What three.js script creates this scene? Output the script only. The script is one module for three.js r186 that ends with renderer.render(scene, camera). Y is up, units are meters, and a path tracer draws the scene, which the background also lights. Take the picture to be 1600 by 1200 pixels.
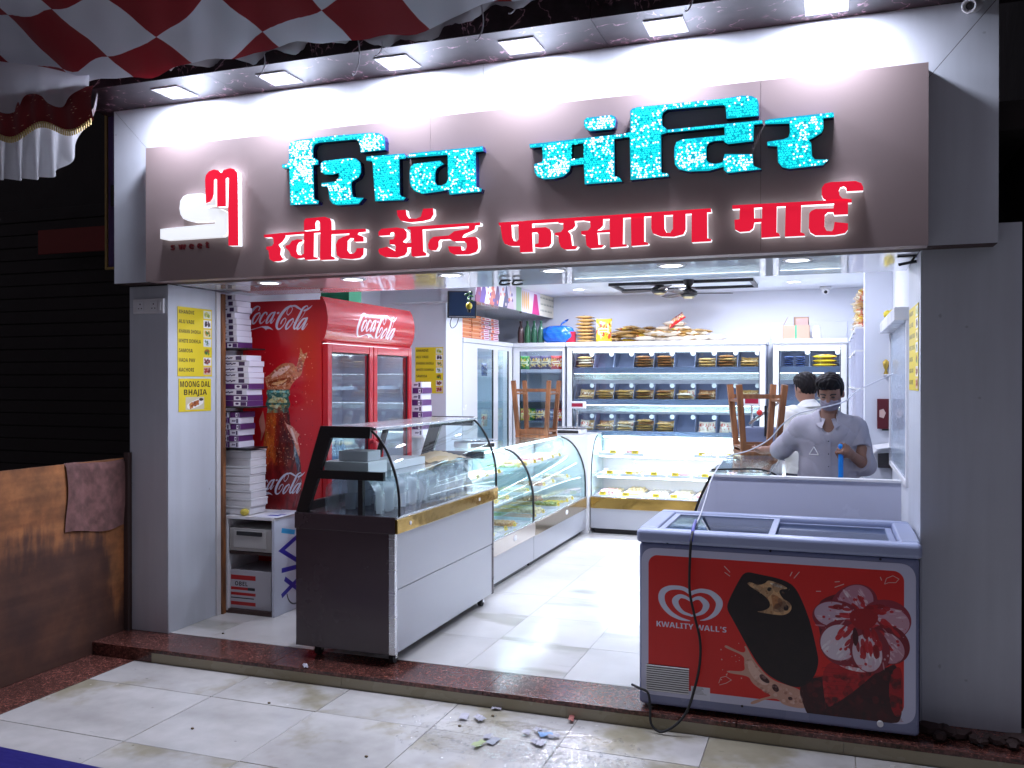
import * as THREE from 'three';
import { RoundedBoxGeometry } from 'three/addons/geometries/RoundedBoxGeometry.js';
import { mergeGeometries } from 'three/addons/utils/BufferGeometryUtils.js';
import { RectAreaLightUniformsLib } from 'three/addons/lights/RectAreaLightUniformsLib.js';
import { TextGeometry } from 'three/addons/geometries/TextGeometry.js';
import { FontLoader } from 'three/addons/loaders/FontLoader.js';

// ------------------------------------------------------------------ camera, sky, light, exposure
const scene = new THREE.Scene();
const FOCAL = 1384, YAW = 0.3430, EYE = 1.67, HORIZON = 595;      // focal length in pixels of the 1600 x 1200 photograph
const camera = new THREE.PerspectiveCamera(2 * Math.atan(600 / FOCAL) * 180 / Math.PI, 4 / 3, 0.05, 120);
camera.rotation.order = 'YXZ';
camera.position.set(0, EYE, 0);
camera.rotation.set(-(600 - HORIZON) / FOCAL, YAW, 0);
const renderer = new THREE.WebGLRenderer({ antialias: true });
renderer.toneMapping = THREE.LinearToneMapping;
renderer.toneMappingExposure = 1.75;
renderer.shadowMap.enabled = true;
RectAreaLightUniformsLib.init();
{ // night sky over a lit town: an even, dim violet grey
  const w = 32, h = 16, d = new Float32Array(w * h * 4);
  for (let i = 0; i < w * h; i++) { d[i * 4] = 0.062; d[i * 4 + 1] = 0.059; d[i * 4 + 2] = 0.074; d[i * 4 + 3] = 1; }
  const t = new THREE.DataTexture(d, w, h, THREE.RGBAFormat, THREE.FloatType);
  t.mapping = THREE.EquirectangularReflectionMapping; t.magFilter = THREE.LinearFilter; t.needsUpdate = true;
  scene.background = t; scene.environment = t;
  const moon = new THREE.DirectionalLight(0xcfd8ff, 0.012);
  moon.position.set(3, 8, 6); moon.target.position.set(-1.5, 0, -5); moon.castShadow = true; moon.shadow.radius = 4;
  Object.assign(moon.shadow.camera, { left: -8, right: 8, top: 8, bottom: -8, far: 40 });
  scene.add(moon, moon.target);
}
const LAMP = new THREE.Color().setRGB(0.77, 0.81, 1.0);
function areaLight(x, y, z, w, h, strength, turn = [-Math.PI / 2, 0, 0], color = LAMP) {
  const l = new THREE.RectAreaLight(color, strength, w, h);
  l.position.set(x, y, z); l.rotation.set(...turn); l.name = 'lamp_light'; scene.add(l); return l;
}

// ------------------------------------------------------------------ helpers
let seed = 20240611;
const rnd = (a = 1, b) => { seed = (Math.imul(seed, 1664525) + 1013904223) >>> 0; const r = seed / 4294967296; return b === undefined ? r * a : a + r * (b - a); };
const V = (x, y, z) => new THREE.Vector3(x, y, z);
const C = Math.cos(YAW), S = Math.sin(YAW);
function ray(px, py) { const u = (px - 800) / FOCAL, v = (HORIZON - py) / FOCAL; return [C * u - S, v, -S * u - C]; }
const onZ = (px, py, z) => { const d = ray(px, py), t = z / d[2]; return V(d[0] * t, EYE + d[1] * t, z); };
const onX = (px, py, x) => { const d = ray(px, py), t = x / d[0]; return V(x, EYE + d[1] * t, d[2] * t); };
const onY = (px, py, y) => { const d = ray(px, py), t = (y - EYE) / d[1]; return V(d[0] * t, y, d[2] * t); };
const taken = new Map();
function numbered(n) { const k = taken.get(n) ?? 0; taken.set(n, k + 1); return k ? n + '_' + String(k).padStart(3, '0') : n; }
function tag(o, label, category, group, kind) {
  if (label) o.userData.label = label; if (category) o.userData.category = category;
  if (group) o.userData.group = group; if (kind) o.userData.kind = kind; return o;
}
function shadows(o) { o.castShadow = true; o.receiveShadow = true; return o; }
const bases = new Map();
function thing(name, label, category, base = [0, 0, 0], group) {
  const o = new THREE.Group(); o.name = numbered(name); o.position.set(...base); scene.add(o); bases.set(o, base); return tag(o, label, category, group);
}
function put(parent, name, geo, mat) {            // geometry given in world coordinates
  const m = shadows(new THREE.Mesh(geo, mat)); m.name = name;
  let r = parent; while (r.parent && r.parent !== scene) r = r.parent;
  const b = bases.get(r); if (b && (b[0] || b[1] || b[2])) { m.geometry = geo.clone(); m.geometry.translate(-b[0], -b[1], -b[2]); }
  parent.add(m); return m;
}
function part(parent, name, geo, mat, pos, rot) { // geometry given in the parent's own axes
  const m = shadows(new THREE.Mesh(geo, mat)); m.name = name; if (pos) m.position.set(...pos); if (rot) m.rotation.set(...rot); parent.add(m); return m;
}
function single(name, geo, mat, label, category, pos = [0, 0, 0], group, rot) {
  const m = shadows(new THREE.Mesh(geo, mat)); m.name = numbered(name); m.position.set(...pos); if (rot) m.rotation.set(...rot); scene.add(m); return tag(m, label, category, group);
}
function structure(name, geo, mat) { const m = shadows(new THREE.Mesh(geo, mat)); m.name = numbered(name); scene.add(m); m.userData.kind = 'structure'; return m; }
function copyOf(o, pos, turn, label) { const c = o.clone(); c.name = numbered(o.name.replace(/_\d{3}$/, '')); c.position.set(...pos); if (turn !== undefined) c.rotation.y = turn; scene.add(c); if (label) c.userData = { ...o.userData, label }; return c; }
function metreUV(g, scale = 1) {                 // uv in metres by the way each face points
  if (g.index) g = g.toNonIndexed();
  if (!g.attributes.normal) g.computeVertexNormals();
  const p = g.attributes.position, uv = new Float32Array(p.count * 2), a = V(), b = V(), c = V();
  for (let i = 0; i < p.count; i += 3) {
    a.fromBufferAttribute(p, i); b.fromBufferAttribute(p, i + 1); c.fromBufferAttribute(p, i + 2);
    const n = b.clone().sub(a).cross(c.clone().sub(a)), ax = Math.abs(n.x), ay = Math.abs(n.y), az = Math.abs(n.z);
    [a, b, c].forEach((q, k) => { const [s, t] = ax >= ay && ax >= az ? [q.z, q.y] : ay >= az ? [q.x, q.z] : [q.x, q.y]; uv[(i + k) * 2] = s * scale; uv[(i + k) * 2 + 1] = t * scale; });
  }
  g.setAttribute('uv', new THREE.BufferAttribute(uv, 2)); return g;
}
function bx(x0, y0, z0, x1, y1, z1, r = 0) {
  const w = Math.abs(x1 - x0), h = Math.abs(y1 - y0), d = Math.abs(z1 - z0);
  const g = r ? new RoundedBoxGeometry(w, h, d, r > 0.012 ? 3 : 1, Math.min(r, w / 2.01, h / 2.01, d / 2.01)) : new THREE.BoxGeometry(w, h, d);
  g.translate((x0 + x1) / 2, (y0 + y1) / 2, (z0 + z1) / 2); g.clearGroups?.(); return metreUV(g);
}
const box = (w, h, d, r = 0) => bx(-w / 2, 0, -d / 2, w / 2, h, d / 2, r);  // stands on its base
function faceUV(g, axis = 2) {                    // 0..1 uv across the box of the geometry, seen along an axis
  g.computeBoundingBox(); const b = g.boundingBox, p = g.attributes.position, uv = new Float32Array(p.count * 2), [i, j] = axis === 2 ? [0, 1] : axis === 0 ? [2, 1] : [0, 2];
  for (let k = 0; k < p.count; k++) { uv[k * 2] = (p.getComponent(k, i) - b.min.getComponent(i)) / (b.max.getComponent(i) - b.min.getComponent(i) || 1); uv[k * 2 + 1] = (p.getComponent(k, j) - b.min.getComponent(j)) / (b.max.getComponent(j) - b.min.getComponent(j) || 1); }
  g.setAttribute('uv', new THREE.BufferAttribute(uv, 2)); return g;
}
function merge(list) { return mergeGeometries(list.map((g) => { g = g.index ? g.toNonIndexed() : g; for (const k of Object.keys(g.attributes)) if (!['position', 'normal', 'uv'].includes(k)) g.deleteAttribute(k); return g; })); }
function tube(points, r, seg = 40, sides = 8) {
  const c = new THREE.CatmullRomCurve3(points.map((p) => (p.isVector3 ? p : V(...p))));
  return merge([new THREE.TubeGeometry(c, seg, r, sides, false)]);
}
function rod(a, b, r, sides = 10, r2 = r) {
  a = a.isVector3 ? a : V(...a); b = b.isVector3 ? b : V(...b);
  const g = new THREE.CylinderGeometry(r2, r, a.distanceTo(b), sides).toNonIndexed();
  g.applyQuaternion(new THREE.Quaternion().setFromUnitVectors(V(0, 1, 0), b.clone().sub(a).normalize())); g.translate((a.x + b.x) / 2, (a.y + b.y) / 2, (a.z + b.z) / 2); return g;
}
function bar(a, b, w, d, roll = 0) {              // square bar from a to b
  a = a.isVector3 ? a : V(...a); b = b.isVector3 ? b : V(...b);
  const g = new THREE.BoxGeometry(w, a.distanceTo(b), d); g.rotateY(roll);
  g.applyQuaternion(new THREE.Quaternion().setFromUnitVectors(V(0, 1, 0), b.clone().sub(a).normalize())); g.translate((a.x + b.x) / 2, (a.y + b.y) / 2, (a.z + b.z) / 2); return metreUV(g);
}
function prism(pts, axis, from, to, bevel = 0) { // outline in (z or x, y), drawn out along x ('x') or z ('z')
  const s = new THREE.Shape(pts.map((p) => new THREE.Vector2(axis === 'x' ? -p[0] : p[0], p[1])));
  const g = new THREE.ExtrudeGeometry(s, { depth: Math.abs(to - from) - 2 * bevel, bevelEnabled: bevel > 0, bevelSize: bevel, bevelThickness: bevel, bevelSegments: 1, curveSegments: 8 });
  g.translate(0, 0, bevel);
  if (axis === 'x') { g.rotateY(Math.PI / 2); g.translate(Math.min(from, to), 0, 0); } else g.translate(0, 0, Math.min(from, to));
  return metreUV(g);
}
function sheet(nu, nv, f, uvf) {                  // a surface over a grid
  const p = [], uv = [], ix = [];
  for (let j = 0; j <= nv; j++) for (let i = 0; i <= nu; i++) { const q = f(i / nu, j / nv); p.push(...q); uv.push(...(uvf ? uvf(i / nu, j / nv, q) : [i / nu, j / nv])); }
  for (let j = 0; j < nv; j++) for (let i = 0; i < nu; i++) { const a = j * (nu + 1) + i, b = a + 1, c = a + nu + 1, d = c + 1; ix.push(a, b, d, a, d, c); }
  const g = new THREE.BufferGeometry(); g.setAttribute('position', new THREE.Float32BufferAttribute(p, 3)); g.setAttribute('uv', new THREE.Float32BufferAttribute(uv, 2)); g.setIndex(ix); g.computeVertexNormals(); return g;
}
// ------------------------------------------------------------------ noise and textures
const hash = (x, y, s) => { let h = Math.imul(x, 374761393) + Math.imul(y, 668265263) + Math.imul(s, 2246822519); h = Math.imul(h ^ (h >>> 13), 1274126177); return ((h ^ (h >>> 16)) >>> 0) / 4294967296; };
function vnoise(x, y, px, py, s = 0) { const ix = Math.floor(x), iy = Math.floor(y), fx = x - ix, fy = y - iy, u = fx * fx * (3 - 2 * fx), v = fy * fy * (3 - 2 * fy), m = (k, p) => ((k % p) + p) % p; const h = (a, b) => hash(m(a, px), m(b, py), s); return (h(ix, iy) * (1 - u) + h(ix + 1, iy) * u) * (1 - v) + (h(ix, iy + 1) * (1 - u) + h(ix + 1, iy + 1) * u) * v; }
function fbm(x, y, per, oct = 5, s = 0, gain = 0.5) { let a = 1, t = 0, n = 0, [px, py] = Array.isArray(per) ? per : [per, per]; for (let o = 0; o < oct; o++) { t += a * vnoise(x, y, px, py, s + o * 17); n += a; a *= gain; x *= 2; y *= 2; px *= 2; py *= 2; } return t / n; }
const clamp = (x, a = 0, b = 1) => Math.min(b, Math.max(a, x)), mix = (a, b, t) => a + (b - a) * t, step = (a, b, x) => { const t = clamp((x - a) / (b - a)); return t * t * (3 - 2 * t); };
function pixels(w, h, f, srgb = true, size = 1) {  // f gives linear-free 0..255 values; size: metres covered
  const d = new Uint8Array(w * h * 4);
  for (let y = 0; y < h; y++) for (let x = 0; x < w; x++) { const c = f(x / w, y / h), i = (y * w + x) * 4; if (typeof c === 'number') { d[i] = d[i + 1] = d[i + 2] = clamp(c, 0, 255); } else { d[i] = clamp(c[0], 0, 255); d[i + 1] = clamp(c[1], 0, 255); d[i + 2] = clamp(c[2], 0, 255); } d[i + 3] = 255; }
  const t = new THREE.DataTexture(d, w, h); t.wrapS = t.wrapT = THREE.RepeatWrapping; t.magFilter = THREE.LinearFilter; t.minFilter = THREE.LinearMipmapLinearFilter; t.generateMipmaps = true;
  if (srgb) t.colorSpace = THREE.SRGBColorSpace; t.repeat.set(1 / size, 1 / size); t.needsUpdate = true; return t;
}
function canvas(w, h, draw) { const c = document.createElement('canvas'); c.width = w; c.height = h; draw(c.getContext('2d'), w, h); const t = new THREE.CanvasTexture(c); t.colorSpace = THREE.SRGBColorSpace; t.anisotropy = 8; return t; }
const rgb = (r, g, b) => new THREE.Color().setRGB(r, g, b);
const std = (c, roughness = 0.6, metalness = 0, more = {}) => new THREE.MeshStandardMaterial({ color: Array.isArray(c) ? rgb(...c) : c, roughness, metalness, side: THREE.DoubleSide, ...more });
const phys = (c, roughness, more = {}) => new THREE.MeshPhysicalMaterial({ color: Array.isArray(c) ? rgb(...c) : c, roughness, side: THREE.DoubleSide, ...more });
const glass = (c = [0.93, 0.985, 0.985], r = 0.02) => phys(c, r, { transmission: 1, thickness: 0, ior: 1.5 });
const fineGrain = pixels(256, 256, (x, y) => 110 + 90 * fbm(x * 32, y * 32, 32, 3, 5), false, 0.35);
const broadGrain = pixels(256, 256, (x, y) => 255 * fbm(x * 6, y * 6, 6, 6, 9), false, 1.3);
const smudge = pixels(512, 512, (x, y) => 95 + 150 * fbm(x * 8, y * 8, 8, 6, 41), false, 1.1);
const T = {
  pave: pixels(1024, 1024, (x, y) => { const n = fbm(x * 5, y * 5, 5, 7, 1), m = fbm(x * 3 + 0.3 * n, y * 12, [3, 12], 6, 3), s = fbm(x * 40, y * 40, 40, 3, 7), dirt = step(0.52, 0.72, fbm(x * 4, y * 4, 4, 6, 21, 0.6)), sp = step(0.9, 0.96, fbm(x * 70, y * 70, 70, 2, 31)); const v = 190 + 46 * (n - 0.5) + 34 * (m - 0.5) + 14 * (s - 0.5) - 40 * dirt - 40 * sp; return [v + 2 * dirt, v - 2 - 2 * dirt, v - 5 - 20 * dirt]; }, true, 2.7),
  paveR: pixels(512, 512, (x, y) => 50 + 170 * step(0.38, 0.66, fbm(x * 5, y * 5, 5, 6, 51)) * (0.6 + 0.4 * fbm(x * 30, y * 30, 30, 3, 3)), false, 2.3),
  floor: pixels(512, 512, (x, y) => { const n = fbm(x * 4, y * 4, 4, 6, 61), d = step(0.55, 0.75, fbm(x * 3, y * 9, [3, 9], 6, 65)); const v = 224 + 44 * (n - 0.5) - 34 * d; return [v, v - 2, v - 6 - 6 * d]; }, true, 2.2),
  granite: pixels(512, 512, (x, y) => { const n = fbm(x * 60, y * 60, 60, 3, 71), k = fbm(x * 120, y * 120, 120, 1, 75), b = fbm(x * 5, y * 5, 5, 4, 79); const v = 0.62 + 0.7 * (n - 0.4) + 0.4 * (b - 0.5); return [134 * v + (k > 0.8 ? 46 : 0), 82 * v + (k > 0.8 ? 32 : 0), 72 * v + (k > 0.8 ? 30 : 0)]; }, true, 0.7),
  marble: pixels(512, 512, (x, y) => { const w = fbm(x * 4, y * 4, 4, 5, 81), r = Math.abs(fbm(x * 7 + w * 2, y * 7 + w, 7, 6, 83) - 0.5), v = 1 - step(0, 0.028, r), b = fbm(x * 22, y * 22, 22, 4, 87); const k = 34 + 26 * (b - 0.4) + 120 * v * step(0.35, 0.7, b); return [k + 6 + 22 * v * b, k * 0.86, k * 0.95]; }, true, 0.9),
  ply: pixels(512, 512, (x, y) => { const g = fbm(x * 3 + 0.15 * fbm(x * 4, y * 4, 4, 3, 2), y * 26, [3, 26], 5, 91), st = fbm(x * 5, y * 4, [5, 4], 6, 93, 0.6), w = fbm(x * 40, y * 6, [40, 6], 4, 95); const lvl = 0.74 - y + 0.32 * (st - 0.5) + 0.22 * (w - 0.5) + (x < 0.22 ? -0.42 * step(0.22, 0.05, x) : 0), dk = clamp(step(0.0, 0.22, lvl) * (0.72 + 0.5 * (st - 0.4))), q = 0.62 + 0.75 * fbm(x * 9, y * 7, [9, 7], 6, 97, 0.65), base = [140 * q + 54 * (g - 0.5), 88 * q + 42 * (g - 0.5), 50 * q + 28 * (g - 0.5)]; return base.map((c, i) => mix(c, [46, 24, 20][i] + 14 * g, dk)); }, true, 1),
  jute: pixels(256, 256, (x, y) => { const n = fbm(x * 12, y * 12, 12, 5, 101), w = 0.5 + 0.25 * Math.sin(x * 256 * 1.57) + 0.25 * Math.sin(y * 256 * 1.57); const v = 0.55 + 0.5 * n + 0.2 * w; return [118 * v, 82 * v, 78 * v]; }, true, 0.5),
  wood: pixels(256, 512, (x, y) => { const g = fbm(x * 24, y * 3, [24, 3], 5, 111), r = fbm(x * 5, y * 2, [5, 2], 4, 113); const v = 0.62 + 0.5 * g + 0.3 * (r - 0.5); return [150 * v, 96 * v, 58 * v]; }, true, 0.5),
  clad: pixels(512, 512, (x, y) => { const n = fbm(x * 3, y * 3, 3, 6, 131), s = fbm(x * 40, y * 3, [40, 3], 4, 133), sp = step(0.915, 0.95, fbm(x * 30, y * 30, 30, 2, 137)); const v = 236 + 20 * (n - 0.5) + 10 * (s - 0.5) - 30 * sp; return [v, v, v - 1]; }, true, 1.7),
  steel: pixels(256, 256, (x, y) => 150 + 80 * fbm(x * 2, y * 90, [2, 90], 4, 121), false, 0.5),
};

// ------------------------------------------------------------------ places (camera at x = z = 0; the shop front faces +z)
const GROUND = -0.085, STEP = -4.43, FRONT = -4.74, FASCIA = -4.62, SIGN = -4.52, LEFT = -4.11, RIGHT = 0.43, CEIL = 2.70, SOFFIT = 2.31, BACKZ = -10.5;
const M = {
  pave: phys(0xffffff, 0.34, { map: T.pave, roughnessMap: T.paveR, bumpMap: fineGrain, bumpScale: 0.0006 }),
  grout: std([0.36, 0.33, 0.28], 0.9),
  granite: std(0xffffff, 0.3, 0, { map: T.granite, roughnessMap: smudge, bumpMap: fineGrain, bumpScale: 0.0002 }),
  riser: std([0.34, 0.30, 0.20], 0.4, 0, { roughnessMap: smudge }),
  floor: phys(0xffffff, 0.26, { map: T.floor, roughnessMap: smudge, bumpMap: broadGrain, bumpScale: 0.0012 }),
  clad: phys([0.72, 0.76, 0.83], 0.45, { map: T.clad, bumpMap: fineGrain, bumpScale: 0.0001 }),
  gloss: phys([0.72, 0.73, 0.77], 0.08, { clearcoat: 0.5 }),
  marble: phys(0xffffff, 0.3, { map: T.marble, specularIntensity: 0.45 }),
  wall: std([0.74, 0.765, 0.83], 0.6, 0, { bumpMap: broadGrain, bumpScale: 0.001 }),
  laminate: phys([0.78, 0.785, 0.80], 0.32, { roughnessMap: smudge }),
  lavender: phys([0.60, 0.62, 0.74], 0.35, { roughnessMap: smudge }),
  trim: std([0.60, 0.52, 0.50], 0.4),
  sign: phys([0.385, 0.295, 0.285], 0.5, { metalness: 0.15, bumpMap: fineGrain, bumpScale: 0.00012 }),
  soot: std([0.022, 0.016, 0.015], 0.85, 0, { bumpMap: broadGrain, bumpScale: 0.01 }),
  brown: std([0.06, 0.034, 0.030], 0.75),
  lamp: std([0.9, 0.9, 0.9], 0.5, 0, { emissive: rgb(0.86, 0.9, 1.0), emissiveIntensity: 6 }),
  lampRim: std([0.82, 0.83, 0.86], 0.35),
  black: std([0.012, 0.011, 0.013], 0.35),
  rubber: std([0.015, 0.015, 0.016], 0.7),
  darkLam: phys([0.062, 0.042, 0.05], 0.36, { roughnessMap: smudge }),
  steel: std([0.62, 0.63, 0.66], 0.34, 0.85, { roughnessMap: T.steel }),
  steelWhite: phys([0.45, 0.46, 0.50], 0.36, { metalness: 0.35, bumpMap: broadGrain, bumpScale: 0.0015 }),
  gold: std([0.55, 0.36, 0.10], 0.12, 1, { bumpMap: broadGrain, bumpScale: 0.004 }),
  white: std([0.80, 0.80, 0.82], 0.5),
  red: phys([0.50, 0.008, 0.018], 0.3, { clearcoat: 0.6, clearcoatRoughness: 0.08 }),
  wood: std(0xffffff, 0.55, 0, { map: T.wood }),
  ply: std(0xffffff, 0.75, 0, { map: T.ply, bumpMap: broadGrain, bumpScale: 0.003 }),
  jute: std(0xffffff, 0.95, 0, { map: T.jute, bumpMap: fineGrain, bumpScale: 0.002 }),
  pane: glass(), greenPane: glass([0.91, 0.985, 0.985]), clearFilm: phys([0.9, 0.92, 0.96], 0.12, { transmission: 0.72, thickness: 0, bumpMap: broadGrain, bumpScale: 0.01 }),
  steelBlue: std([0.15, 0.18, 0.29], 0.42, 0.2),
  cardboard: std([0.42, 0.29, 0.21], 0.8), 
};

// ------------------------------------------------------------------ ground, pavement, step, shop floor
structure('ground', bx(-30, GROUND - 0.3, -40, 30, GROUND - 0.02, 30), std([0.07, 0.065, 0.06], 0.9));
{
  const p = structure('pavement', bx(-4.1, GROUND - 0.019, STEP, 2.6, GROUND - 0.006, -0.1), M.grout), g = 0.002;
  const xs = [-4.1, -3.9]; for (let x = -3.23; x < 2.6; x += 0.67) xs.push(x); xs.push(2.6);
  const zs = [STEP, -4.07, -3.42, -2.77, -2.12, -1.47, -0.82, -0.1];
  for (let j = 0; j < zs.length - 1; j++) for (let i = 0; i < xs.length - 1; i++) {
    if (i === 0) continue; const x0 = i === 1 ? -4.1 : xs[i], dy = rnd(-0.0012, 0.0012);
    const t = shadows(new THREE.Mesh(bx(x0 + g, GROUND - 0.0055, zs[j] + g, xs[i + 1] - g, GROUND + dy, zs[j + 1] - g, 0.0015), M.pave)); t.name = 'tile';
    const uv = t.geometry.attributes.uv, ox = rnd(2), oy = rnd(2); for (let k = 0; k < uv.count; k++) uv.setXY(k, uv.getX(k) + ox, uv.getY(k) + oy);
    p.add(t);
  }
}
{
  const s = structure('threshold_step', bx(-4.46, GROUND - 0.05, -4.9, 2.6, -0.026, STEP - 0.014), M.grout);
  let x = -4.46; for (const e of [-3.1, -1.75, -0.42, 0.95, 2.6]) { const t = shadows(new THREE.Mesh(bx(x + 0.001, -0.0255, -4.76, e - 0.001, 0, STEP, 0.004), M.granite)); t.name = 'granite_slab'; s.add(t); x = e; }
  x = -3.97; for (const e of [-2.62, -1.28, 0.07, 1.4, 2.6]) { const t = shadows(new THREE.Mesh(bx(x + 0.001, GROUND + 0.001, STEP - 0.014, e - 0.001, -0.0265, STEP - 0.006), M.riser)); t.name = 'riser_tile'; s.add(t); x = e; }
  const e = shadows(new THREE.Mesh(bx(-4.46, GROUND + 0.001, STEP - 0.014, -3.971, -0.0265, STEP - 0.006), M.granite)); e.name = 'riser_tile'; s.add(e);
}
{ const s = structure('side_ledge', bx(-4.46, GROUND - 0.02, STEP + 0.001, -4.102, GROUND + 0.004, -0.1, 0.003), M.granite); s.userData.kind = 'structure'; }
{
  const f = structure('shop_floor', bx(-4.5, -0.06, BACKZ - 0.1, 0.8, -0.008, -4.765), M.grout), g = 0.0012;
  for (let z = -4.763, j = 0; z > BACKZ; z -= 0.6, j++) for (let x = -4.4, i = 0; x < 0.7; x += 0.6, i++) {
    const t = shadows(new THREE.Mesh(bx(x + g, -0.0078, z - 0.6 + g, Math.min(x + 0.6, 0.75) - g, -0.0005 + rnd(0.0005), z - g), M.floor)); t.name = 'tile';
    const uv = t.geometry.attributes.uv, ox = rnd(2), oy = rnd(2); for (let k = 0; k < uv.count; k++) uv.setXY(k, uv.getX(k) + ox, uv.getY(k) + oy); f.add(t);
  }
}

// ------------------------------------------------------------------ the shop building
const shop = thing('shop_building', 'shop front clad in pale grey panels with an open white interior', 'building', [-1.84, 0, -4.8]);
{
  const w = (n, ...b) => put(shop, n, bx(...b), M.wall);
  // street pillars
  put(shop, 'pillar', bx(-4.42, 0, -5.22, LEFT, 2.30, FRONT, 0.003), M.clad);
  put(shop, 'pillar_lining', bx(LEFT + 0.0005, 0.001, -5.219, LEFT + 0.006, 2.306, FRONT - 0.002), M.clad);
  put(shop, 'pillar', bx(RIGHT, 0, -5.42, 0.86, 2.42, FRONT, 0.003), M.clad);
  put(shop, 'pillar_lining', bx(RIGHT - 0.006, 0.001, -5.419, RIGHT - 0.0005, 2.306, FRONT - 0.002), M.clad);
  put(shop, 'pillar_edge_trim', bx(LEFT + 0.001, 0.0, -5.262, LEFT + 0.02, 2.30, -5.222), std([0.72, 0.70, 0.70], 0.5));
  put(shop, 'door_jamb', bx(LEFT + 0.004, 0, -5.30, LEFT + 0.034, 2.29, -5.264), M.wood);
  // fascia of clad panels with a mitred frame round the sign
  const F0 = -4.43, F1 = 0.737, FB = 2.31, FT = 3.443, fz0 = -4.70, fz1 = FASCIA;
  put(shop, 'fascia_core', bx(F0 + 0.004, FB + 0.004, fz0, F1 - 0.004, FT, fz1 - 0.006), M.brown);
  const s0 = -4.085, s1 = 0.437, sb = 2.30, st = 3.147;
  const fz = (pts) => prism(pts, 'z', fz1 - 0.005, fz1);
  const cuts = [s0, -2.95, -1.82, -0.69, s1];
  for (let k = 0; k < 4; k++) { const a = cuts[k], b = cuts[k + 1], g = 0.0012; put(shop, 'fascia_panel', fz([[a + g, st - 0.05], [b - g, st - 0.05], [k === 3 ? F1 - 0.002 : b - g, FT], [k === 0 ? F0 + 0.002 : a + g, FT]]), M.clad); }
  put(shop, 'fascia_panel', fz([[F0, FB], [s0 - 0.002, FB], [s0 - 0.002, st - 0.05], [F0, FT - 0.003]]), M.clad);
  put(shop, 'fascia_panel', fz([[s1 + 0.002, FB], [F1, FB], [F1, FT - 0.003], [s1 + 0.002, st - 0.05]]), M.clad);
  put(shop, 'fascia_return', bx(F0 - 0.004, FB, fz0, F0 - 0.0005, FT, fz1), M.clad);
  put(shop, 'fascia_return', bx(F1 + 0.0005, FB, fz0, F1 + 0.004, FT, fz1), M.clad);
  put(shop, 'fascia_underside', bx(F0, FB - 0.003, -4.79, F1, FB + 0.001, fz1 - 0.001), M.brown);
  // dark stone eave with its front
  const eave = put(shop, 'eave', bx(-4.6, 3.462, -4.75, 1.2, 3.9, -4.24), M.soot);
  const ex = [-4.55, -3.4, -2.25, -1.1, 0.05, 1.15];
  for (let k = 0; k < 5; k++) { put(eave, 'stone_panel', bx(ex[k] + 0.001, 3.445, -4.70, ex[k + 1] - 0.001, 3.461, -4.225), M.marble); put(eave, 'stone_panel', bx(ex[k] + 0.001, 3.446, -4.239, ex[k + 1] - 0.001, 3.9, -4.2245), M.marble); }
  put(shop, 'upper_wall', bx(-4.6, 3.9, -5.2, 1.2, 8, -4.3), M.soot);
  // glossy lintel soffit and the step up to the ceiling
  put(shop, 'lintel_soffit', bx(LEFT + 0.004, SOFFIT, -5.62, RIGHT - 0.004, SOFFIT + 0.02, -4.60), M.gloss);
  put(shop, 'lintel_back', bx(-4.3, SOFFIT + 0.021, -5.64, 0.7, CEIL + 0.02, -5.58), M.wall);
  put(shop, 'ceiling', bx(-4.5, CEIL, BACKZ - 0.1, 0.8, CEIL + 0.15, -5.585), M.wall);
  put(shop, 'roof', bx(-4.6, 2.86, BACKZ - 0.2, 1.2, 3.0, -4.76), M.soot);
  w('wall', -4.5, 0, BACKZ - 0.15, 0.8, CEIL - 0.001, BACKZ);                                   // back
  w('wall', -4.5, 0, -8.05, -4.3, CEIL - 0.001, -5.224); w('wall', 0.45, 0, BACKZ + 0.001, 0.75, CEIL - 0.001, -5.421);   // left, right
  w('wall', -4.5, 0, BACKZ + 0.001, -4.12, CEIL - 0.001, -8.47); w('wall_pier', -4.5, 0, -8.47, -3.57, CEIL - 0.001, -8.051);
  w('wall_pier', 0.26, 0, -7.5, 0.449, CEIL - 0.001, -7.2);
  // shallow panels on the back wall
  put(shop, 'wall_panel', bx(-3.1, 2.14, BACKZ + 0.001, -1.93, 2.31, BACKZ + 0.012, 0.004), M.wall); put(shop, 'wall_panel', bx(-0.62, 2.14, BACKZ + 0.001, 0.2, 2.33, BACKZ + 0.012, 0.004), M.wall);
}
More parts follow.
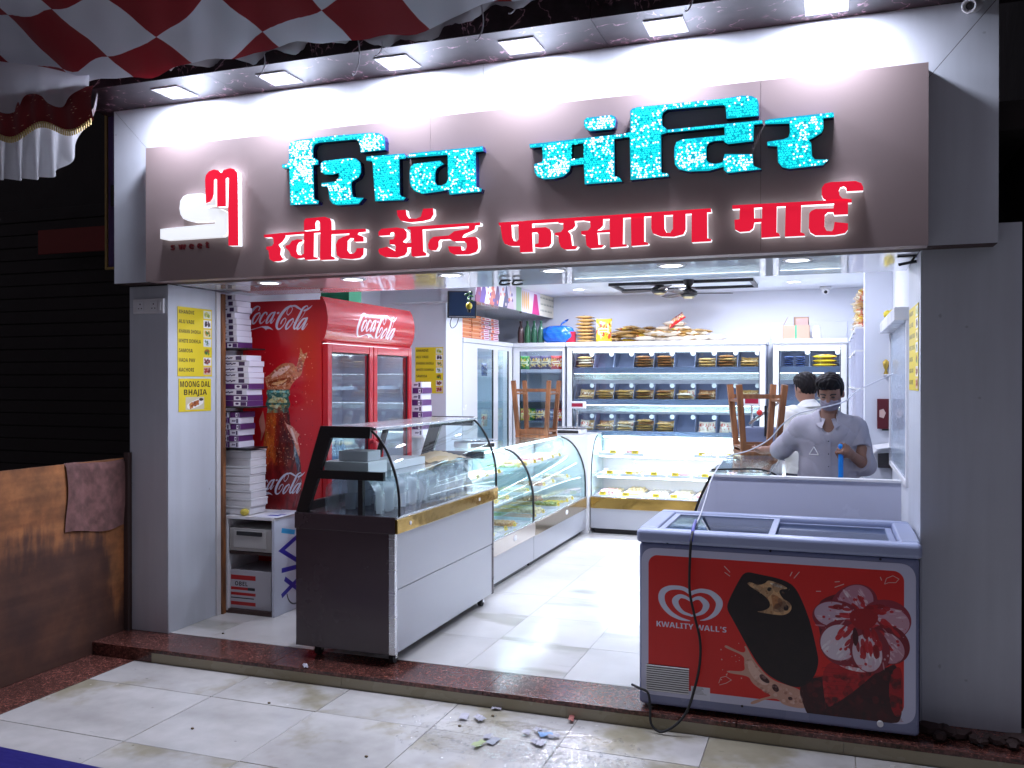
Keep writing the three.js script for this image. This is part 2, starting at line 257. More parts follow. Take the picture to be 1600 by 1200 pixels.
{ // eave lamps: square recessed panels
  for (const x of [-3.785, -3.03, -2.26, -1.53, -0.767, -0.01]) {
    const t = thing('eave_lamp', 'square recessed panel lamp glowing in the dark stone eave above the sign', 'lamp', [x, 3.4445, -4.435], 'square lamps in a row under the eave');
    part(t, 'lamp_frame', merge([bx(-0.098, -0.006, -0.098, 0.098, -0.0002, -0.082), bx(-0.098, -0.006, 0.082, 0.098, -0.0002, 0.098), bx(-0.098, -0.006, -0.0819, -0.082, -0.0002, 0.0819), bx(0.082, -0.006, -0.0819, 0.098, -0.0002, 0.0819)]), M.lampRim);
    part(t, 'lamp_diffuser', bx(-0.0815, -0.004, -0.0815, 0.0815, -0.0005, 0.0815), M.lamp);
    areaLight(x, 3.4385, -4.435, 0.155, 0.155, 160);
  }
  // round lamps in the lintel
  const rim = new THREE.LatheGeometry([[0.058, 0.001], [0.058, -0.004], [0.07, -0.006], [0.078, -0.0045], [0.08, 0.001]].map((p) => new THREE.Vector2(...p)), 28), disc = new THREE.CylinderGeometry(0.058, 0.058, 0.003, 28); disc.translate(0, -0.0018, 0);
  const round = (name, x, y, z, label, group, k) => { const t = thing(name, label, 'lamp', [x, y, z], group); part(t, 'lamp_rim', rim, M.lampRim); part(t, 'lamp_diffuser', disc, M.lamp); areaLight(x, y - 0.007, z, 0.1, 0.1, k); };
  for (const x of [-3.44, -2.82, -2.15, -1.50, -0.82, -0.155]) round('lintel_lamp', x, SOFFIT - 0.0005, -4.92, 'round lamp glowing in the shiny white lintel over the open shop front', 'round lamps in the lintel', 110);
  for (const z of [-6.6, -8.15, -9.65]) for (const x of [-2.65, -1.5, -0.34]) round('ceiling_lamp', x, CEIL - 0.0005, z, 'round lamp in the white ceiling inside the shop', 'round lamps in the shop ceiling', 300);
}

// ------------------------------------------------------------------ the sign
const font = await new FontLoader().loadAsync('fonts/droid/droid_sans_bold.typeface.json');
const outline = (pts, ox, oy, k, z) => pts.map(([x, y]) => { const q = onZ(ox + x / k, oy + y / k, z); return new THREE.Vector2(q.x, q.y); });
function solid(pts, ox, oy, k, z0, z1, holes = [], round = 0.0) {
  const s = new THREE.Shape(outline(pts, ox, oy, k, z1)); for (const h of holes) s.holes.push(new THREE.Path(outline(h, ox, oy, k, z1)));
  const g = new THREE.ExtrudeGeometry(s, { depth: z1 - z0 - 2 * round, bevelEnabled: round > 0, bevelSize: round, bevelOffset: -round, bevelThickness: round, bevelSegments: 1 }); g.translate(0, 0, z0 + round); return metreUV(g);
}
const signboard = thing('signboard', 'wide taupe shop sign with lit blue and red raised lettering', 'sign', [-1.82, 2.3, SIGN]);
const LZ = SIGN + 0.052, RZ = SIGN + 0.045;
{
  put(signboard, 'back_frame', bx(-4.075, 2.31, FASCIA + 0.001, 0.43, 3.135, SIGN - 0.0045), M.brown);
  for (const [a, b] of [[-4.085, -2.10], [-2.10, -0.315], [-0.315, 0.437]]) put(signboard, 'panel', bx(a + 0.0008, 2.30, SIGN - 0.004, b - 0.0008, 3.147, SIGN), M.sign);
  for (const [y0, y1] of [[2.2995, 2.3095], [3.1375, 3.1475]]) put(signboard, 'edge_return', bx(-4.084, y0, FASCIA + 0.001, 0.436, y1, SIGN - 0.0042), M.sign);
  put(signboard, 'edge_return', bx(0.4302, 2.31, FASCIA + 0.001, 0.4362, 3.137, SIGN - 0.0042), M.sign); put(signboard, 'edge_return', bx(-4.0842, 2.31, FASCIA + 0.001, -4.0782, 3.137, SIGN - 0.0042), M.sign);
  const side = phys([0.008, 0.012, 0.10], 0.25), base = std([0.01, 0.08, 0.30], 0.35, 0, { emissive: rgb(0.0, 0.27, 0.31), emissiveIntensity: 1 });
  const ledCyan = std([0.05, 0.6, 0.65], 0.4, 0, { emissive: rgb(0.0, 0.50, 0.48), emissiveIntensity: 1.0 }), ledHot = std([0.6, 0.8, 0.8], 0.4, 0, { emissive: rgb(0.8, 1.0, 0.95), emissiveIntensity: 0.85 });
  const a = [400, 120, 4], b = [780, 120, 4], c = [1120, 140, 4.617];
  const blue = [
    [a, [[207, 520], [207, 435], [216, 412], [262, 396], [500, 368], [720, 350], [768, 353], [797, 370], [806, 400], [806, 456], [655, 474], [650, 432], [640, 403], [620, 392], [395, 412], [366, 424], [356, 452], [357, 505], [388, 522], [388, 548], [357, 553], [362, 755], [368, 768], [392, 775], [387, 795], [216, 802], [208, 574], [165, 572], [165, 548], [200, 545]]],
    [a, [[407, 540], [420, 528], [575, 508], [625, 512], [650, 535], [655, 560], [655, 600], [640, 630], [600, 655], [595, 670], [600, 735], [608, 752], [640, 757], [672, 757], [640, 795], [510, 803], [480, 795], [462, 770], [450, 690], [410, 686], [410, 665], [500, 655], [520, 625], [518, 600], [480, 612], [430, 612], [408, 595], [402, 565]]],
    [a, [[690, 500], [925, 480], [940, 500], [935, 510], [895, 515], [898, 735], [910, 748], [935, 755], [922, 770], [745, 778], [728, 530], [690, 525]]],
    [a, [[945, 500], [962, 479], [1415, 435], [1420, 465], [1372, 470], [1376, 688], [1410, 700], [1405, 718], [1210, 737], [1203, 706], [1150, 716], [1040, 732], [995, 716], [970, 690], [962, 660], [960, 595], [966, 565], [985, 545], [1150, 525], [1174, 546], [1150, 558], [1128, 575], [1120, 600], [1118, 655], [1130, 678], [1160, 680], [1190, 665], [1200, 640], [1198, 488], [948, 507]]],
    [b, [[188, 422], [768, 358], [770, 383], [718, 389], [720, 622], [748, 628], [768, 654], [534, 672], [528, 546], [446, 556], [436, 592], [400, 622], [340, 638], [275, 640], [238, 625], [220, 595], [218, 548], [268, 532], [272, 500], [268, 438], [192, 446]], [[[452, 424], [528, 415], [527, 508], [448, 518]]]],
    [b, [[530, 275], [545, 258], [700, 240], [722, 250], [728, 275], [722, 315], [700, 328], [570, 340], [540, 328], [530, 305]]],
    [b, [[818, 345], [818, 215], [832, 200], [870, 190], [1400, 138], [1516, 119], [1577, 122], [1611, 141], [1620, 167], [1620, 245], [1419, 262], [1414, 193], [1403, 177], [1360, 180], [1050, 206], [1022, 225], [1015, 250], [1018, 305], [1045, 328], [1045, 350], [1010, 362], [1012, 600], [1055, 605], [1060, 622], [820, 645], [815, 378], [775, 380], [775, 358]]],
    [b, [[1050, 332], [1642, 272], [1646, 293], [1590, 300], [1587, 402], [1429, 421], [1408, 410], [1400, 398], [1340, 402], [1305, 415], [1294, 440], [1294, 520], [1310, 538], [1350, 545], [1395, 535], [1408, 484], [1583, 485], [1587, 556], [1637, 578], [1425, 602], [1403, 584], [1402, 562], [1310, 587], [1180, 592], [1120, 578], [1098, 552], [1092, 500], [1094, 440], [1106, 410], [1140, 393], [1408, 366], [1405, 315], [1050, 350]]],
    [c, [[345, 225], [380, 215], [840, 165], [843, 200], [765, 208], [768, 280], [755, 310], [700, 345], [660, 365], [680, 390], [685, 480], [705, 505], [805, 505], [765, 545], [520, 572], [470, 560], [440, 525], [435, 410], [362, 405], [362, 378], [480, 360], [515, 345], [525, 310], [522, 245], [345, 250]]],
  ];
  const led = new THREE.CylinderGeometry(0.0042, 0.0052, 0.005, 6); led.rotateX(Math.PI / 2);
  const ledG = led.toNonIndexed(); ledG.deleteAttribute('uv');
  const inside = (p, poly) => { let r = false; for (let i = 0, j = poly.length - 1; i < poly.length; j = i++) if ((poly[i].y > p[1]) !== (poly[j].y > p[1]) && p[0] < (poly[j].x - poly[i].x) * (p[1] - poly[i].y) / (poly[j].y - poly[i].y) + poly[i].x) r = !r; return r; };
  for (const [[ox, oy, k], pts, holes = []] of blue) {
    const L = new THREE.Group(); L.name = 'letter'; signboard.add(L);
    put(L, 'letter_side', solid(pts, ox, oy, k, SIGN + 0.0005, LZ - 0.004, holes), side);
    put(L, 'letter_face', solid(pts, ox, oy, k, LZ - 0.0038, LZ, holes), base);
    const poly = outline(pts, ox, oy, k, LZ), hp = holes.map((h) => outline(h, ox, oy, k, LZ)), xs = poly.map((p) => p.x), ys = poly.map((p) => p.y), cool = [], hot = [];
    for (let y = Math.min(...ys), row = 0; y < Math.max(...ys); y += 0.0112, row++) for (let x = Math.min(...xs) + (row % 2) * 0.0056; x < Math.max(...xs); x += 0.0112) {
      const q = [x + rnd(-0.0022, 0.0022), y + rnd(-0.0022, 0.0022)]; if (rnd() < 0.08) continue; if (!inside(q, poly) || hp.some((h) => inside(q, h))) continue;
      if (![[0.005, 0], [-0.005, 0], [0, 0.005], [0, -0.005]].every(([dx, dy]) => inside([q[0] + dx, q[1] + dy], poly))) continue;
      const g = ledG.clone(); g.translate(q[0], q[1], LZ + 0.002); (fbm(x * 9 + 20, y * 9 + 20, 900, 3, 7) + rnd(-0.26, 0.26) > 0.585 ? hot : cool).push(g);
    }
    for (const [list, mat] of [[cool, ledCyan], [hot, ledHot]]) if (list.length) { const m = put(L, 'led_bulbs', mergeGeometries(list), mat); m.userData.kind = 'stuff'; }
  }
  // red letters: red acrylic faces on glowing white sides
  const glow = std([0.85, 0.87, 0.9], 0.5, 0, { emissive: rgb(0.88, 0.93, 1.0), emissiveIntensity: 0.6 }), redFace = phys([0.62, 0.012, 0.03], 0.18, { emissive: rgb(0.62, 0.006, 0.03), emissiveIntensity: 0.6, clearcoat: 0.4 });
  const red = [
    [[a, [[50, 988], [180, 975], [185, 1000], [165, 1030], [140, 1050], [155, 1075], [150, 1110], [165, 1135], [180, 1135], [150, 1152], [110, 1155], [85, 1140], [78, 1085], [65, 1080], [65, 1062], [100, 1058], [112, 1040], [108, 1010], [95, 1003], [52, 1005]]]],
    [[a, [[180, 975], [470, 955], [470, 965], [362, 978], [360, 1125], [385, 1130], [385, 1140], [310, 1145], [300, 1130], [255, 1138], [220, 1120], [207, 1090], [185, 1068], [185, 1055], [208, 1050], [225, 1025], [260, 1015], [290, 1018], [292, 1028], [268, 1035], [255, 1055], [252, 1090], [262, 1112], [285, 1115], [300, 1105], [300, 982], [182, 992]]]],
    [[a, [[300, 962], [300, 902], [310, 886], [430, 875], [462, 886], [470, 905], [472, 960], [470, 1120], [492, 1130], [490, 1142], [400, 1146], [403, 970], [402, 915], [392, 900], [378, 900], [370, 915], [372, 955]]]],
    [[a, [[470, 958], [685, 950], [688, 968], [640, 975], [635, 985], [670, 1000], [672, 1030], [615, 1032], [612, 1010], [590, 1008], [572, 1025], [570, 1085], [585, 1105], [610, 1105], [625, 1090], [630, 1072], [672, 1070], [670, 1110], [650, 1132], [600, 1140], [530, 1135], [505, 1115], [500, 1050], [512, 1018], [545, 1000], [580, 990], [585, 980], [470, 985]]]],
    [[a, [[880, 835], [935, 832], [940, 865], [955, 885], [1000, 887], [1030, 875], [1045, 825], [1105, 822], [1108, 860], [1090, 890], [1040, 903], [960, 910], [905, 900], [885, 870]]]],
    [[a, [[765, 970], [785, 950], [880, 942], [925, 950], [942, 970], [942, 1005], [918, 1032], [940, 1040], [970, 1038], [965, 958], [945, 950], [948, 938], [1080, 930], [1400, 911], [1400, 928], [1040, 955], [1045, 1090], [1065, 1105], [1060, 1118], [985, 1125], [972, 1118], [970, 1065], [945, 1068], [945, 1090], [930, 1115], [880, 1130], [810, 1128], [775, 1110], [765, 1090], [768, 1075], [820, 1062], [870, 1090], [875, 1060], [865, 1050], [835, 1048], [835, 1018], [860, 1015], [870, 990], [860, 970], [840, 975], [838, 990], [765, 995]]]],
    [[a, [[1075, 1050], [1085, 1020], [1110, 1000], [1205, 992], [1240, 965], [1330, 950], [1330, 925], [1372, 922], [1365, 955], [1340, 968], [1300, 985], [1288, 1005], [1370, 1000], [1385, 1015], [1388, 1070], [1375, 1095], [1330, 1110], [1240, 1112], [1210, 1095], [1200, 1060], [1280, 1060], [1285, 1085], [1310, 1085], [1318, 1060], [1315, 1040], [1300, 1028], [1240, 1030], [1210, 1015], [1150, 1018], [1140, 1030], [1140, 1060], [1125, 1085], [1095, 1085], [1078, 1075]]]],
    [[b, [[-5, 912], [1322, 822], [1325, 845], [1290, 850], [0, 932]]], [b, [[5, 918], [75, 912], [80, 1000], [90, 1025], [110, 1030], [122, 1015], [120, 912], [205, 907], [205, 945], [290, 940], [318, 955], [325, 975], [325, 1040], [310, 1062], [260, 1068], [222, 1065], [222, 1048], [245, 1040], [248, 985], [235, 972], [205, 975], [210, 1095], [130, 1098], [128, 1058], [70, 1058], [35, 1045], [20, 1015]]]],
    [[b, [[368, 898], [470, 890], [475, 930], [460, 950], [430, 965], [445, 985], [455, 1055], [490, 1060], [475, 1078], [410, 1080], [385, 1065], [372, 1030], [370, 995], [348, 990], [348, 975], [385, 970], [400, 950], [400, 915], [370, 915]]]],
    [[b, [[530, 884], [650, 876], [648, 930], [630, 950], [612, 962], [690, 955], [690, 872], [775, 866], [772, 1045], [798, 1050], [795, 1060], [692, 1068], [690, 972], [612, 976], [615, 985], [620, 1050], [655, 1052], [640, 1068], [570, 1073], [545, 1055], [538, 990], [512, 985], [512, 965], [555, 960], [570, 940], [568, 905], [532, 900]]]],
    [[b, [[822, 863], [905, 857], [905, 1030], [932, 1040], [928, 1050], [825, 1058]]]],
    [[b, [[950, 853], [1030, 848], [1032, 950], [1045, 975], [1068, 975], [1085, 950], [1085, 844], [1165, 838], [1165, 955], [1150, 985], [1090, 1000], [1010, 998], [960, 980], [950, 950]]], [b, [[1202, 836], [1298, 829], [1300, 1010], [1325, 1015], [1322, 1028], [1202, 1035]]]],
    [[c, [[110, 835], [790, 800], [970, 790], [972, 815], [800, 825], [110, 862]]], [c, [[165, 855], [268, 850], [270, 930], [325, 930], [325, 850], [432, 845], [430, 1030], [450, 1040], [455, 1060], [320, 1070], [318, 955], [270, 960], [262, 1000], [235, 1022], [165, 1028], [130, 1010], [125, 940], [162, 935]]]],
    [[c, [[495, 838], [608, 832], [605, 1030], [630, 1038], [635, 1055], [490, 1062]]]],
    [[c, [[665, 895], [680, 875], [710, 862], [840, 858], [845, 818], [945, 808], [945, 900], [845, 905], [838, 885], [800, 885], [778, 905], [775, 990], [790, 1020], [830, 1022], [840, 1005], [848, 955], [945, 965], [945, 1010], [925, 1035], [850, 1050], [710, 1052], [672, 1030], [662, 1000]]]],
    [[c, [[790, 803], [765, 785], [755, 760], [755, 710], [775, 680], [820, 668], [1000, 660], [1040, 675], [1055, 705], [1055, 728], [935, 735], [932, 710], [915, 698], [890, 705], [878, 730], [885, 765], [905, 785], [970, 792], [960, 802]]]],
    [[[240, 250, 7.5], [[605, 230], [615, 180], [650, 135], [710, 112], [760, 122], [795, 155], [830, 115], [900, 95], [950, 110], [980, 150], [985, 200], [992, 1003], [878, 1005], [875, 560], [885, 215], [865, 205], [845, 220], [848, 545], [745, 548], [745, 235], [728, 220], [708, 235], [705, 400], [690, 450], [660, 490], [615, 508]]]],
  ];
  let lift = 0;
  for (const pieces of red) {
    const L = new THREE.Group(); L.name = 'letter'; signboard.add(L);
    for (const [[ox, oy, k], pts] of pieces) { lift = (lift + 1) % 4; const e = lift * 0.0011; put(L, 'letter_side', solid(pts, ox, oy, k, SIGN + 0.0005 + e * 0.2, RZ - 0.0042 + e), glow); put(L, 'letter_face', solid(pts, ox, oy, k, RZ - 0.004 + e, RZ + e), redFace); }
  }
  const sw = [[610, 400], [560, 388], [400, 402], [350, 425], [315, 480], [305, 570], [318, 640], [350, 690], [410, 715], [480, 728], [725, 715], [720, 748], [600, 757], [80, 810], [80, 925], [150, 940], [800, 898], [850, 870], [874, 830], [874, 620], [780, 572], [640, 566], [560, 572], [640, 540], [735, 535], [735, 480], [712, 430], [690, 460], [660, 495], [614, 512]];
  put(signboard, 'emblem', solid(sw, 240, 250, 7.5, SIGN + 0.0006, RZ - 0.006), std([0.85, 0.87, 0.9], 0.5, 0, { emissive: rgb(0.92, 0.95, 1.0), emissiveIntensity: 0.42 })).userData.label = 'glowing white S shaped emblem';
  const word = 'sweet', o = onZ(266, 391, SIGN + 0.01); let x = o.x;
  for (const ch of word) { const g = metreUV(new TextGeometry(ch, { font, size: 0.042, depth: 0.009, curveSegments: 4 })); g.scale(1.15, 1, 1); g.translate(x, o.y, SIGN + 0.0008); put(signboard, 'small_letter', g, std([0.22, 0.012, 0.02], 0.35)); x += ch === 'w' ? 0.078 : 0.062; }
}

// ------------------------------------------------------------------ prints
function brush(g, pts, map, k) {                 // a pen line whose width changes along it; pts: x, y, width
  const n = pts.length, at = (i) => pts[Math.max(0, Math.min(n - 1, i))], sp = (a, b, c, d, t) => 0.5 * (2 * b + (c - a) * t + (2 * a - 5 * b + 4 * c - d) * t * t + (3 * b - a - 3 * c + d) * t * t * t);
  for (let i = 0; i < n - 1; i++) for (let s = 0; s <= 14; s++) { const q = [0, 1, 2].map((m) => sp(at(i - 1)[m], at(i)[m], at(i + 1)[m], at(i + 2)[m], s / 14)), [x, y] = map(q[0], q[1]); g.beginPath(); g.arc(x, y, Math.max(0.6, q[2] * k / 2), 0, 7); g.fill(); }
}
function poly(g, pts, map, color, smooth = false) {
  g.fillStyle = color; g.beginPath(); const q = pts.map((p) => map(p[0], p[1]));
  if (!smooth) q.forEach((p, i) => (i ? g.lineTo(...p) : g.moveTo(...p)));
  else { const n = q.length, m = (a, b) => [(a[0] + b[0]) / 2, (a[1] + b[1]) / 2]; g.moveTo(...m(q[n - 1], q[0])); for (let i = 0; i < n; i++) g.quadraticCurveTo(...q[i], ...m(q[i], q[(i + 1) % n])); }
  g.closePath(); g.fill();
}
function script(g, map, k, color) {              // the flowing lettering on the drinks cooler
  g.fillStyle = color; const b = (p) => brush(g, p, map, k);
  b([[380, 330, 22], [402, 275, 24], [370, 250, 22], [320, 265, 42], [240, 340, 60], [170, 440, 64], [122, 550, 58], [125, 650, 46], [160, 715, 32], [210, 735, 20], [300, 715, 15], [400, 685, 15], [470, 670, 24]]);
  poly(g, [[430, 678], [500, 658], [570, 660], [630, 695], [682, 748], [600, 716], [545, 724], [530, 748], [490, 706]], map, color);
  b([[392, 383, 24], [310, 430, 40], [255, 530, 46], [252, 600, 40], [292, 598, 26], [350, 520, 22], [400, 430, 20], [405, 395, 18], [388, 380, 20]]); b([[402, 440, 12], [440, 452, 12], [475, 430, 14]]);
  b([[545, 420, 30], [545, 385, 26], [500, 385, 32], [440, 460, 46], [402, 550, 46], [412, 600, 34], [450, 590, 22], [512, 530, 15]]);
  b([[720, 380, 22], [650, 390, 34], [580, 470, 46], [540, 560, 46], [540, 600, 34], [580, 580, 20], [650, 490, 24], [700, 390, 30]]); b([[715, 375, 40], [660, 500, 40], [625, 585, 36], [650, 590, 20], [712, 510, 13]]);
  b([[770, 392, 36], [792, 384, 38]]);
  b([[990, 432, 17], [962, 390, 15], [985, 310, 15], [1040, 260, 15], [1080, 290, 15], [1050, 370, 15], [990, 432, 17]]);
  b([[1050, 240, 40], [960, 290, 52], [860, 400, 62], [780, 540, 64], [750, 650, 60], [770, 715, 42], [830, 710, 24], [910, 620, 19], [945, 530, 17], [920, 495, 20], [870, 540, 26], [835, 610, 24]]);
  b([[1050, 245, 28], [1130, 240, 42], [1180, 265, 46], [1250, 310, 32]]);
  b([[1090, 505, 26], [1010, 560, 40], [950, 660, 46], [945, 720, 36], [990, 700, 24], [1060, 620, 20], [1100, 530, 18], [1085, 500, 20]]); b([[1090, 560, 12], [1120, 585, 12], [1155, 585, 12]]);
  b([[1400, 270, 14], [1380, 238, 20], [1300, 290, 42], [1230, 420, 50], [1150, 580, 54], [1110, 680, 46], [1130, 720, 28], [1190, 650, 15]]);
  b([[1312, 342, 16], [1340, 335, 42], [1400, 305, 36], [1450, 270, 22], [1490, 230, 9]]); b([[1340, 370, 13], [1280, 470, 11], [1200, 560, 11]]);
  b([[1390, 500, 22], [1310, 510, 34], [1230, 600, 46], [1180, 690, 48], [1185, 725, 34], [1230, 700, 20], [1310, 600, 22], [1370, 510, 30]]); b([[1385, 495, 42], [1320, 640, 44], [1280, 715, 36], [1310, 720, 20], [1392, 610, 13]]);
}
function printed(x0, y0, x1, y1, z, ppm, draw) {  // a print on a street-facing plane; map() turns photograph pixels into its pixels
  const w = Math.round((x1 - x0) * ppm), h = Math.round((y1 - y0) * ppm);
  return canvas(w, h, (g) => draw(g, (px, py) => { const q = onZ(px, py, z); return [(q.x - x0) * ppm, (y1 - q.y) * ppm]; }, w, h, ppm));
}

// ------------------------------------------------------------------ drinks cooler
{
  const X0 = -4.21, X1 = -3.52, Z0 = -7.10, Z1 = -5.68, H = 2.27;
  const t = thing('drinks_cooler', 'tall red two door drinks cooler with white script lettering and a bottle print', 'cooler', [(X0 + X1) / 2, 0, (Z0 + Z1) / 2]);
  const side = printed(X0, 0.05, X1, H, Z1, 760, (g, map, w, h, ppm) => {
    g.fillStyle = '#c3141f'; g.fillRect(0, 0, w, h);
    script(g, (x, y) => map(376 + x / 13.33, 460 + y / 13.33), 0.0049 * ppm / 13.33, '#d9d4e6');
    const m = (x, y) => map(390 + x / 4.8, 540 + y / 4.8), k = 0.0049 * ppm / 4.8;
    for (let i = 0; i < 150; i++) { const x = rnd(60, 480), y = rnd(0, 760), r = rnd(1, 5); if (hash(i, 3, 4) < 0.5 && x < 330) continue; g.fillStyle = ['#e0605a', '#f0b6a0', '#8c1016'][i % 3]; g.beginPath(); g.arc(...m(x, y), r * k, 0, 7); g.fill(); }
    poly(g, [[128, 300], [108, 240], [150, 220], [200, 165], [250, 130], [330, 130], [350, 170], [365, 110], [380, 50], [375, 10], [392, 30], [400, 70], [440, 40], [420, 95], [400, 150], [390, 220], [340, 260], [310, 300], [300, 335], [135, 335]], m, '#c77a55', true);
    poly(g, [[150, 240], [210, 180], [270, 150], [320, 150], [250, 215], [190, 240]], m, '#efc0b0', true); poly(g, [[130, 270], [220, 250], [320, 230], [300, 290], [200, 300], [140, 310]], m, '#8f3d1e', true); poly(g, [[150, 285], [250, 262], [290, 250], [250, 285], [190, 300]], m, '#edb27a', true);
    poly(g, [[350, 200], [360, 130], [385, 80], [395, 120], [400, 170], [385, 200]], m, '#9c4a3a', true);
    const body = [[130, 330], [300, 330], [303, 372], [290, 386], [305, 440], [290, 470], [300, 520], [302, 570], [322, 650], [360, 760], [385, 900], [390, 1010], [388, 1240], [60, 1240], [78, 1000], [92, 880], [100, 760], [115, 650], [126, 520], [135, 470], [120, 440], [135, 386], [126, 360]];
    poly(g, body, m, '#7c1f14'); poly(g, [[150, 500], [280, 500], [300, 640], [330, 780], [330, 900], [120, 900], [125, 760], [140, 640]], m, '#a5301a', true); poly(g, [[140, 540], [200, 520], [190, 700], [150, 880], [118, 900], [122, 740]], m, '#c65a1c', true); poly(g, [[230, 560], [260, 560], [290, 760], [260, 880], [225, 760]], m, '#5c130e', true); poly(g, [[140, 760], [215, 745], [205, 900], [130, 915]], m, '#7a1d12', true);
    poly(g, [[130, 330], [300, 330], [303, 372], [290, 386], [306, 440], [290, 475], [135, 475], [119, 440], [135, 386], [126, 360]], m, '#3c6a62'); poly(g, [[150, 392], [270, 386], [285, 440], [262, 465], [160, 468], [138, 440]], m, '#d3cf8e', true); poly(g, [[200, 395], [262, 400], [250, 455], [205, 450]], m, '#b98a52', true); poly(g, [[140, 340], [292, 338], [292, 352], [140, 354]], m, '#79c4c4'); poly(g, [[120, 428], [300, 430], [298, 446], [122, 446]], m, '#27605c'); poly(g, [[136, 478], [290, 478], [296, 505], [130, 505]], m, '#5fae9c');
    poly(g, [[300, 640], [330, 690], [372, 860], [386, 1000], [388, 1240], [360, 1240], [362, 1010], [345, 870]], m, '#33495e'); poly(g, [[86, 890], [330, 912], [385, 960], [388, 1240], [60, 1240]], m, '#6d1216');
    const dabs = (clip, cols, n, a, x0, x1, y0, y1, lo = 2, hi = 7, tall = 1) => { g.save(); g.beginPath(); clip.forEach((p, i) => (i ? g.lineTo(...m(...p)) : g.moveTo(...m(...p)))); g.closePath(); g.clip(); for (let i = 0; i < n; i++) { g.globalAlpha = a * rnd(0.4, 1); g.fillStyle = cols[Math.floor(rnd(cols.length))]; g.beginPath(); const r = rnd(lo, hi) * k * 1.9; g.ellipse(...m(rnd(x0, x1), rnd(y0, y1)), r, r * tall * rnd(0.6, 1.4), rnd(-0.4, 0.4), 0, 7); g.fill(); } g.restore(); };
    dabs(body, ['#d0661e', '#e08a34', '#b5441a'], 120, 0.35, 100, 190, 500, 900, 3, 9, 5); dabs(body, ['#4a0e0c', '#5c1610', '#3a0a0a'], 150, 0.4, 210, 330, 500, 920, 3, 9, 5); dabs(body, ['#a3281a', '#7a1a14', '#c23a20'], 120, 0.3, 120, 330, 480, 900, 3, 8, 3);
    dabs(body, ['#f0c090', '#ffe0c0', '#3a0c0a'], 260, 0.7, 100, 350, 500, 900, 0.8, 2.6); dabs(body, ['#2a5a6a', '#8ab0b8', '#16303a', '#c8dce0'], 60, 0.5, 330, 395, 680, 1200, 2, 5, 5); dabs(body, ['#bfe0c8', '#e8d890', '#2a6a60', '#8a6a30', '#f0f0d0'], 130, 0.6, 120, 305, 330, 480, 2, 8, 0.7); dabs(body, ['#8a1a1c', '#5a0c10', '#a02428'], 120, 0.4, 60, 390, 910, 1240, 4, 12, 3);
    const sp = [[128, 300], [108, 240], [150, 220], [200, 165], [250, 130], [330, 130], [350, 170], [365, 110], [380, 50], [392, 30], [400, 70], [440, 40], [420, 95], [400, 150], [390, 220], [340, 260], [310, 300], [300, 335], [135, 335]];
    dabs(sp, ['#f4d0b8', '#e09a60', '#9c4420', '#7a2c18', '#ffe8d8', '#d8784a', '#c03a2a'], 520, 0.65, 105, 440, 20, 335, 1.5, 7, 0.6); dabs(sp, ['#fff0e8', '#f0c0a8'], 120, 0.8, 105, 440, 20, 335, 0.8, 2.5);
    poly(g, [[250, 540], [275, 590], [320, 600], [350, 650], [380, 665], [352, 700], [378, 780], [372, 850], [345, 770], [320, 680], [290, 640]], m, '#d8907a', true); poly(g, [[300, 600], [330, 640], [358, 760], [340, 720], [310, 660]], m, '#f0d2c6', true);
    dabs([[250, 540], [320, 600], [380, 665], [378, 850], [345, 770], [290, 640]], ['#fbe6dc', '#b0503c', '#e8a890'], 160, 0.6, 250, 385, 540, 850, 1, 4); poly(g, [[62, 570], [95, 500], [100, 480], [112, 560], [120, 620], [95, 690], [80, 730], [88, 640]], m, '#c98070', true);
    g.save(); script(g, (x, y) => map(384 + x / 16.2, 728 + y / 15.5 - x * 0.0035), 0.0049 * ppm / 16, '#c9cfe0'); g.restore();
  });
  put(t, 'side_panel', faceUV(bx(X0, 0.05, Z1 - 0.02, X1, H, Z1)), phys(0xffffff, 0.28, { map: side, clearcoat: 0.3 }));
  put(t, 'cabinet', merge([bx(X0, 0.05, Z0, X1, H, Z0 + 0.03), bx(X0, 0.05, Z0 + 0.031, X0 + 0.04, H, Z1 - 0.021), bx(X0 + 0.041, 0.05, Z0 + 0.031, X1, 0.30, Z1 - 0.021), bx(X0 + 0.041, 1.96, Z0 + 0.031, X1 - 0.001, H - 0.001, Z1 - 0.021), bx(X1 - 0.03, 1.947, Z0 + 0.005, X1 + 0.042, 1.9595, Z1 - 0.005)]), M.red);
  put(t, 'base', bx(X0 + 0.05, 0, Z0 + 0.05, X1 - 0.05, 0.049, Z1 - 0.05), M.black);
  put(t, 'liner', merge([bx(X0 + 0.041, 0.301, Z0 + 0.031, X0 + 0.05, 1.959, Z1 - 0.021), bx(X0 + 0.051, 0.301, Z0 + 0.031, X1 - 0.03, 1.959, Z0 + 0.04), bx(X0 + 0.051, 0.301, Z1 - 0.03, X1 - 0.03, 1.959, Z1 - 0.021)]), std([0.70, 0.73, 0.78], 0.5));
  put(t, 'lamp_strip', bx(X1 - 0.05, 1.94, Z0 + 0.1, X1 - 0.035, 1.958, Z1 - 0.1), M.lamp); areaLight(X1 - 0.043, 1.937, (Z0 + Z1) / 2, 0.012, 1.2, 14);
  for (const y of [0.62, 0.95, 1.28, 1.61]) put(t, 'shelf', merge([...Array(12)].map((_, i) => rod([X0 + 0.06 + i * 0.05, y, Z0 + 0.045], [X0 + 0.06 + i * 0.05, y, Z1 - 0.035], 0.004, 5)).concat([bx(X1 - 0.065, y - 0.012, Z0 + 0.045, X1 - 0.055, y + 0.015, Z1 - 0.035)])), M.white);
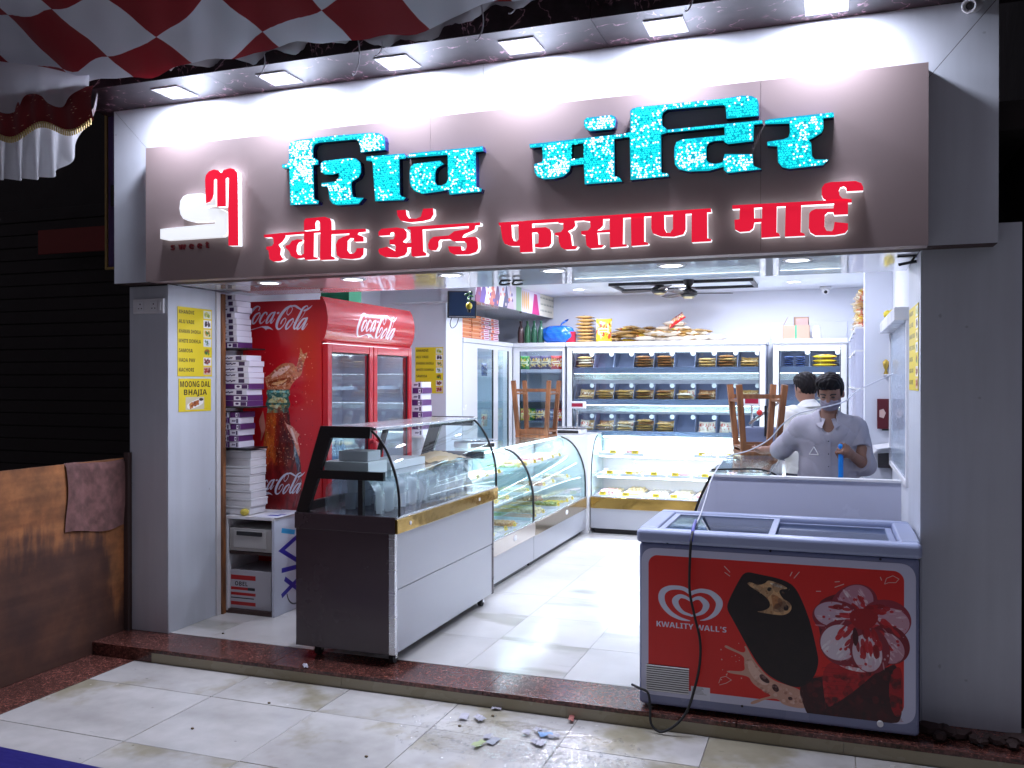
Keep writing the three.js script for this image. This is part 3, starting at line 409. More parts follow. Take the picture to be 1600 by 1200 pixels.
  const head = sheet(1, 14, (u, v) => { const a = (v - 0.5) * 1.9; return [X1 - 0.03 + 0.115 * Math.cos(a) - 0.02, 2.125 + 0.165 * Math.sin(a) / Math.sin(0.95), mix(Z1 + 0.015, Z0 - 0.01, u)]; });
  const logo = canvas(1100, 300, (g, w, h) => { g.fillStyle = '#c3141f'; g.fillRect(0, 0, w, h); script(g, (x, y) => [290 + x * 0.375, 10 + y * 0.31], 0.37, '#efe6f0'); });
  const hd = put(t, 'header', head, phys(0xffffff, 0.22, { map: logo, clearcoat: 0.8, clearcoatRoughness: 0.1 }));
  const cap = []; for (const z of [Z1 + 0.0155, Z0 - 0.0105]) { const pts = []; for (let i = 0; i <= 14; i++) { const a = (i / 14 - 0.5) * 1.9; pts.push([X1 - 0.05 + 0.115 * Math.cos(a), 2.125 + 0.165 * Math.sin(a) / Math.sin(0.95)]); } pts.push([X1 + 0.0005, 2.29], [X1 + 0.0005, 1.96]); cap.push(prism(pts, 'z', z, z + 0.004)); }
  put(hd, 'end_cap', merge(cap), M.red);
  for (const [za, zb, hz] of [[Z1 - 0.01, -6.385, -6.34], [-6.395, Z0 + 0.01, -6.44]]) {
    const d = new THREE.Group(); d.name = 'door'; t.add(d); const a = Math.max(za, zb), b = Math.min(za, zb), X = X1 + 0.002, e = 0.062;
    put(d, 'door_frame', merge([bx(X, 0.31, b, X + 0.045, 1.945, b + e, 0.006), bx(X, 0.31, a - e, X + 0.045, 1.945, a, 0.006), bx(X, 1.945 - e, b + e, X + 0.044, 1.945, a - e, 0.006), bx(X, 0.31, b + e, X + 0.044, 0.31 + e, a - e, 0.006)]), M.red);
    put(d, 'pane', bx(X + 0.018, 0.31 + e, b + e, X + 0.022, 1.945 - e, a - e), glass([0.80, 0.86, 0.90]));
    put(d, 'seal', merge([bx(X + 0.023, 0.31 + e, b + e, X + 0.03, 1.945 - e, b + e + 0.012), bx(X + 0.023, 0.31 + e, a - e - 0.012, X + 0.03, 1.945 - e, a - e), bx(X + 0.023, 1.945 - e - 0.012, b + e + 0.013, X + 0.03, 1.945 - e, a - e - 0.013)]), M.black);
    put(d, 'handle', merge([tube([[X + 0.03, 1.17, hz], [X + 0.075, 1.185, hz], [X + 0.09, 1.13, hz + 0.01], [X + 0.09, 0.86, hz], [X + 0.09, 0.72, hz + 0.01], [X + 0.03, 0.70, hz]], 0.017, 40, 8), bx(X + 0.075, 1.13, hz - 0.02, X + 0.105, 1.18, hz + 0.02, 0.01)]), M.red);
  }
  for (const [z, y] of [[-6.0, 0.965], [-6.08, 0.965], [-6.16, 0.965]]) single('water_bottle', lathe([[0, 0], [0.034, 0], [0.034, 0.15], [0.026, 0.19], [0.014, 0.21], [0.014, 0.235], [0, 0.235]]), phys([0.55, 0.72, 0.9], 0.1, { transmission: 0.5, thickness: 0 }), 'small clear water bottle on a wire shelf inside the red cooler', 'bottle', [X1 - 0.11, y, z], 'water bottles inside the cooler');
  single('green_crate', merge([bx(-0.13, 0, -0.1, 0.13, 0.004, 0.1), bx(-0.13, 0, -0.1, -0.125, 0.2, 0.1), bx(0.125, 0, -0.1, 0.13, 0.2, 0.1), bx(-0.125, 0, -0.1, 0.125, 0.2, -0.095), bx(-0.125, 0, 0.095, 0.125, 0.2, 0.1)]), std([0.02, 0.36, 0.16], 0.5), 'green open plastic bin on top of the red drinks cooler', 'bin', [-3.75, H + 0.001, -6.35]);
}
function lathe(pts, n = 20) { return new THREE.LatheGeometry(pts.map((p) => new THREE.Vector2(...p)), n); }

// ------------------------------------------------------------------ chest freezer
{
  const X0 = -0.91, X1 = 0.398, Z1 = -4.478, Z0 = -5.20, Y0 = 0.022, H = 0.915;
  const t = thing('chest_freezer', 'pale blue chest freezer with glass lids and a red ice cream print on its front', 'freezer', [(X0 + X1) / 2, 0, (Z0 + Z1) / 2]);
  const shell = phys([0.20, 0.225, 0.37], 0.38, { roughnessMap: smudge }), rimM = phys([0.33, 0.38, 0.56], 0.32);
  put(t, 'body', merge([bx(X0, Y0, Z1 - 0.06, X1, H - 0.07, Z1, 0.02), bx(X0, Y0, Z0, X1, H - 0.07, Z0 + 0.06, 0.01), bx(X0, Y0, Z0 + 0.0605, X0 + 0.06, H - 0.07, Z1 - 0.0605), bx(X1 - 0.06, Y0, Z0 + 0.0605, X1, H - 0.07, Z1 - 0.0605)]), shell);
  put(t, 'tub', merge([bx(X0 + 0.0605, 0.32, Z0 + 0.0605, X1 - 0.0605, 0.33, Z1 - 0.0605)]), std([0.5, 0.53, 0.58], 0.5));
  put(t, 'rim', merge([bx(X0 - 0.012, H - 0.069, Z1 - 0.075, X1 + 0.012, H, Z1 + 0.014, 0.022), bx(X0 - 0.012, H - 0.069, Z0 - 0.01, X1 + 0.012, H, Z0 + 0.07, 0.02), bx(X0 - 0.012, H - 0.068, Z0 + 0.0705, X0 + 0.08, H - 0.001, Z1 - 0.0755, 0.012), bx(X1 - 0.08, H - 0.068, Z0 + 0.0705, X1 + 0.012, H - 0.001, Z1 - 0.0755, 0.012)]), rimM);
  const lids = [[X0 + 0.085, -0.25, 0.003], [-0.29, X1 - 0.085, -0.018]];
  for (const [a, b, dy] of lids) { const l = new THREE.Group(); l.name = 'lid'; t.add(l); const y = H - 0.012 + dy, z0 = Z0 + 0.075, z1 = Z1 - 0.08, e = 0.03;
    put(l, 'lid_frame', merge([bx(a, y - 0.014, z0, b, y, z0 + e), bx(a, y - 0.014, z1 - e, b, y, z1), bx(a, y - 0.014, z0 + e, a + e, y, z1 - e), bx(b - e, y - 0.014, z0 + e, b, y, z1 - e)]), rimM);
    put(l, 'pane', bx(a + e, y - 0.009, z0 + e, b - e, y - 0.005, z1 - e), glass([0.84, 0.93, 0.97], 0.03)); }
  for (const z of [Z0 + 0.1, Z1 - 0.1]) for (const x of [X0 + 0.12, X1 - 0.12]) put(t, 'caster', rod([x - 0.012, 0.0215, z], [x + 0.012, 0.0215, z], 0.0213, 14), M.rubber);
  const P0 = -0.897, P1 = 0.382, Q0 = 0.075, Q1 = 0.822;
  const print = printed(P0, Q0, P1, Q1, Z1, 1100, (g, map, w, h, ppm) => {
    const rr = (x, y, ww, hh, r) => { g.beginPath(); g.roundRect(x, y, ww, hh, r); g.fill(); };
    g.fillStyle = '#c9cbe2'; g.fillRect(0, 0, w, h); g.fillStyle = '#d6211b'; rr(40, 40, w - 95, h - 85, 52);
    const m = (x, y) => map(1110 + x / 4.446, 870 + y / 4.446), q = (x, y) => map(1010 + x / 9.23, 880 + y / 9.23), F = (p, c, s = true) => poly(g, p, m, c, s);
    // heart of two open loops
    g.strokeStyle = g.fillStyle = '#d6dcf0';
    for (const p of [[[620, 415, 62], [540, 370, 58], [440, 352, 60], [330, 360, 70], [245, 410, 86], [220, 500, 92], [255, 610, 80], [350, 720, 66], [470, 790, 48], [560, 818, 30], [630, 832, 12]], [[640, 440, 56], [700, 415, 56], [800, 398, 60], [930, 430, 72], [1030, 520, 96], [1055, 600, 94], [1010, 710, 70], [930, 780, 46], [850, 815, 26], [780, 826, 8]], [[630, 530, 40], [560, 490, 50], [480, 480, 62], [420, 540, 92], [450, 630, 74], [530, 710, 50], [640, 752, 34]], [[650, 545, 40], [720, 508, 46], [790, 515, 62], [865, 600, 92], [830, 690, 66], [760, 735, 44], [650, 762, 26]]]) brush(g, p, q, 0.00325 * ppm / 9.23);
    g.save(); const a = q(138, 905), b = q(1165, 1015); g.font = 'bold 40px sans-serif'; g.translate(...a); const tw = g.measureText("KWALITY WALL'S").width; g.rotate(0); g.scale((b[0] - a[0]) / tw, 1.05); g.fillText("KWALITY WALL'S", 0, 2); g.restore();
    // splash, bar, cone
    F([[250, 650], [235, 625], [250, 615], [280, 680], [340, 770], [430, 860], [560, 900], [640, 930], [690, 1040], [640, 1060], [500, 1030], [480, 990], [400, 985], [300, 1030], [275, 1020], [300, 1000], [400, 975], [430, 965], [330, 910], [285, 870], [270, 830], [130, 810], [110, 795], [140, 792], [245, 800], [235, 740], [240, 690], [120, 640], [95, 625], [110, 612], [150, 635], [230, 672]], '#cfa08c');
    F([[280, 700], [330, 790], [420, 880], [380, 900], [300, 850], [255, 760]], '#e3bfae'); F([[340, 820], [370, 815], [420, 870], [400, 885], [350, 855]], '#3a1216'); F([[430, 890], [460, 885], [485, 930], [460, 945], [432, 920]], '#3a1216'); F([[540, 975], [570, 975], [575, 998], [545, 998]], '#3a1216');
    F([[610, 900], [720, 830], [1180, 800], [1320, 720], [1345, 1150], [1250, 1160], [900, 1160], [690, 1120], [650, 1040]], '#3a0d12'); F([[1250, 800], [1340, 745], [1342, 1090], [1290, 1130], [1240, 1000]], '#a30f18');
    F([[240, 100], [330, 120], [480, 150], [570, 190], [620, 260], [690, 430], [740, 640], [758, 740], [720, 850], [640, 910], [560, 905], [420, 840], [340, 760], [250, 610], [160, 440], [118, 370], [120, 320], [190, 180]], '#1b0f12'); F([[250, 190], [275, 170], [330, 200], [385, 185], [400, 160], [480, 185], [555, 225], [470, 225], [500, 290], [560, 320], [570, 370], [520, 410], [420, 400], [310, 380], [370, 378], [420, 350], [410, 300], [350, 250]], '#d2a878'); F([[400, 210], [430, 215], [425, 240], [395, 238]], '#1b0f12'); F([[510, 340], [545, 335], [545, 375], [512, 375]], '#1b0f12'); F([[400, 175], [470, 190], [540, 225], [450, 210]], '#f0e3c6'); F([[420, 260], [470, 270], [520, 330], [440, 380], [430, 300]], '#b57b4c');
    F([[770, 740], [800, 1060], [880, 1020], [1010, 930], [1160, 800], [1210, 760], [960, 720]], '#b3161c'); for (let i = 0; i < 9; i++) { g.strokeStyle = '#8e0f15'; g.lineWidth = 2; g.beginPath(); g.moveTo(...m(780 + i * 4, 770 + i * 30)); g.lineTo(...m(1120 - i * 34, 800 + i * 26)); g.stroke(); }
    F([[745, 330], [800, 280], [950, 240], [1100, 270], [1250, 340], [1360, 500], [1350, 640], [1230, 780], [1050, 800], [880, 740], [780, 620], [750, 470]], '#661420'); F([[765, 570], [800, 660], [900, 740], [1050, 785], [1200, 755], [1210, 775], [1080, 812], [930, 780], [820, 700], [768, 610]], '#e8e4ea');
    F([[790, 420], [900, 330], [1080, 320], [1260, 400], [1310, 560], [1180, 720], [1000, 740], [850, 640]], '#661420');
    const petal = (cx, cy, len, wid, c0, c1) => { const [x, y] = m(cx, cy), [ox, oy] = m(1080, 440), a = Math.atan2(oy - y, ox - x), kk = ppm * 0.00325 / 4.446; g.save(); g.translate(x, y); g.rotate(a); const el = (dx, dy, l, w, c, al) => { g.globalAlpha = al; g.fillStyle = c; g.beginPath(); g.ellipse(dx * kk, dy * kk, l * kk, w * kk, 0, 0, 7); g.fill(); }; el(0, 0, len, wid, c1, 1); el(-len * 0.12, -wid * 0.15, len * 0.8, wid * 0.74, c0, 0.9); for (let i = 0; i < 26; i++) el(rnd(-len * 0.7, len * 0.7), rnd(-wid * 0.6, wid * 0.6), rnd(12, 34), rnd(3, 9), ['#ffffff', '#e8ccd8', '#d0a4b8', '#f6eef4'][i % 4], 0.5); for (let i = 0; i < 20; i++) el(rnd(-len * 0.1, len * 0.95), rnd(-wid * 0.75, wid * 0.75), rnd(14, 46), rnd(7, 20), ['#b0141c', '#c8222a', '#8a0e16'][i % 3], 0.85); for (let i = 0; i < 3; i++) el(rnd(-len * 0.6, 0), rnd(-wid * 0.5, wid * 0.5), rnd(7, 13), rnd(6, 10), '#c0232a', 0.9); g.restore(); };
    petal(1000, 330, 120, 150, '#c48ea2', '#8e2c3c'); petal(1220, 440, 150, 130, '#d2a8b8', '#962c3c'); petal(880, 420, 150, 110, '#d0bcd0', '#8a2434'); petal(1240, 610, 130, 120, '#c89aa8', '#7c1c2a'); petal(930, 600, 150, 150, '#e6e2ec', '#8c2836'); petal(1110, 650, 150, 120, '#e2d6e0', '#8c2836'); F([[960, 380], [1080, 350], [1180, 400], [1150, 480], [1060, 520], [980, 470]], '#a3151c'); F([[1000, 470], [1040, 560], [1010, 640], [985, 560]], '#4a1018'); F([[1120, 480], [1170, 540], [1180, 640], [1150, 560]], '#b01820');
    const dab = (clip, cols, n, a, lo, hi, tall = 1) => { const xs = clip.map((p) => p[0]), ys = clip.map((p) => p[1]); g.save(); g.beginPath(); clip.forEach((p, i) => (i ? g.lineTo(...m(...p)) : g.moveTo(...m(...p)))); g.closePath(); g.clip(); for (let i = 0; i < n; i++) { g.globalAlpha = a * rnd(0.4, 1); g.fillStyle = cols[Math.floor(rnd(cols.length))]; const r = rnd(lo, hi); g.beginPath(); g.ellipse(...m(rnd(Math.min(...xs), Math.max(...xs)), rnd(Math.min(...ys), Math.max(...ys))), r, r * tall * rnd(0.5, 1.3), rnd(3), 0, 7); g.fill(); } g.restore(); };
    const cream = [[745, 330], [860, 250], [930, 218], [1050, 240], [1125, 300], [1190, 318], [1290, 370], [1365, 440], [1375, 640], [1215, 740], [1050, 800], [880, 740], [780, 620], [750, 470]];
    dab(cream, ['#c4141c', '#a00f16', '#f4eef4'], 60, 0.6, 2, 6);
    dab([[280, 690], [420, 870], [640, 930], [690, 1040], [500, 1030], [330, 910], [240, 740]], ['#f0d8c8', '#b88878', '#8a4a3c', '#e0b8a4', '#fbeee6'], 220, 0.4, 3, 11); dab([[250, 190], [385, 185], [480, 185], [555, 225], [500, 290], [570, 370], [420, 400], [410, 300]], ['#f0dcb0', '#b07a48', '#8a5028', '#e8c890'], 140, 0.5, 2, 8);
    dab([[610, 900], [720, 830], [1180, 800], [1320, 720], [1345, 1150], [900, 1160], [690, 1120]], ['#5a1016', '#24080c', '#7a141a', '#16060a'], 260, 0.4, 5, 22); dab([[240, 100], [570, 190], [690, 430], [758, 740], [640, 910], [340, 760], [118, 370]], ['#2c181a', '#100809', '#241416'], 200, 0.3, 6, 26, 1.6); dab([[770, 740], [800, 1060], [1010, 930], [1210, 760]], ['#c8242a', '#98121a', '#d04a48'], 120, 0.3, 4, 14);
    g.strokeStyle = '#d9c9c0'; g.lineWidth = 3; for (const p of [[[60, 880], [75, 840], [110, 832], [148, 858], [110, 880], [65, 892]], [[1212, 190], [1225, 150], [1270, 132], [1312, 155], [1290, 180], [1240, 180], [1212, 190]]]) { g.beginPath(); p.forEach((c, i) => (i ? g.lineTo(...m(...c)) : g.moveTo(...m(...c)))); g.stroke(); }
    g.lineWidth = 4; for (const [a0, b0] of [[[97, 65], [138, 108]], [[100, 108], [138, 135]], [[620, 105], [582, 150]], [[570, 105], [555, 135]], [[865, 175], [900, 172]], [[865, 213], [930, 190]], [[1182, 140], [1192, 165]], [[735, 240], [770, 240]]]) { g.beginPath(); g.moveTo(...m(...a0)); g.lineTo(...m(...b0)); g.stroke(); }
    for (let i = 0; i < 16; i++) { g.fillStyle = '#d8bcae'; g.beginPath(); g.arc(...m(rnd(60, 240), rnd(560, 880)), rnd(1.5, 4), 0, 7); g.fill(); }
    g.fillStyle = '#d8dae6'; const s0 = map(1080, 1072), s1 = map(1110, 1096); g.fillRect(s0[0], s0[1], s1[0] - s0[0], s1[1] - s0[1]); g.fillStyle = '#777'; for (let i = 0; i < 6; i++) g.fillRect(s0[0] + 4, s0[1] + 5 + i * 7, (s1[0] - s0[0]) * (0.5 + 0.4 * hash(i, 1, 1)), 2);
  });
  const shape = new THREE.Shape(); { const r = 0.075, a = P0, b = P1, c = Q0, d = Q1; shape.moveTo(a + r, c); shape.lineTo(b - r, c); shape.quadraticCurveTo(b, c, b, c + r); shape.lineTo(b, d - r); shape.quadraticCurveTo(b, d, b - r, d); shape.lineTo(a + r, d); shape.quadraticCurveTo(a, d, a, d - r); shape.lineTo(a, c + 0.02); shape.quadraticCurveTo(a, c, a + r, c); }
  const pg = new THREE.ExtrudeGeometry(shape, { depth: 0.002, bevelEnabled: false, curveSegments: 10 }); pg.translate(0, 0, Z1 + 0.0005);
  put(t, 'front_print', faceUV(pg), phys(0xffffff, 0.4, { map: print }));
  const v0 = onZ(1011, 1037, Z1), v1 = onZ(1076, 1086, Z1), vent = put(t, 'vent', bx(v0.x, v1.y, Z1 + 0.003, v1.x, v0.y, Z1 + 0.005), M.black);
  for (let i = 0; i < 12; i++) { const y = mix(v1.y, v0.y, (i + 0.5) / 12); put(vent, 'slat', bx(v0.x - 0.004, y - 0.0028, Z1 + 0.0055, v1.x + 0.004, y + 0.0028, Z1 + 0.011), M.white); }
  for (const [px, py] of [[1043, 848], [1204, 861], [1376, 874], [1160, 1104]]) put(t, 'screw', rod(onZ(px, py, Z1 + 0.002), onZ(px, py, Z1 + 0.007), 0.006, 10), M.black);
  const lk = onZ(1376, 1131, Z1 + 0.003); put(t, 'drain_plug', rod(lk, V(lk.x, lk.y, lk.z + 0.012), 0.014, 14), M.white);
  for (let i = 0; i < 26; i++) { const x = rnd(X0 + 0.16, X1 - 0.16), z = rnd(Z0 + 0.14, Z1 - 0.16); single('ice_cream_pack', box(rnd(0.09, 0.16), 0.05, rnd(0.06, 0.1), 0.01), std([[0.55, 0.58, 0.62], [0.5, 0.2, 0.2], [0.2, 0.3, 0.5], [0.62, 0.6, 0.5]][i % 4], 0.4), 'frosted ice cream pack lying inside the chest freezer', 'pack', [x, 0.331 + Math.floor(i / 9) * 0.052, z], 'packs inside the chest freezer', [0, rnd(3), 0]); }
}

// ------------------------------------------------------------------ display counters
function arc(x0, y0, x1, y1, n = 12, lean = 0.1) { // glass profile: from the foot (x0,y0) up to the top (x1,y1), bulging over the front
  const p = []; for (let i = 0; i <= n; i++) { const a = i / n * Math.PI / 2; p.push([x1 + (x0 - x1) * Math.pow(Math.cos(a), 0.62) + lean * 0, y0 + (y1 - y0) * Math.pow(Math.sin(a), 1.0)]); } return p;
}
{ // the tall dark warmer counter by the threshold
  const t = thing('display_counter', 'dark brown wheeled display counter with curved glass standing on the threshold', 'counter', [-2.7, 0, -5.4]);
  const ZF = -4.60, ZB = -6.22, B0 = -3.03, F = -2.365;
  put(t, 'carcass', merge([bx(B0, 0.075, ZF - 0.02, F - 0.04, 0.779, ZF, 0.002), bx(B0, 0.075, ZB, F - 0.04, 0.779, ZB + 0.02), bx(B0, 0.075, ZB + 0.0205, B0 + 0.02, 0.779, ZF - 0.0205), bx(B0 + 0.021, 0.075, ZB + 0.0205, F - 0.041, 0.095, ZF - 0.0205)]), M.darkLam);
  put(t, 'corner_post', bx(F - 0.039, 0.075, ZF - 0.035, F, 0.779, ZF, 0.003), M.steel); put(t, 'corner_post', bx(F - 0.039, 0.075, ZB, F, 0.779, ZB + 0.035, 0.003), M.darkLam);
  put(t, 'front_panel', bx(F - 0.02, 0.452, ZB + 0.036, F - 0.002, 0.779, ZF - 0.036), M.steelWhite); put(t, 'front_panel', bx(F - 0.02, 0.08, ZB + 0.036, F - 0.004, 0.446, ZF - 0.036), M.steelWhite);
  put(t, 'deck', bx(B0 - 0.005, 0.78, ZB - 0.03, F + 0.005, 0.878, ZF + 0.008, 0.004), M.darkLam);
  const strip = put(t, 'gold_strip', bx(F + 0.0055, 0.781, ZB - 0.03, F + 0.022, 0.866, ZF + 0.006, 0.004), M.gold);
  put(strip, 'chrome_edge', bx(F + 0.0055, 0.8665, ZB - 0.03, F + 0.02, 0.879, ZF + 0.006, 0.003), M.steel);
  for (const z of [ZF - 0.16, ZB + 0.35]) put(strip, 'screw', rod([F + 0.022, 0.825, z], [F + 0.026, 0.825, z], 0.012, 14), M.white);
  // end frames, top, glass
  const prof = [[-2.345, 0.88], [-2.348, 1.0], [-2.365, 1.10], [-2.40, 1.20], [-2.44, 1.28], [-2.49, 1.345], [-2.525, 1.375]];
  for (const z of [ZF - 0.03, ZB]) {
    put(t, 'end_frame', merge([prism([[-3.03, 0.879], [-2.95, 0.879], [-2.79, 1.33], [-2.86, 1.40]], 'z', z, z + 0.03), prism([[-2.8598, 1.4], [-2.7898, 1.331], [-2.53, 1.331], [-2.523, 1.40]], 'z', z, z + 0.03), bx(-2.93, 1.085, z, -2.44, 1.135, z + 0.03), bx(-2.605, 0.879, z, -2.575, 1.0845, z + 0.03)]), M.black);
    put(t, 'glass_rib', tube(prof.map((p) => V(p[0] + 0.004, p[1], z + 0.015)), 0.008, 30, 6), M.black);
    put(t, 'end_pane', prism([[-2.96, 0.88], [-2.80, 1.33], [-2.53, 1.33], ...prof.slice().reverse()], 'z', z + 0.012, z + 0.016), M.pane);
  }
  put(t, 'glass_front', sheet(1, prof.length - 1, (u, v) => { const p = prof[Math.round(v * (prof.length - 1))]; return [p[0], p[1], mix(ZF - 0.005, ZB + 0.005, u)]; }), M.greenPane);
  put(t, 'top', bx(-2.87, 1.3765, ZB - 0.01, -2.50, 1.395, ZF - 0.031, 0.004), M.steel); put(t, 'back_frame', merge([bar([-3.0, 0.88, ZB + 0.8], [-2.84, 1.376, ZB + 0.8], 0.03, 0.03)]), M.black);
  put(t, 'shelf', bx(-2.90, 1.10, ZB + 0.031, -2.43, 1.108, ZF - 0.031), M.greenPane);
  put(t, 'back_rail', bx(-3.02, 0.879, ZB + 0.03, -2.99, 0.93, ZF - 0.03), M.black);
  for (const z of [ZF - 0.1, ZB + 0.12]) for (const x of [B0 + 0.1, F - 0.06]) { const c = put(t, 'caster', rod([x - 0.014, 0.034, z], [x + 0.014, 0.034, z], 0.0335, 16), M.rubber); put(c, 'fork', merge([bx(x - 0.022, 0.03, z - 0.012, x - 0.016, 0.074, z + 0.012), bx(x + 0.016, 0.03, z - 0.012, x + 0.022, 0.074, z + 0.012)]), M.steel); }
  // what lies in it
  single('carton', box(0.30, 0.075, 0.24, 0.003), M.white, 'long flat white carton on the upper shelf of the dark counter', 'carton', [-2.72, 1.109, -4.78]);
  single('carton', box(0.20, 0.06, 0.16, 0.003), std([0.66, 0.66, 0.70], 0.6), 'small grey white carton lying on the long flat carton', 'carton', [-2.70, 1.185, -4.79]);
  single('carton', box(0.24, 0.05, 0.5, 0.003), M.white, 'low white tray carton behind the cartons on the dark counter shelf', 'carton', [-2.70, 1.109, -5.22]);
  single('paper_packet', sheet(14, 10, (u, v) => [mix(-0.14, 0.14, u), 0.012 + 0.05 * Math.sin(Math.PI * u) * Math.sin(Math.PI * v) + 0.008 * Math.sin(u * 17 + v * 11), mix(-0.24, 0.24, v)]), std([0.62, 0.44, 0.24], 0.7), 'brown paper packet lying on the glass shelf of the dark counter', 'packet', [-2.62, 1.107, -5.72]);
  const cupG = lathe([[0.030, 0], [0.038, 0.10], [0.041, 0.10]], 14);
  const cups = thing('cup_sleeve_stack', 'row of clear cup stacks wrapped in plastic film inside the dark counter', 'cups', [-2.68, 0.8785, -5.4]);
  const pair = phys([0.78, 0.80, 0.86], 0.25, { transmission: 0.45, thickness: 0 });
  for (let r = 0; r < 2; r++) for (let i = 0; i < 15; i++) for (let c = 0; c < 2; c++) part(cups, 'cup_stack', cupG, pair, [(c - 0.5) * 0.20 + rnd(-0.01, 0.01), r * 0.102, -0.66 + i * 0.088]).scale.set(1, 0.98, 1);
  part(cups, 'film', sheet(60, 20, (u, v) => { const a = v * Math.PI; return [0.175 * Math.cos(a) * (1 + 0.03 * Math.sin(u * 60 + v * 7)) , 0.002 + 0.215 * Math.pow(Math.sin(a), 0.35) + 0.006 * Math.sin(u * 90 + v * 20), mix(-0.74, 0.76, u)]; }), M.clearFilm);
}
// pieces of sweets, trays, price tags
const sweetM = [[0.72, 0.55, 0.10], [0.74, 0.62, 0.36], [0.78, 0.74, 0.66], [0.62, 0.36, 0.12], [0.70, 0.42, 0.42], [0.34, 0.44, 0.16], [0.82, 0.78, 0.60], [0.45, 0.22, 0.10]].map((c) => std(c, 0.6, 0, { bumpMap: broadGrain, bumpScale: 0.01 }));
const trayM = std([0.74, 0.75, 0.78], 0.3, 0.2), tagM = [canvas(64, 32, (g) => { g.fillStyle = '#f2d21c'; g.fillRect(0, 0, 64, 32); g.fillStyle = '#3a2a10'; g.fillRect(6, 7, 50, 6); g.fillRect(10, 18, 38, 5); })].map((m) => std(0xffffff, 0.5, 0, { map: m }))[0];
const sweetG = [box(0.036, 0.022, 0.036, 0.005), box(0.05, 0.018, 0.03, 0.004), new THREE.SphereGeometry(0.02, 10, 8).translate(0, 0.019, 0), lathe([[0, 0], [0.022, 0], [0.024, 0.012], [0.02, 0.022], [0, 0.022]], 12)];
const trayG = merge([box(0.24, 0.006, 0.30, 0.002), bx(-0.12, 0.005, -0.15, -0.115, 0.028, 0.15), bx(0.115, 0.005, -0.15, 0.12, 0.028, 0.15), bx(-0.115, 0.005, -0.15, 0.115, 0.028, -0.145), bx(-0.115, 0.005, 0.145, 0.115, 0.028, 0.15)]);
let trayCount = 0;
const kinds = ['yellow', 'pale gold', 'cream', 'amber', 'pink', 'green', 'ivory', 'brown'];
function tray(x, y, z, turn, where, k = Math.floor(rnd(8)), withTag = true) {
  const t = thing('sweet_tray', `tray of ${kinds[k]} sweets ${where}`, 'tray', [x, y, z], 'trays of sweets in the display counters'); t.rotation.y = turn; trayCount++;
  part(t, 'tray', trayG, trayM); const gg = sweetG[Math.floor(rnd(4))], list = [], two = rnd() > 0.45;
  for (let l = 0; l < (two ? 2 : 1); l++) for (let i = 0; i < 5 - l; i++) for (let j = 0; j < 6 - l; j++) { if (rnd() < 0.1) continue; const c = gg.clone(); c.rotateY(rnd(-0.2, 0.2)); c.translate(-0.084 + (i + l * 0.5) * 0.042, 0.0065 + l * 0.023, -0.115 + (j + l * 0.5) * 0.046); list.push(c); }
  if (list.length) part(t, 'sweets', merge(list), sweetM[k]).userData.kind = 'stuff';
  if (withTag) part(t, 'price_tag', faceUV(bx(-0.035, 0, 0, 0.035, 0.034, 0.002)), tagM, [rnd(-0.05, 0.05), 0.02, 0.152], [-0.35, 0, 0]);
  return t;
}
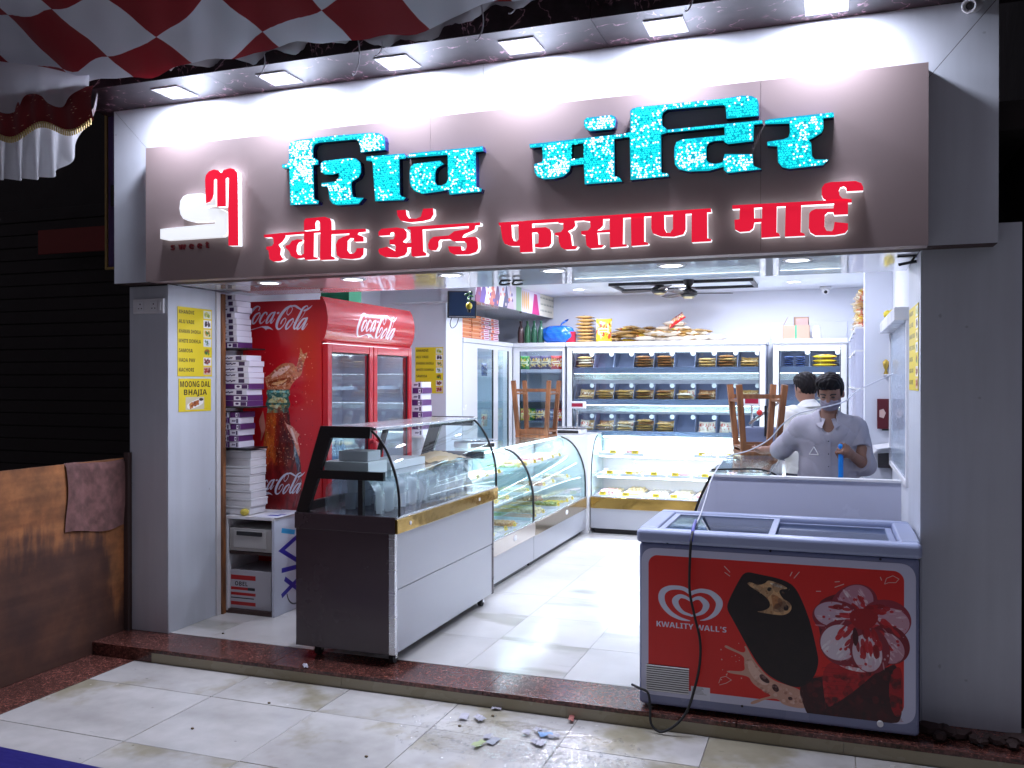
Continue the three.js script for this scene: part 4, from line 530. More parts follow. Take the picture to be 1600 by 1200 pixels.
function counter(name, label, base, turn, L, tops) { // local axes: length along x, front towards +z, foot of the glass at y 0.40
  const t = thing(name, label, 'counter', base); t.rotation.y = turn; const P = (n, g, m, par = t) => part(par, n, g, m), h = L / 2;
  P('plinth', bx(-h, 0.06, -0.62, h, 0.279, -0.005), M.steelWhite); P('back_panel', bx(-h, 0.28, -0.62, h, 1.04, -0.60), M.laminate);
  P('foot_rail', bx(-h + 0.02, 0.0, -0.58, h - 0.02, 0.059, -0.06), M.black);
  const s = P('front_strip', bx(-h, 0.28, -0.02, h, 0.399, 0.012, 0.003), tops.strip); P('chrome_edge', bx(-h, 0.3995, -0.03, h, 0.411, 0.008, 0.003), M.steel, s); 
  P('badge', lathe([[0, 0], [0.03, 0], [0.03, 0.003], [0, 0.004]], 18).rotateX(Math.PI / 2).scale(1.4, 0.8, 1).translate(0.1, 0.35, 0.012), M.white, s);
  P('floor_pan', bx(-h + 0.01, 0.395, -0.599, h - 0.01, 0.40, -0.031), trayM);
  const prof = [[-0.012, 0.411], [-0.012, 0.56], [-0.02, 0.68], [-0.05, 0.80], [-0.095, 0.90], [-0.155, 0.98], [-0.22, 1.03], [-0.29, 1.057]];
  P('glass_front', sheet(1, prof.length - 1, (u, v) => { const p = prof[Math.round(v * (prof.length - 1))]; return [mix(-h + 0.002, h - 0.002, u), p[1], p[0]]; }), M.greenPane);
  for (const x of [-h + 0.004, h - 0.004]) { P('end_pane', prism([[0.6, 0.41], [0.6, 1.05], ...prof.map((p) => [-p[0], p[1]]).reverse()].map((p) => [-p[0], p[1]]), 'x', x - 0.003, x + 0.003), tops.end ?? M.pane); P('glass_rib', tube(prof.map((p) => V(x, p[1], p[0] + 0.004)), 0.007, 24, 6), tops.rib ?? M.black); }
  P('top', bx(-h, 1.058, -0.62, h, 1.072, -0.28, 0.003), tops.top ?? M.greenPane); 
  const shm = tops.pale ? M.laminate : M.greenPane; for (const [y, zf] of [[0.62, -0.10], [0.84, -0.19]]) { P('shelf', bx(-h + 0.01, y, -0.599, h - 0.01, y + 0.007, zf), shm); if (tops.pale) { P('lamp_tube', bx(-h + 0.05, y - 0.014, zf - 0.03, h - 0.05, y - 0.001, zf - 0.012), M.lamp); areaLight(base[0], y - 0.018, base[2] + zf - 0.021, L - 0.12, 0.014, 70); } }
  P('lamp_tube', bx(-h + 0.06, 1.035, -0.36, h - 0.06, 1.05, -0.33), M.lamp);
  t.updateMatrixWorld(true); const lp = V(0, 1.03, -0.345).applyMatrix4(t.matrixWorld); areaLight(lp.x, lp.y, lp.z, L - 0.14, 0.03, tops.light ?? 22, [-Math.PI / 2, 0, turn]);
  const where = tops.where; for (const [y, z, n] of [[0.4005, -0.2, 'bottom'], [0.4005, -0.45, 'bottom'], [0.6275, -0.27, 'middle'], [0.8475, -0.36, 'top']]) for (let x = -h + 0.16; x < h - 0.1; x += 0.262) { if (rnd() < 0.12) continue; const q = V(x, y, z).applyMatrix4(t.matrixWorld); tray(q.x, q.y, q.z, turn, `on the ${n} level of the ${where}`, tops.pale ? [2, 6, 1, 4][Math.floor(rnd(4))] : undefined, z > -0.4); }
  return t;
}
const beige = phys([0.62, 0.56, 0.50], 0.15, { metalness: 0.3 });
counter('display_counter', 'curved glass sweet counter with a beige strip beside the dark wheeled counter', [-2.485, 0, -6.905], Math.PI / 2, 1.29, { strip: beige, where: 'counter with the beige strip', light: 26 });
counter('display_counter', 'curved glass sweet counter ending at the corner by the inverted stool', [-2.485, 0, -8.46], Math.PI / 2, 1.80, { strip: std([0.5, 0.42, 0.30], 0.12, 0.8), where: 'counter ending at the corner', light: 26 });
counter('display_counter', 'bright white sweet counter with a gold strip in front of the back shelves', [-1.30, 0, -9.42], 0, 2.30, { strip: M.gold, where: 'bright back counter', light: 60, pale: true });
single('corner_plinth', bx(-3.08, 0, -9.98, -2.462, 1.075, -9.365, 0.004), M.laminate, 'white corner plinth between the two rows of sweet counters', 'plinth');
{ // right hand counter: glass case with a plain white end towards the street
  const t = thing('service_counter', 'white service counter with a glass top where the man in the grey shirt stands', 'counter', [-0.2, 0, -6.0]);
  const prof = [[-0.82, 0.411], [-0.82, 0.6], [-0.805, 0.75], [-0.775, 0.88], [-0.735, 0.98], [-0.69, 1.075]];
  put(t, 'end_panel', prism([[-0.80, 0.06], [0.40, 0.06], [0.40, 1.075], ...prof.slice().reverse().map((p) => [p[0] + 0.012, p[1]])], 'z', -5.625, -5.60), M.lavender);
  put(t, 'rail', bx(-0.68, 1.0755, -5.64, 0.40, 1.092, -5.585, 0.003), M.white);
  put(t, 'glass_rib', tube(prof.map((p) => V(p[0], p[1], -5.61)), 0.009, 24, 6), M.black);
  put(t, 'plinth', bx(-0.80, 0.06, -7.25, -0.34, 0.399, -5.626), M.steelWhite); put(t, 'back_panel', bx(-0.36, 0.4, -7.25, -0.34, 1.07, -5.626), M.laminate);
  put(t, 'strip', bx(-0.835, 0.28, -7.25, -0.8005, 0.4, -5.60), M.gold);
  put(t, 'glass_front', sheet(1, prof.length - 1, (u, v) => { const p = prof[Math.round(v * (prof.length - 1))]; return [p[0], p[1], mix(-5.63, -7.25, u)]; }), M.greenPane);
  put(t, 'top', bx(-0.70, 1.093, -7.25, -0.335, 1.105, -5.59, 0.002), M.greenPane); put(t, 'top_support', merge([bx(-0.36, 1.0705, -7.25, -0.34, 1.0925, -5.65), bx(-0.69, 1.0755, -7.25, -0.345, 1.0925, -7.2)]), M.steel);
  put(t, 'shelf', bx(-0.79, 0.7, -7.24, -0.37, 0.707, -5.64), M.greenPane);
  put(t, 'foot', bx(-0.76, 0, -7.2, 0.38, 0.059, -5.63), M.black);
  for (const z of [-5.85, -6.15, -6.45, -6.75, -7.05]) tray(-0.57, 0.708, z, 0, 'in the service counter by the man in grey', undefined, false);
}

// ------------------------------------------------------------------ menus, sockets, small wall things
const food = (g, x, y, w, h, k) => { const pal = [['#e9ecd8', '#8aa43a', '#d7d36a'], ['#f4f4f4', '#3a3034', '#5a4a48'], ['#efe2b0', '#d39a2c', '#5c8a3a'], ['#e8ecee', '#c9d2d4', '#5a7a52'], ['#e2cf2a', '#b0602c', '#2f7a3c'], ['#f0ece8', '#a6402c', '#5a3a30'], ['#d8b8a0', '#b03a26', '#7a1e1a']][k % 7]; g.fillStyle = pal[0]; g.fillRect(x, y, w, h); for (let i = 0; i < 16; i++) { g.fillStyle = pal[1 + (i % 2)]; g.beginPath(); g.ellipse(x + w * (0.2 + 0.6 * hash(i, k, 5)), y + h * (0.25 + 0.5 * hash(i, k, 6)), w * 0.13, h * 0.11, hash(i, k, 7) * 3, 0, 7); g.fill(); } };
const menuT = canvas(360, 490, (g, w, h) => { g.fillStyle = '#ead21f'; g.fillRect(0, 0, w, h); ['KHANDVI', 'ALU VADI', 'KHAMAN DHOKLA', 'WHITE DOKHLA', 'SAMOSA', 'VADA PAV', 'KACHORI'].forEach((s, i) => { g.fillStyle = '#2a1810'; g.font = 'bold 36px sans-serif'; const tw = g.measureText(s).width, sc = Math.min(1, 232 / tw) * 0.98; g.save(); g.translate(12, 48 + i * 68); g.scale(sc, 1); g.fillText(s, 0, 0); g.restore(); food(g, 268, 12 + i * 68, 84, 58, i); }); });
const specialT = canvas(360, 250, (g, w, h) => { g.fillStyle = '#ead21f'; g.fillRect(0, 0, w, h); g.fillStyle = '#231410'; g.font = 'bold 60px sans-serif'; let tw = g.measureText('MOONG DAL').width; g.save(); g.translate(10, 64); g.scale(340 / tw, 1); g.fillText('MOONG DAL', 0, 0); g.restore(); tw = g.measureText('BHAJIA').width; g.save(); g.translate(48, 124); g.scale(264 / tw, 0.95); g.fillText('BHAJIA', 0, 0); g.restore(); g.fillStyle = '#d8cfae'; g.fillRect(74, 140, 206, 96); poly(g, [[86, 190], [230, 150], [272, 165], [266, 200], [130, 234], [90, 225]], (x, y) => [x, y], '#f6f4ee', true); for (let i = 0; i < 26; i++) { g.fillStyle = ['#b5642a', '#8f4620', '#cf8a42'][i % 3]; g.beginPath(); g.arc(120 + 100 * hash(i, 1, 9), 205 - 60 * hash(i, 1, 9) * 0.6 + 30 * hash(i, 2, 9) - 8, 11, 0, 7); g.fill(); } g.fillStyle = '#3a2c20'; g.beginPath(); g.ellipse(246, 160, 24, 11, 0, 0, 7); g.fill(); });
const paper = (tex) => std(0xffffff, 0.45, 0, { map: tex });
const plateX = (x, y0, y1, z0, z1, flip) => { const g = faceUV(bx(x - 0.001, y0, z0, x + 0.001, y1, z1), 0), uv = g.attributes.uv; if (!flip) for (let i = 0; i < uv.count; i++) uv.setX(i, 1 - uv.getX(i)); return g; };
single('menu_poster', plateX(LEFT + 0.0085, 1.70, 2.17, -5.18, -4.83), paper(menuT), 'yellow menu of seven snacks on the inside of the left pillar', 'poster');
single('menu_poster', plateX(LEFT + 0.0085, 1.46, 1.685, -5.17, -4.84), paper(specialT), 'small yellow poster in large black letters below a snack menu', 'poster');
single('menu_poster', plateX(RIGHT - 0.0085, 1.62, 2.06, -5.35, -4.83, true), paper(menuT), 'yellow snack menu on the inside of the pillar behind the freezer', 'poster');
single('menu_poster', faceUV(bx(-3.905, 1.545, -8.05, -3.60, 2.005, -8.048)), paper(menuT), 'yellow menu of snacks on the white pier beside the red cooler', 'poster');
{
  const t = thing('switch_board', 'white switch board with sockets on the grey pillar', 'switch', [-4.25, 2.16, FRONT]);
  part(t, 'plate', bx(-0.125, -0.045, 0.0005, 0.125, 0.055, 0.02, 0.006), M.white); for (const x of [-0.06, 0.05]) { const s = part(t, 'socket', bx(x - 0.03, -0.03, 0.0205, x + 0.03, 0.035, 0.024, 0.002), M.lampRim); part(s, 'pin_hole', merge([rod([x, 0.018, 0.024], [x, 0.018, 0.0247], 0.005), rod([x - 0.012, -0.01, 0.024], [x - 0.012, -0.01, 0.0247], 0.004), rod([x + 0.012, -0.01, 0.024], [x + 0.012, -0.01, 0.0247], 0.004)]), M.black); } part(t, 'switch', bx(0.09, -0.025, 0.0205, 0.11, 0.03, 0.027, 0.002), M.white);
}
{
  const c = onZ(1518, 8, -4.56), t = thing('security_camera', 'white bullet camera under the dark eave at the end of the fascia', 'camera', [c.x, c.y, -4.57]);
  part(t, 'housing', lathe([[0, -0.09], [0.03, -0.09], [0.034, -0.08], [0.034, 0.05], [0.03, 0.06], [0.024, 0.055], [0.022, 0.04], [0, 0.04]], 20).rotateX(Math.PI / 2).rotateX(0.35).rotateY(-0.35), M.white); part(t, 'lens', new THREE.SphereGeometry(0.021, 14, 10).translate(0, 0, 0.03).rotateX(0.35).rotateY(-0.35), M.black); part(t, 'bracket', merge([rod([0, 0.02, -0.03], [0.03, 3.4448 - c.y, -0.03], 0.012), rod([0.03, 3.4348 - c.y, -0.03], [0.03, 3.4448 - c.y, -0.03], 0.035, 16)]), M.white);
}
// ------------------------------------------------------------------ cupboards along the left and back walls
function cupboard(name, label, base, turn, W, cols, D, paneM = M.pane) { // front towards +z at z 0
  const t = thing(name, label, 'cupboard', base); t.rotation.y = turn; const h = W / 2, H = 2.10;
  const P = (n, g, m) => part(t, n, g, m);
  P('carcass', merge([bx(-h, 0, -D, -h + 0.02, H, -0.025), bx(h - 0.02, 0, -D, h, H, -0.025), bx(-h + 0.0205, 0, -D, h - 0.0205, H - 0.03, -D + 0.012)]), std([0.62, 0.66, 0.76], 0.5));
  P('crown', bx(-h - 0.01, H - 0.029, -D, h + 0.01, H + 0.02, 0.02, 0.006), M.laminate);
  P('base', bx(-h + 0.021, 0, -D + 0.013, h - 0.021, 0.78, -0.01), M.laminate);
  let x = -h; P('stile', bx(x, 0.781, -0.024, x + cols[0][0] + h, H - 0.03, 0.006, 0.003), M.laminate);
  cols.forEach(([a, b], i) => { const n = cols[i + 1]; P('stile', bx(b, 0.781, -0.024, n ? n[0] : h, H - 0.03, 0.006, 0.003), M.laminate); P('top_rail', bx(a, 2.02, -0.023, b, H - 0.0305, 0.005, 0.003), M.laminate); P('bottom_rail', bx(a, 0.781, -0.023, b, 0.83, 0.005, 0.003), M.laminate); P('bead', bx(a, 0.83, -0.018, a + 0.008, 2.02, -0.002), M.black); P('bead', bx(b - 0.008, 0.83, -0.018, b, 2.02, -0.002), M.black); P('pane', bx(a + 0.009, 0.831, -0.012, b - 0.009, 2.019, -0.009), paneM); });
  return t;
}
{
  const L = cupboard('glass_cupboard', 'white glass fronted cupboard along the left wall under the printed loft', [-3.57, 0, -9.235], Math.PI / 2, 1.52, [[-0.63, -0.25], [-0.12, 0.38]].map(([a, b]) => [-b + 0.02, -a + 0.02]).reverse(), 0.5);
  for (const y of [1.12, 1.42, 1.70]) part(L, 'shelf', bx(-0.738, y, -0.48, 0.738, y + 0.008, -0.03), M.greenPane);
part(L, 'lamp_rail', bx(-0.7, 2.03, -0.09, 0.7, 2.045, -0.065), M.lamp); areaLight(-3.648, 2.026, -9.235, 0.02, 1.36, 16);
  const K = cupboard('glass_cupboard', 'white glass fronted cupboard behind the upturned stool in the left corner', [-3.235, 0, -10.0], 0, 0.64, [[-0.24, 0.29]], 0.46);
  for (const y of [1.18, 1.42, 1.76]) part(K, 'shelf', bx(-0.298, y, -0.44, 0.298, y + 0.008, -0.03), M.steelBlue);
  part(K, 'lamp_rail', bx(-0.27, 2.03, -0.09, 0.27, 2.045, -0.065), M.lamp); areaLight(-3.235, 2.026, -10.078, 0.52, 0.02, 16);
}
const packT = [['#1f7a2a', '#e8c21c', '#f4ead0'], ['#3a2a58', '#e0a83a', '#d8c8a0'], ['#b81c1c', '#f2c81c', '#f4e8d0'], ['#c8a468', '#e8dcc0', '#8a5a2a'], ['#8a5a30', '#c89a5c', '#e0c898'], ['#e2d8c4', '#c83a28', '#f4f0e4'], ['#d8b82a', '#c82a20', '#f4e6b0'], ['#4a5a8a', '#c8d0e8', '#2a3050'], ['#b08a48', '#8a5f2c', '#d8c090']].map((p, k) => canvas(128, 128, (g) => { g.fillStyle = p[0]; g.fillRect(0, 0, 128, 128); for (let i = 0; i < 60; i++) { g.fillStyle = p[1 + (i % 2)]; g.globalAlpha = 0.75; g.beginPath(); g.ellipse(128 * hash(i, k, 1), 128 * (0.2 + 0.6 * hash(i, k, 2)), 14 * hash(i, k, 3) + 3, 9 * hash(i, k, 4) + 2, hash(i, k, 5) * 3, 0, 7); g.fill(); } g.globalAlpha = 1; g.fillStyle = p[2]; g.fillRect(20, 50, 88, 24); g.fillStyle = p[0]; g.fillRect(28, 57, 70, 9); }));
const packM = packT.map((t) => phys(0xffffff, 0.3, { map: t, clearcoat: 0.3 }));
function pillow(w, h, d) { const g = sheet(10, 10, (u, v) => [0, 0, 0]); const top = (s) => sheet(10, 8, (u, v) => { const e = Math.pow(Math.max(0, Math.sin(Math.PI * u) * Math.sin(Math.PI * v)), 0.45); return [(u - 0.5) * w * (1 - 0.06 * Math.sin(Math.PI * v)), d * 0.5 + s * d * 0.5 * e + 0.003 * Math.sin(u * 31 + v * 17) * e, (v - 0.5) * h * (1 - 0.05 * Math.sin(Math.PI * u))]; }); return merge([top(1), top(-1)]); } // lies flat
const pillowG = [pillow(0.22, 0.16, 0.045), pillow(0.18, 0.15, 0.04), pillow(0.26, 0.18, 0.06)];
const placed = new Map();
function pack(x, y, z, k, gi, turn, label, group, rot) { const m = single('snack_pack', pillowG[gi], packM[k], label, 'packet', [x, y, z], group, rot ?? [0, turn, 0]); return m; }
{ // packets in the left corner cupboard
  const g1 = 'packets in the corner cupboard';
  [0, 1, 1, 2].forEach((k, i) => pack(-3.44 + i * 0.135, 1.885, -10.09, k, 1, 0, ['green and yellow snack packet on the top shelf of the corner cupboard', 'dark snack packet on the top shelf of the corner cupboard', 'dark snack packet on the top shelf of the corner cupboard', 'red and yellow snack packet on the top shelf of the corner cupboard'][i], g1, [Math.PI / 2 - 0.1, 0, 0]).scale.set(0.8, 1, 1.1));
  [6, 0, 1, 7, 2].forEach((k, i) => pack(-3.45 + i * 0.11, 1.265, -10.09 - (i % 2) * 0.05, k, 1, 0, ['yellow', 'green', 'dark', 'blue', 'red'][i] + ' snack packet behind the legs of the upturned stool', g1, [Math.PI / 2 - 0.15, 0, 0.15 * (i - 2)]).scale.set(0.8, 1, 1));
  for (let i = 0; i < 8; i++) { const z = -8.7 - (i % 4) * 0.36, y = i < 4 ? 1.709 : 1.129; pack(-3.72, y + 0.09, z, [3, 5, 7, 6, 4, 2, 5, 0][i], 1, 0, `${['tan', 'white', 'blue', 'yellow', 'brown', 'red', 'white', 'green'][i]} packet on a ${i < 4 ? 'high' : 'low'} glass shelf of the left cupboard`, 'packets in the left cupboard', [Math.PI / 2, 0, -Math.PI / 2]); }
}
{ // the wide rack of sloping steel bins in the middle, and the narrower one at the right
  const rack = (label, xa, xb, n, rows) => {
    const W = xb - xa, t = cupboard('bin_cupboard', label, [(xa + xb) / 2, 0, -10.0], 0, W, [[-W / 2 + 0.06, W / 2 - 0.06]], 0.46), h = W / 2 - 0.07, pw = 2 * h / n;
    part(t, 'lamp_rail', bx(-h, 2.0, -0.06, h, 2.018, -0.03), M.lamp); areaLight((xa + xb) / 2, 1.996, -10.045, 2 * h, 0.025, 8); for (const [y] of rows.slice(0, 2)) { part(t, 'lamp_rail', bx(-h, y - 0.03, -0.09, h, y - 0.015, -0.065), M.lamp); areaLight((xa + xb) / 2, y - 0.034, -10.078, 2 * h, 0.02, 6); }
    rows.forEach(([y0, y1], r) => { part(t, 'bin_back', bar([0, y0, -0.20], [0, y1, -0.40], 2 * h, 0.012), M.steelBlue); part(t, 'bin_floor', bx(-h, y0 - 0.012, -0.40, h, y0, -0.03), M.steelBlue); part(t, 'bin_front', bar([0, y0, -0.032], [0, y0 + 0.055, -0.022], 2 * h, 0.006), M.steelBlue); part(t, 'ledge', bar([0, y0 - 0.085, -0.05], [0, y0 - 0.02, -0.028], 2 * h, 0.01), M.steel);
      for (let i = 0; i <= n; i++) { part(t, 'divider', prism([[0.03, y0], [0.40, y0], [0.40, y1], [0.16, y1]].map((p) => [-p[0], p[1]]), 'x', -h + i * pw - 0.003, -h + i * pw + 0.003), M.steelBlue); if (i < n) part(t, 'round_tag', rod([-h + (i + 0.93) * pw, y1 - 0.015, -0.055], [-h + (i + 0.93) * pw, y1 - 0.015, -0.05], 0.026, 16), M.white); } });
    return [t, h, pw];
  };
  const xa = -2.885, xb = -0.645, rows = [[1.77, 1.99], [1.405, 1.63], [1.04, 1.275]];
  const [, h, pw] = rack('wide white cupboard of sloping steel bins behind the bright back counter', xa, xb, 9, rows), cx = (xa + xb) / 2;
  const plan = [[[5, 5, 3], null, null, [4, 4], [4, 4, 4], null, [3], [4, 3, 4], [8, 3]], [[3], [8, 3], [8, 3], [8, 4], [4, 8], [8, 5], [4], null, [8, 3]], [[5, 3], [4, 3], [3, 5], [8, 4, 8], [3, 8], null, [5], null, null]];
  const tone = ['green', 'dark', 'red', 'tan', 'brown', 'white', 'yellow', 'blue', 'khaki'];
  plan.forEach((row, r) => row.forEach((ks, i) => { if (!ks) return; const n = r === 0 ? [6, 0, 0, 6, 6, 0, 5, 6, 4][i] : r === 1 ? [3, 5, 5, 5, 5, 4, 4, 0, 4][i] : [3, 4, 5, 6, 5, 0, 2, 0, 0][i]; for (let k = 0; k < n; k++) { const c = ks[k % ks.length]; const m = pack(cx - h + (i + 0.5) * pw + rnd(-0.015, 0.015), rows[r][0] + 0.001 + k * 0.031, -10.125 - rnd(0.01) - 0.0, c, 1, rnd(-0.2, 0.2), `${tone[c]} snack packet in the ${['top', 'middle', 'lowest'][r]} row of steel bins`, 'packets in the steel bins'); m.scale.set(1.05, 0.8, 0.95); } }));
  plan.forEach((row, r) => row.forEach((ks, i) => { if (!ks && (i + r) % 3) return; for (let k = 0; k < 2; k++) { const c = ks ? ks[k % ks.length] : 5; const m = pack(cx - h + (i + 0.32 + 0.36 * k) * pw, rows[r][0] + 0.088, -10.255 - 0.02 * k, c, 1, 0, `${tone[c]} packet leaning at the back of the ${['top', 'middle', 'lowest'][r]} row of steel bins`, 'packets in the steel bins', [1.15, 0.1 * (k - 0.5), rnd(-0.2, 0.2)]); m.scale.set(0.6, 0.7, 1); } }));
  const r2 = rack('narrow white cupboard of bins behind the two men', -0.565, 0.185, 2, rows), c2 = -0.19;
  for (let k = 0; k < 7; k++) for (let j = 0; j < 2; j++) { const m = pack(c2 - r2[1] + 0.09 + j * 0.12, 1.771 + k * 0.024, -10.12, 7, 1, rnd(-0.2, 0.2), 'small blue and white packet stacked in the narrow cupboard of bins', 'blue packets in the narrow cupboard'); m.scale.set(0.62, 0.62, 0.8); }
  for (let k = 0; k < 4; k++) { const m = pack(c2 + r2[1] - 0.15, 1.771 + k * 0.045, -10.13, 6, 2, rnd(-0.1, 0.1), 'large yellow packet stacked in the narrow cupboard of bins', 'yellow packets in the narrow cupboard'); m.scale.set(1, 0.8, 0.9); }
  for (let k = 0; k < 5; k++) pack(c2 + r2[1] - 0.14, 1.407 + k * 0.038, -10.13, 5, 1, rnd(-0.1, 0.1), 'white packet in the middle row of the narrow cupboard of bins', 'white packets in the narrow cupboard');
  // on top of the cupboards
  const TOP = 2.1205, top = 'snack packets heaped on the back cupboard';
  for (let k = 0; k < 8; k++) pack(-2.70 + rnd(-0.012, 0.012), TOP + k * 0.040, -10.17, 3, 0, rnd(-0.12, 0.12), 'tan packet in the tall neat stack on the back cupboard', top).scale.set(1, 0.9, 1);
  single('yellow_pouch', pillow(0.19, 0.27, 0.06), packM[6], 'upright yellow pouch beside the tall stack on the back cupboard', 'pouch', [-2.46, TOP + 0.137, -10.1], undefined, [Math.PI / 2 - 0.08, 0, 0]);
  for (let i = 0; i < 42; i++) pack(-2.36 + (i % 21) * 0.05 + rnd(-0.02, 0.02), TOP + (i % 3) * 0.042 + (i > 20 ? 0.06 : 0) * (1 - Math.abs((i % 21) - 6) / 16) + rnd(0.006), -10.14 - rnd(0.1), [3, 8, 3, 6][i % 4], [0, 1][i % 2], rnd(3), `${['tan', 'khaki', 'tan', 'yellow'][i % 4]} packet in the loose heap on the back cupboard`, top, [rnd(-0.12, 0.12), rnd(3), rnd(-0.12, 0.12)]);
  for (let i = 0; i < 13; i++) { const r = i < 6 ? 0 : i < 10 ? 1 : i < 12 ? 2 : 3, j = i - [0, 6, 10, 12][r]; pack(-1.98 + j * 0.155 + r * 0.11, TOP + r * 0.056, -10.15 + rnd(-0.03, 0.03), 5, 2, rnd(-0.3, 0.3), 'white and red packet in the broad heap on the back cupboard', top).scale.set(1, 1.15, 1); }
  pack(-1.62, TOP + 0.22, -10.12, 2, 0, 0.4, 'red packet leaning on top of the broad heap on the back cupboard', top, [0.5, 0.4, 0.5]);
  const cart = thing('brown_carton', 'open brown carton with green tape on the narrow cupboard', 'carton', [-0.33, TOP, -10.15]); part(cart, 'carton', merge([bx(-0.14, 0, -0.1, 0.14, 0.15, -0.096), bx(-0.14, 0, 0.096, 0.14, 0.15, 0.1), bx(-0.14, 0, -0.095, -0.136, 0.15, 0.095), bx(0.136, 0, -0.095, 0.14, 0.15, 0.095), bx(-0.135, 0.0, -0.095, 0.135, 0.004, 0.095)]), M.cardboard); part(cart, 'flap', bar([-0.137, 0.15, 0], [-0.09, 0.24, 0.02], 0.004, 0.18), M.cardboard); part(cart, 'flap', bar([0.05, 0.15, -0.09], [0.05, 0.25, -0.06], 0.16, 0.004), M.cardboard); part(cart, 'tape', bx(-0.01, 0.0, 0.1005, 0.008, 0.15, 0.102), std([0.05, 0.35, 0.2], 0.4));
  single('carton', box(0.13, 0.1, 0.1, 0.003), std([0.42, 0.27, 0.24], 0.8), 'small brown carton standing in the open brown carton', 'carton', [-0.27, TOP + 0.0045, -10.15]).scale.set(1, 2.2, 1);
  single('white_kettle', lathe([[0, 0], [0.045, 0], [0.055, 0.03], [0.04, 0.1], [0.03, 0.13], [0.036, 0.14], [0, 0.15]], 18), M.white, 'small white pot beside the brown carton on the cupboard', 'pot', [-0.12, TOP, -10.14]);
}
{ // goods on the left cupboard: pink boxes, bottles, bag
  const TOP = 2.1205, bm = canvas(128, 64, (g) => { g.fillStyle = '#e8905a'; g.fillRect(0, 0, 128, 64); g.fillStyle = '#f2c8a8'; g.fillRect(0, 28, 128, 8); g.fillStyle = '#c03a30'; g.fillRect(8, 8, 24, 12); }), pm = canvas(128, 64, (g) => { g.fillStyle = '#f0e6ea'; g.fillRect(0, 0, 128, 64); g.fillStyle = '#c41c74'; g.fillRect(10, 18, 60, 16); g.fillStyle = '#e07a58'; g.fillRect(80, 8, 40, 40); g.fillStyle = '#b01a3a'; g.fillRect(0, 52, 128, 12); });
  for (let c = 0; c < 4; c++) for (let k = 0; k < 6; k++) single('sweet_box', faceUV(box(0.24, 0.042, 0.26, 0.002), 0), std(0xffffff, 0.5, 0, { map: c < 2 ? bm : pm }), (c < 2 ? 'orange' : 'pink and white') + ' sweet box stacked on the left cupboard below the loft', 'box', [-3.72 + rnd(-0.01, 0.01), TOP + k * 0.0425, -8.66 - c * 0.275 + rnd(-0.008, 0.008)], 'sweet boxes on the left cupboard');
  for (let i = 0; i < 4; i++) single('soda_bottle', lathe([[0, 0], [0.036, 0], [0.04, 0.02], [0.04, 0.13], [0.03, 0.19], [0.014, 0.22], [0.014, 0.25], [0.018, 0.255], [0.018, 0.27], [0, 0.27]], 16), phys([[0.10, 0.05, 0.05], [0.04, 0.16, 0.07], [0.03, 0.13, 0.07], [0.05, 0.16, 0.1]][i], 0.08, { clearcoat: 0.6 }), i ? 'green soda bottle standing between pink boxes and the blue bag' : 'brown soda bottle standing next to the green bottles', 'bottle', [-3.50 + i * 0.085, TOP, -10.12], 'soda bottles on the cupboard');
  const bag = thing('plastic_bag', 'bulging bright blue plastic bag knotted at the top on the cupboard', 'bag', [-3.03, TOP, -10.14]), bmz = phys([0.01, 0.16, 0.72], 0.25, { clearcoat: 0.4, bumpMap: broadGrain, bumpScale: 0.03 });
  part(bag, 'sack', sheet(40, 16, (u, v) => { const a = u * 6.2832, b = v * Math.PI, r = Math.pow(Math.sin(b), 0.5) * (1 + 0.05 * Math.sin(a * 7 + v * 9) + 0.04 * Math.sin(a * 13 - v * 14)); return [0.2 * r * Math.cos(a), Math.max(0.001, 0.1 - 0.1 * Math.cos(b) * (1 + 0.08 * Math.sin(a * 3))), 0.12 * r * Math.sin(a)]; }), bmz);
  part(bag, 'handle_loop', sheet(24, 4, (u, v) => { const a = u * 3.3; return [0.02 + 0.12 * u + 0.035 * Math.sin(a) * (v - 0.5) * 1.6, 0.19 + 0.10 * u + 0.02 * Math.sin(a), 0.02 * (v - 0.5) + 0.02 * Math.sin(u * 9)]; }), bmz);
  single('small_box', box(0.10, 0.13, 0.06, 0.002), std(0xffffff, 0.5, 0, { map: pm }), 'small pink box next to the blue bag', 'box', [-2.80 + 0.0 - 0.06, TOP, -10.1]).position.x = -2.865; 
}
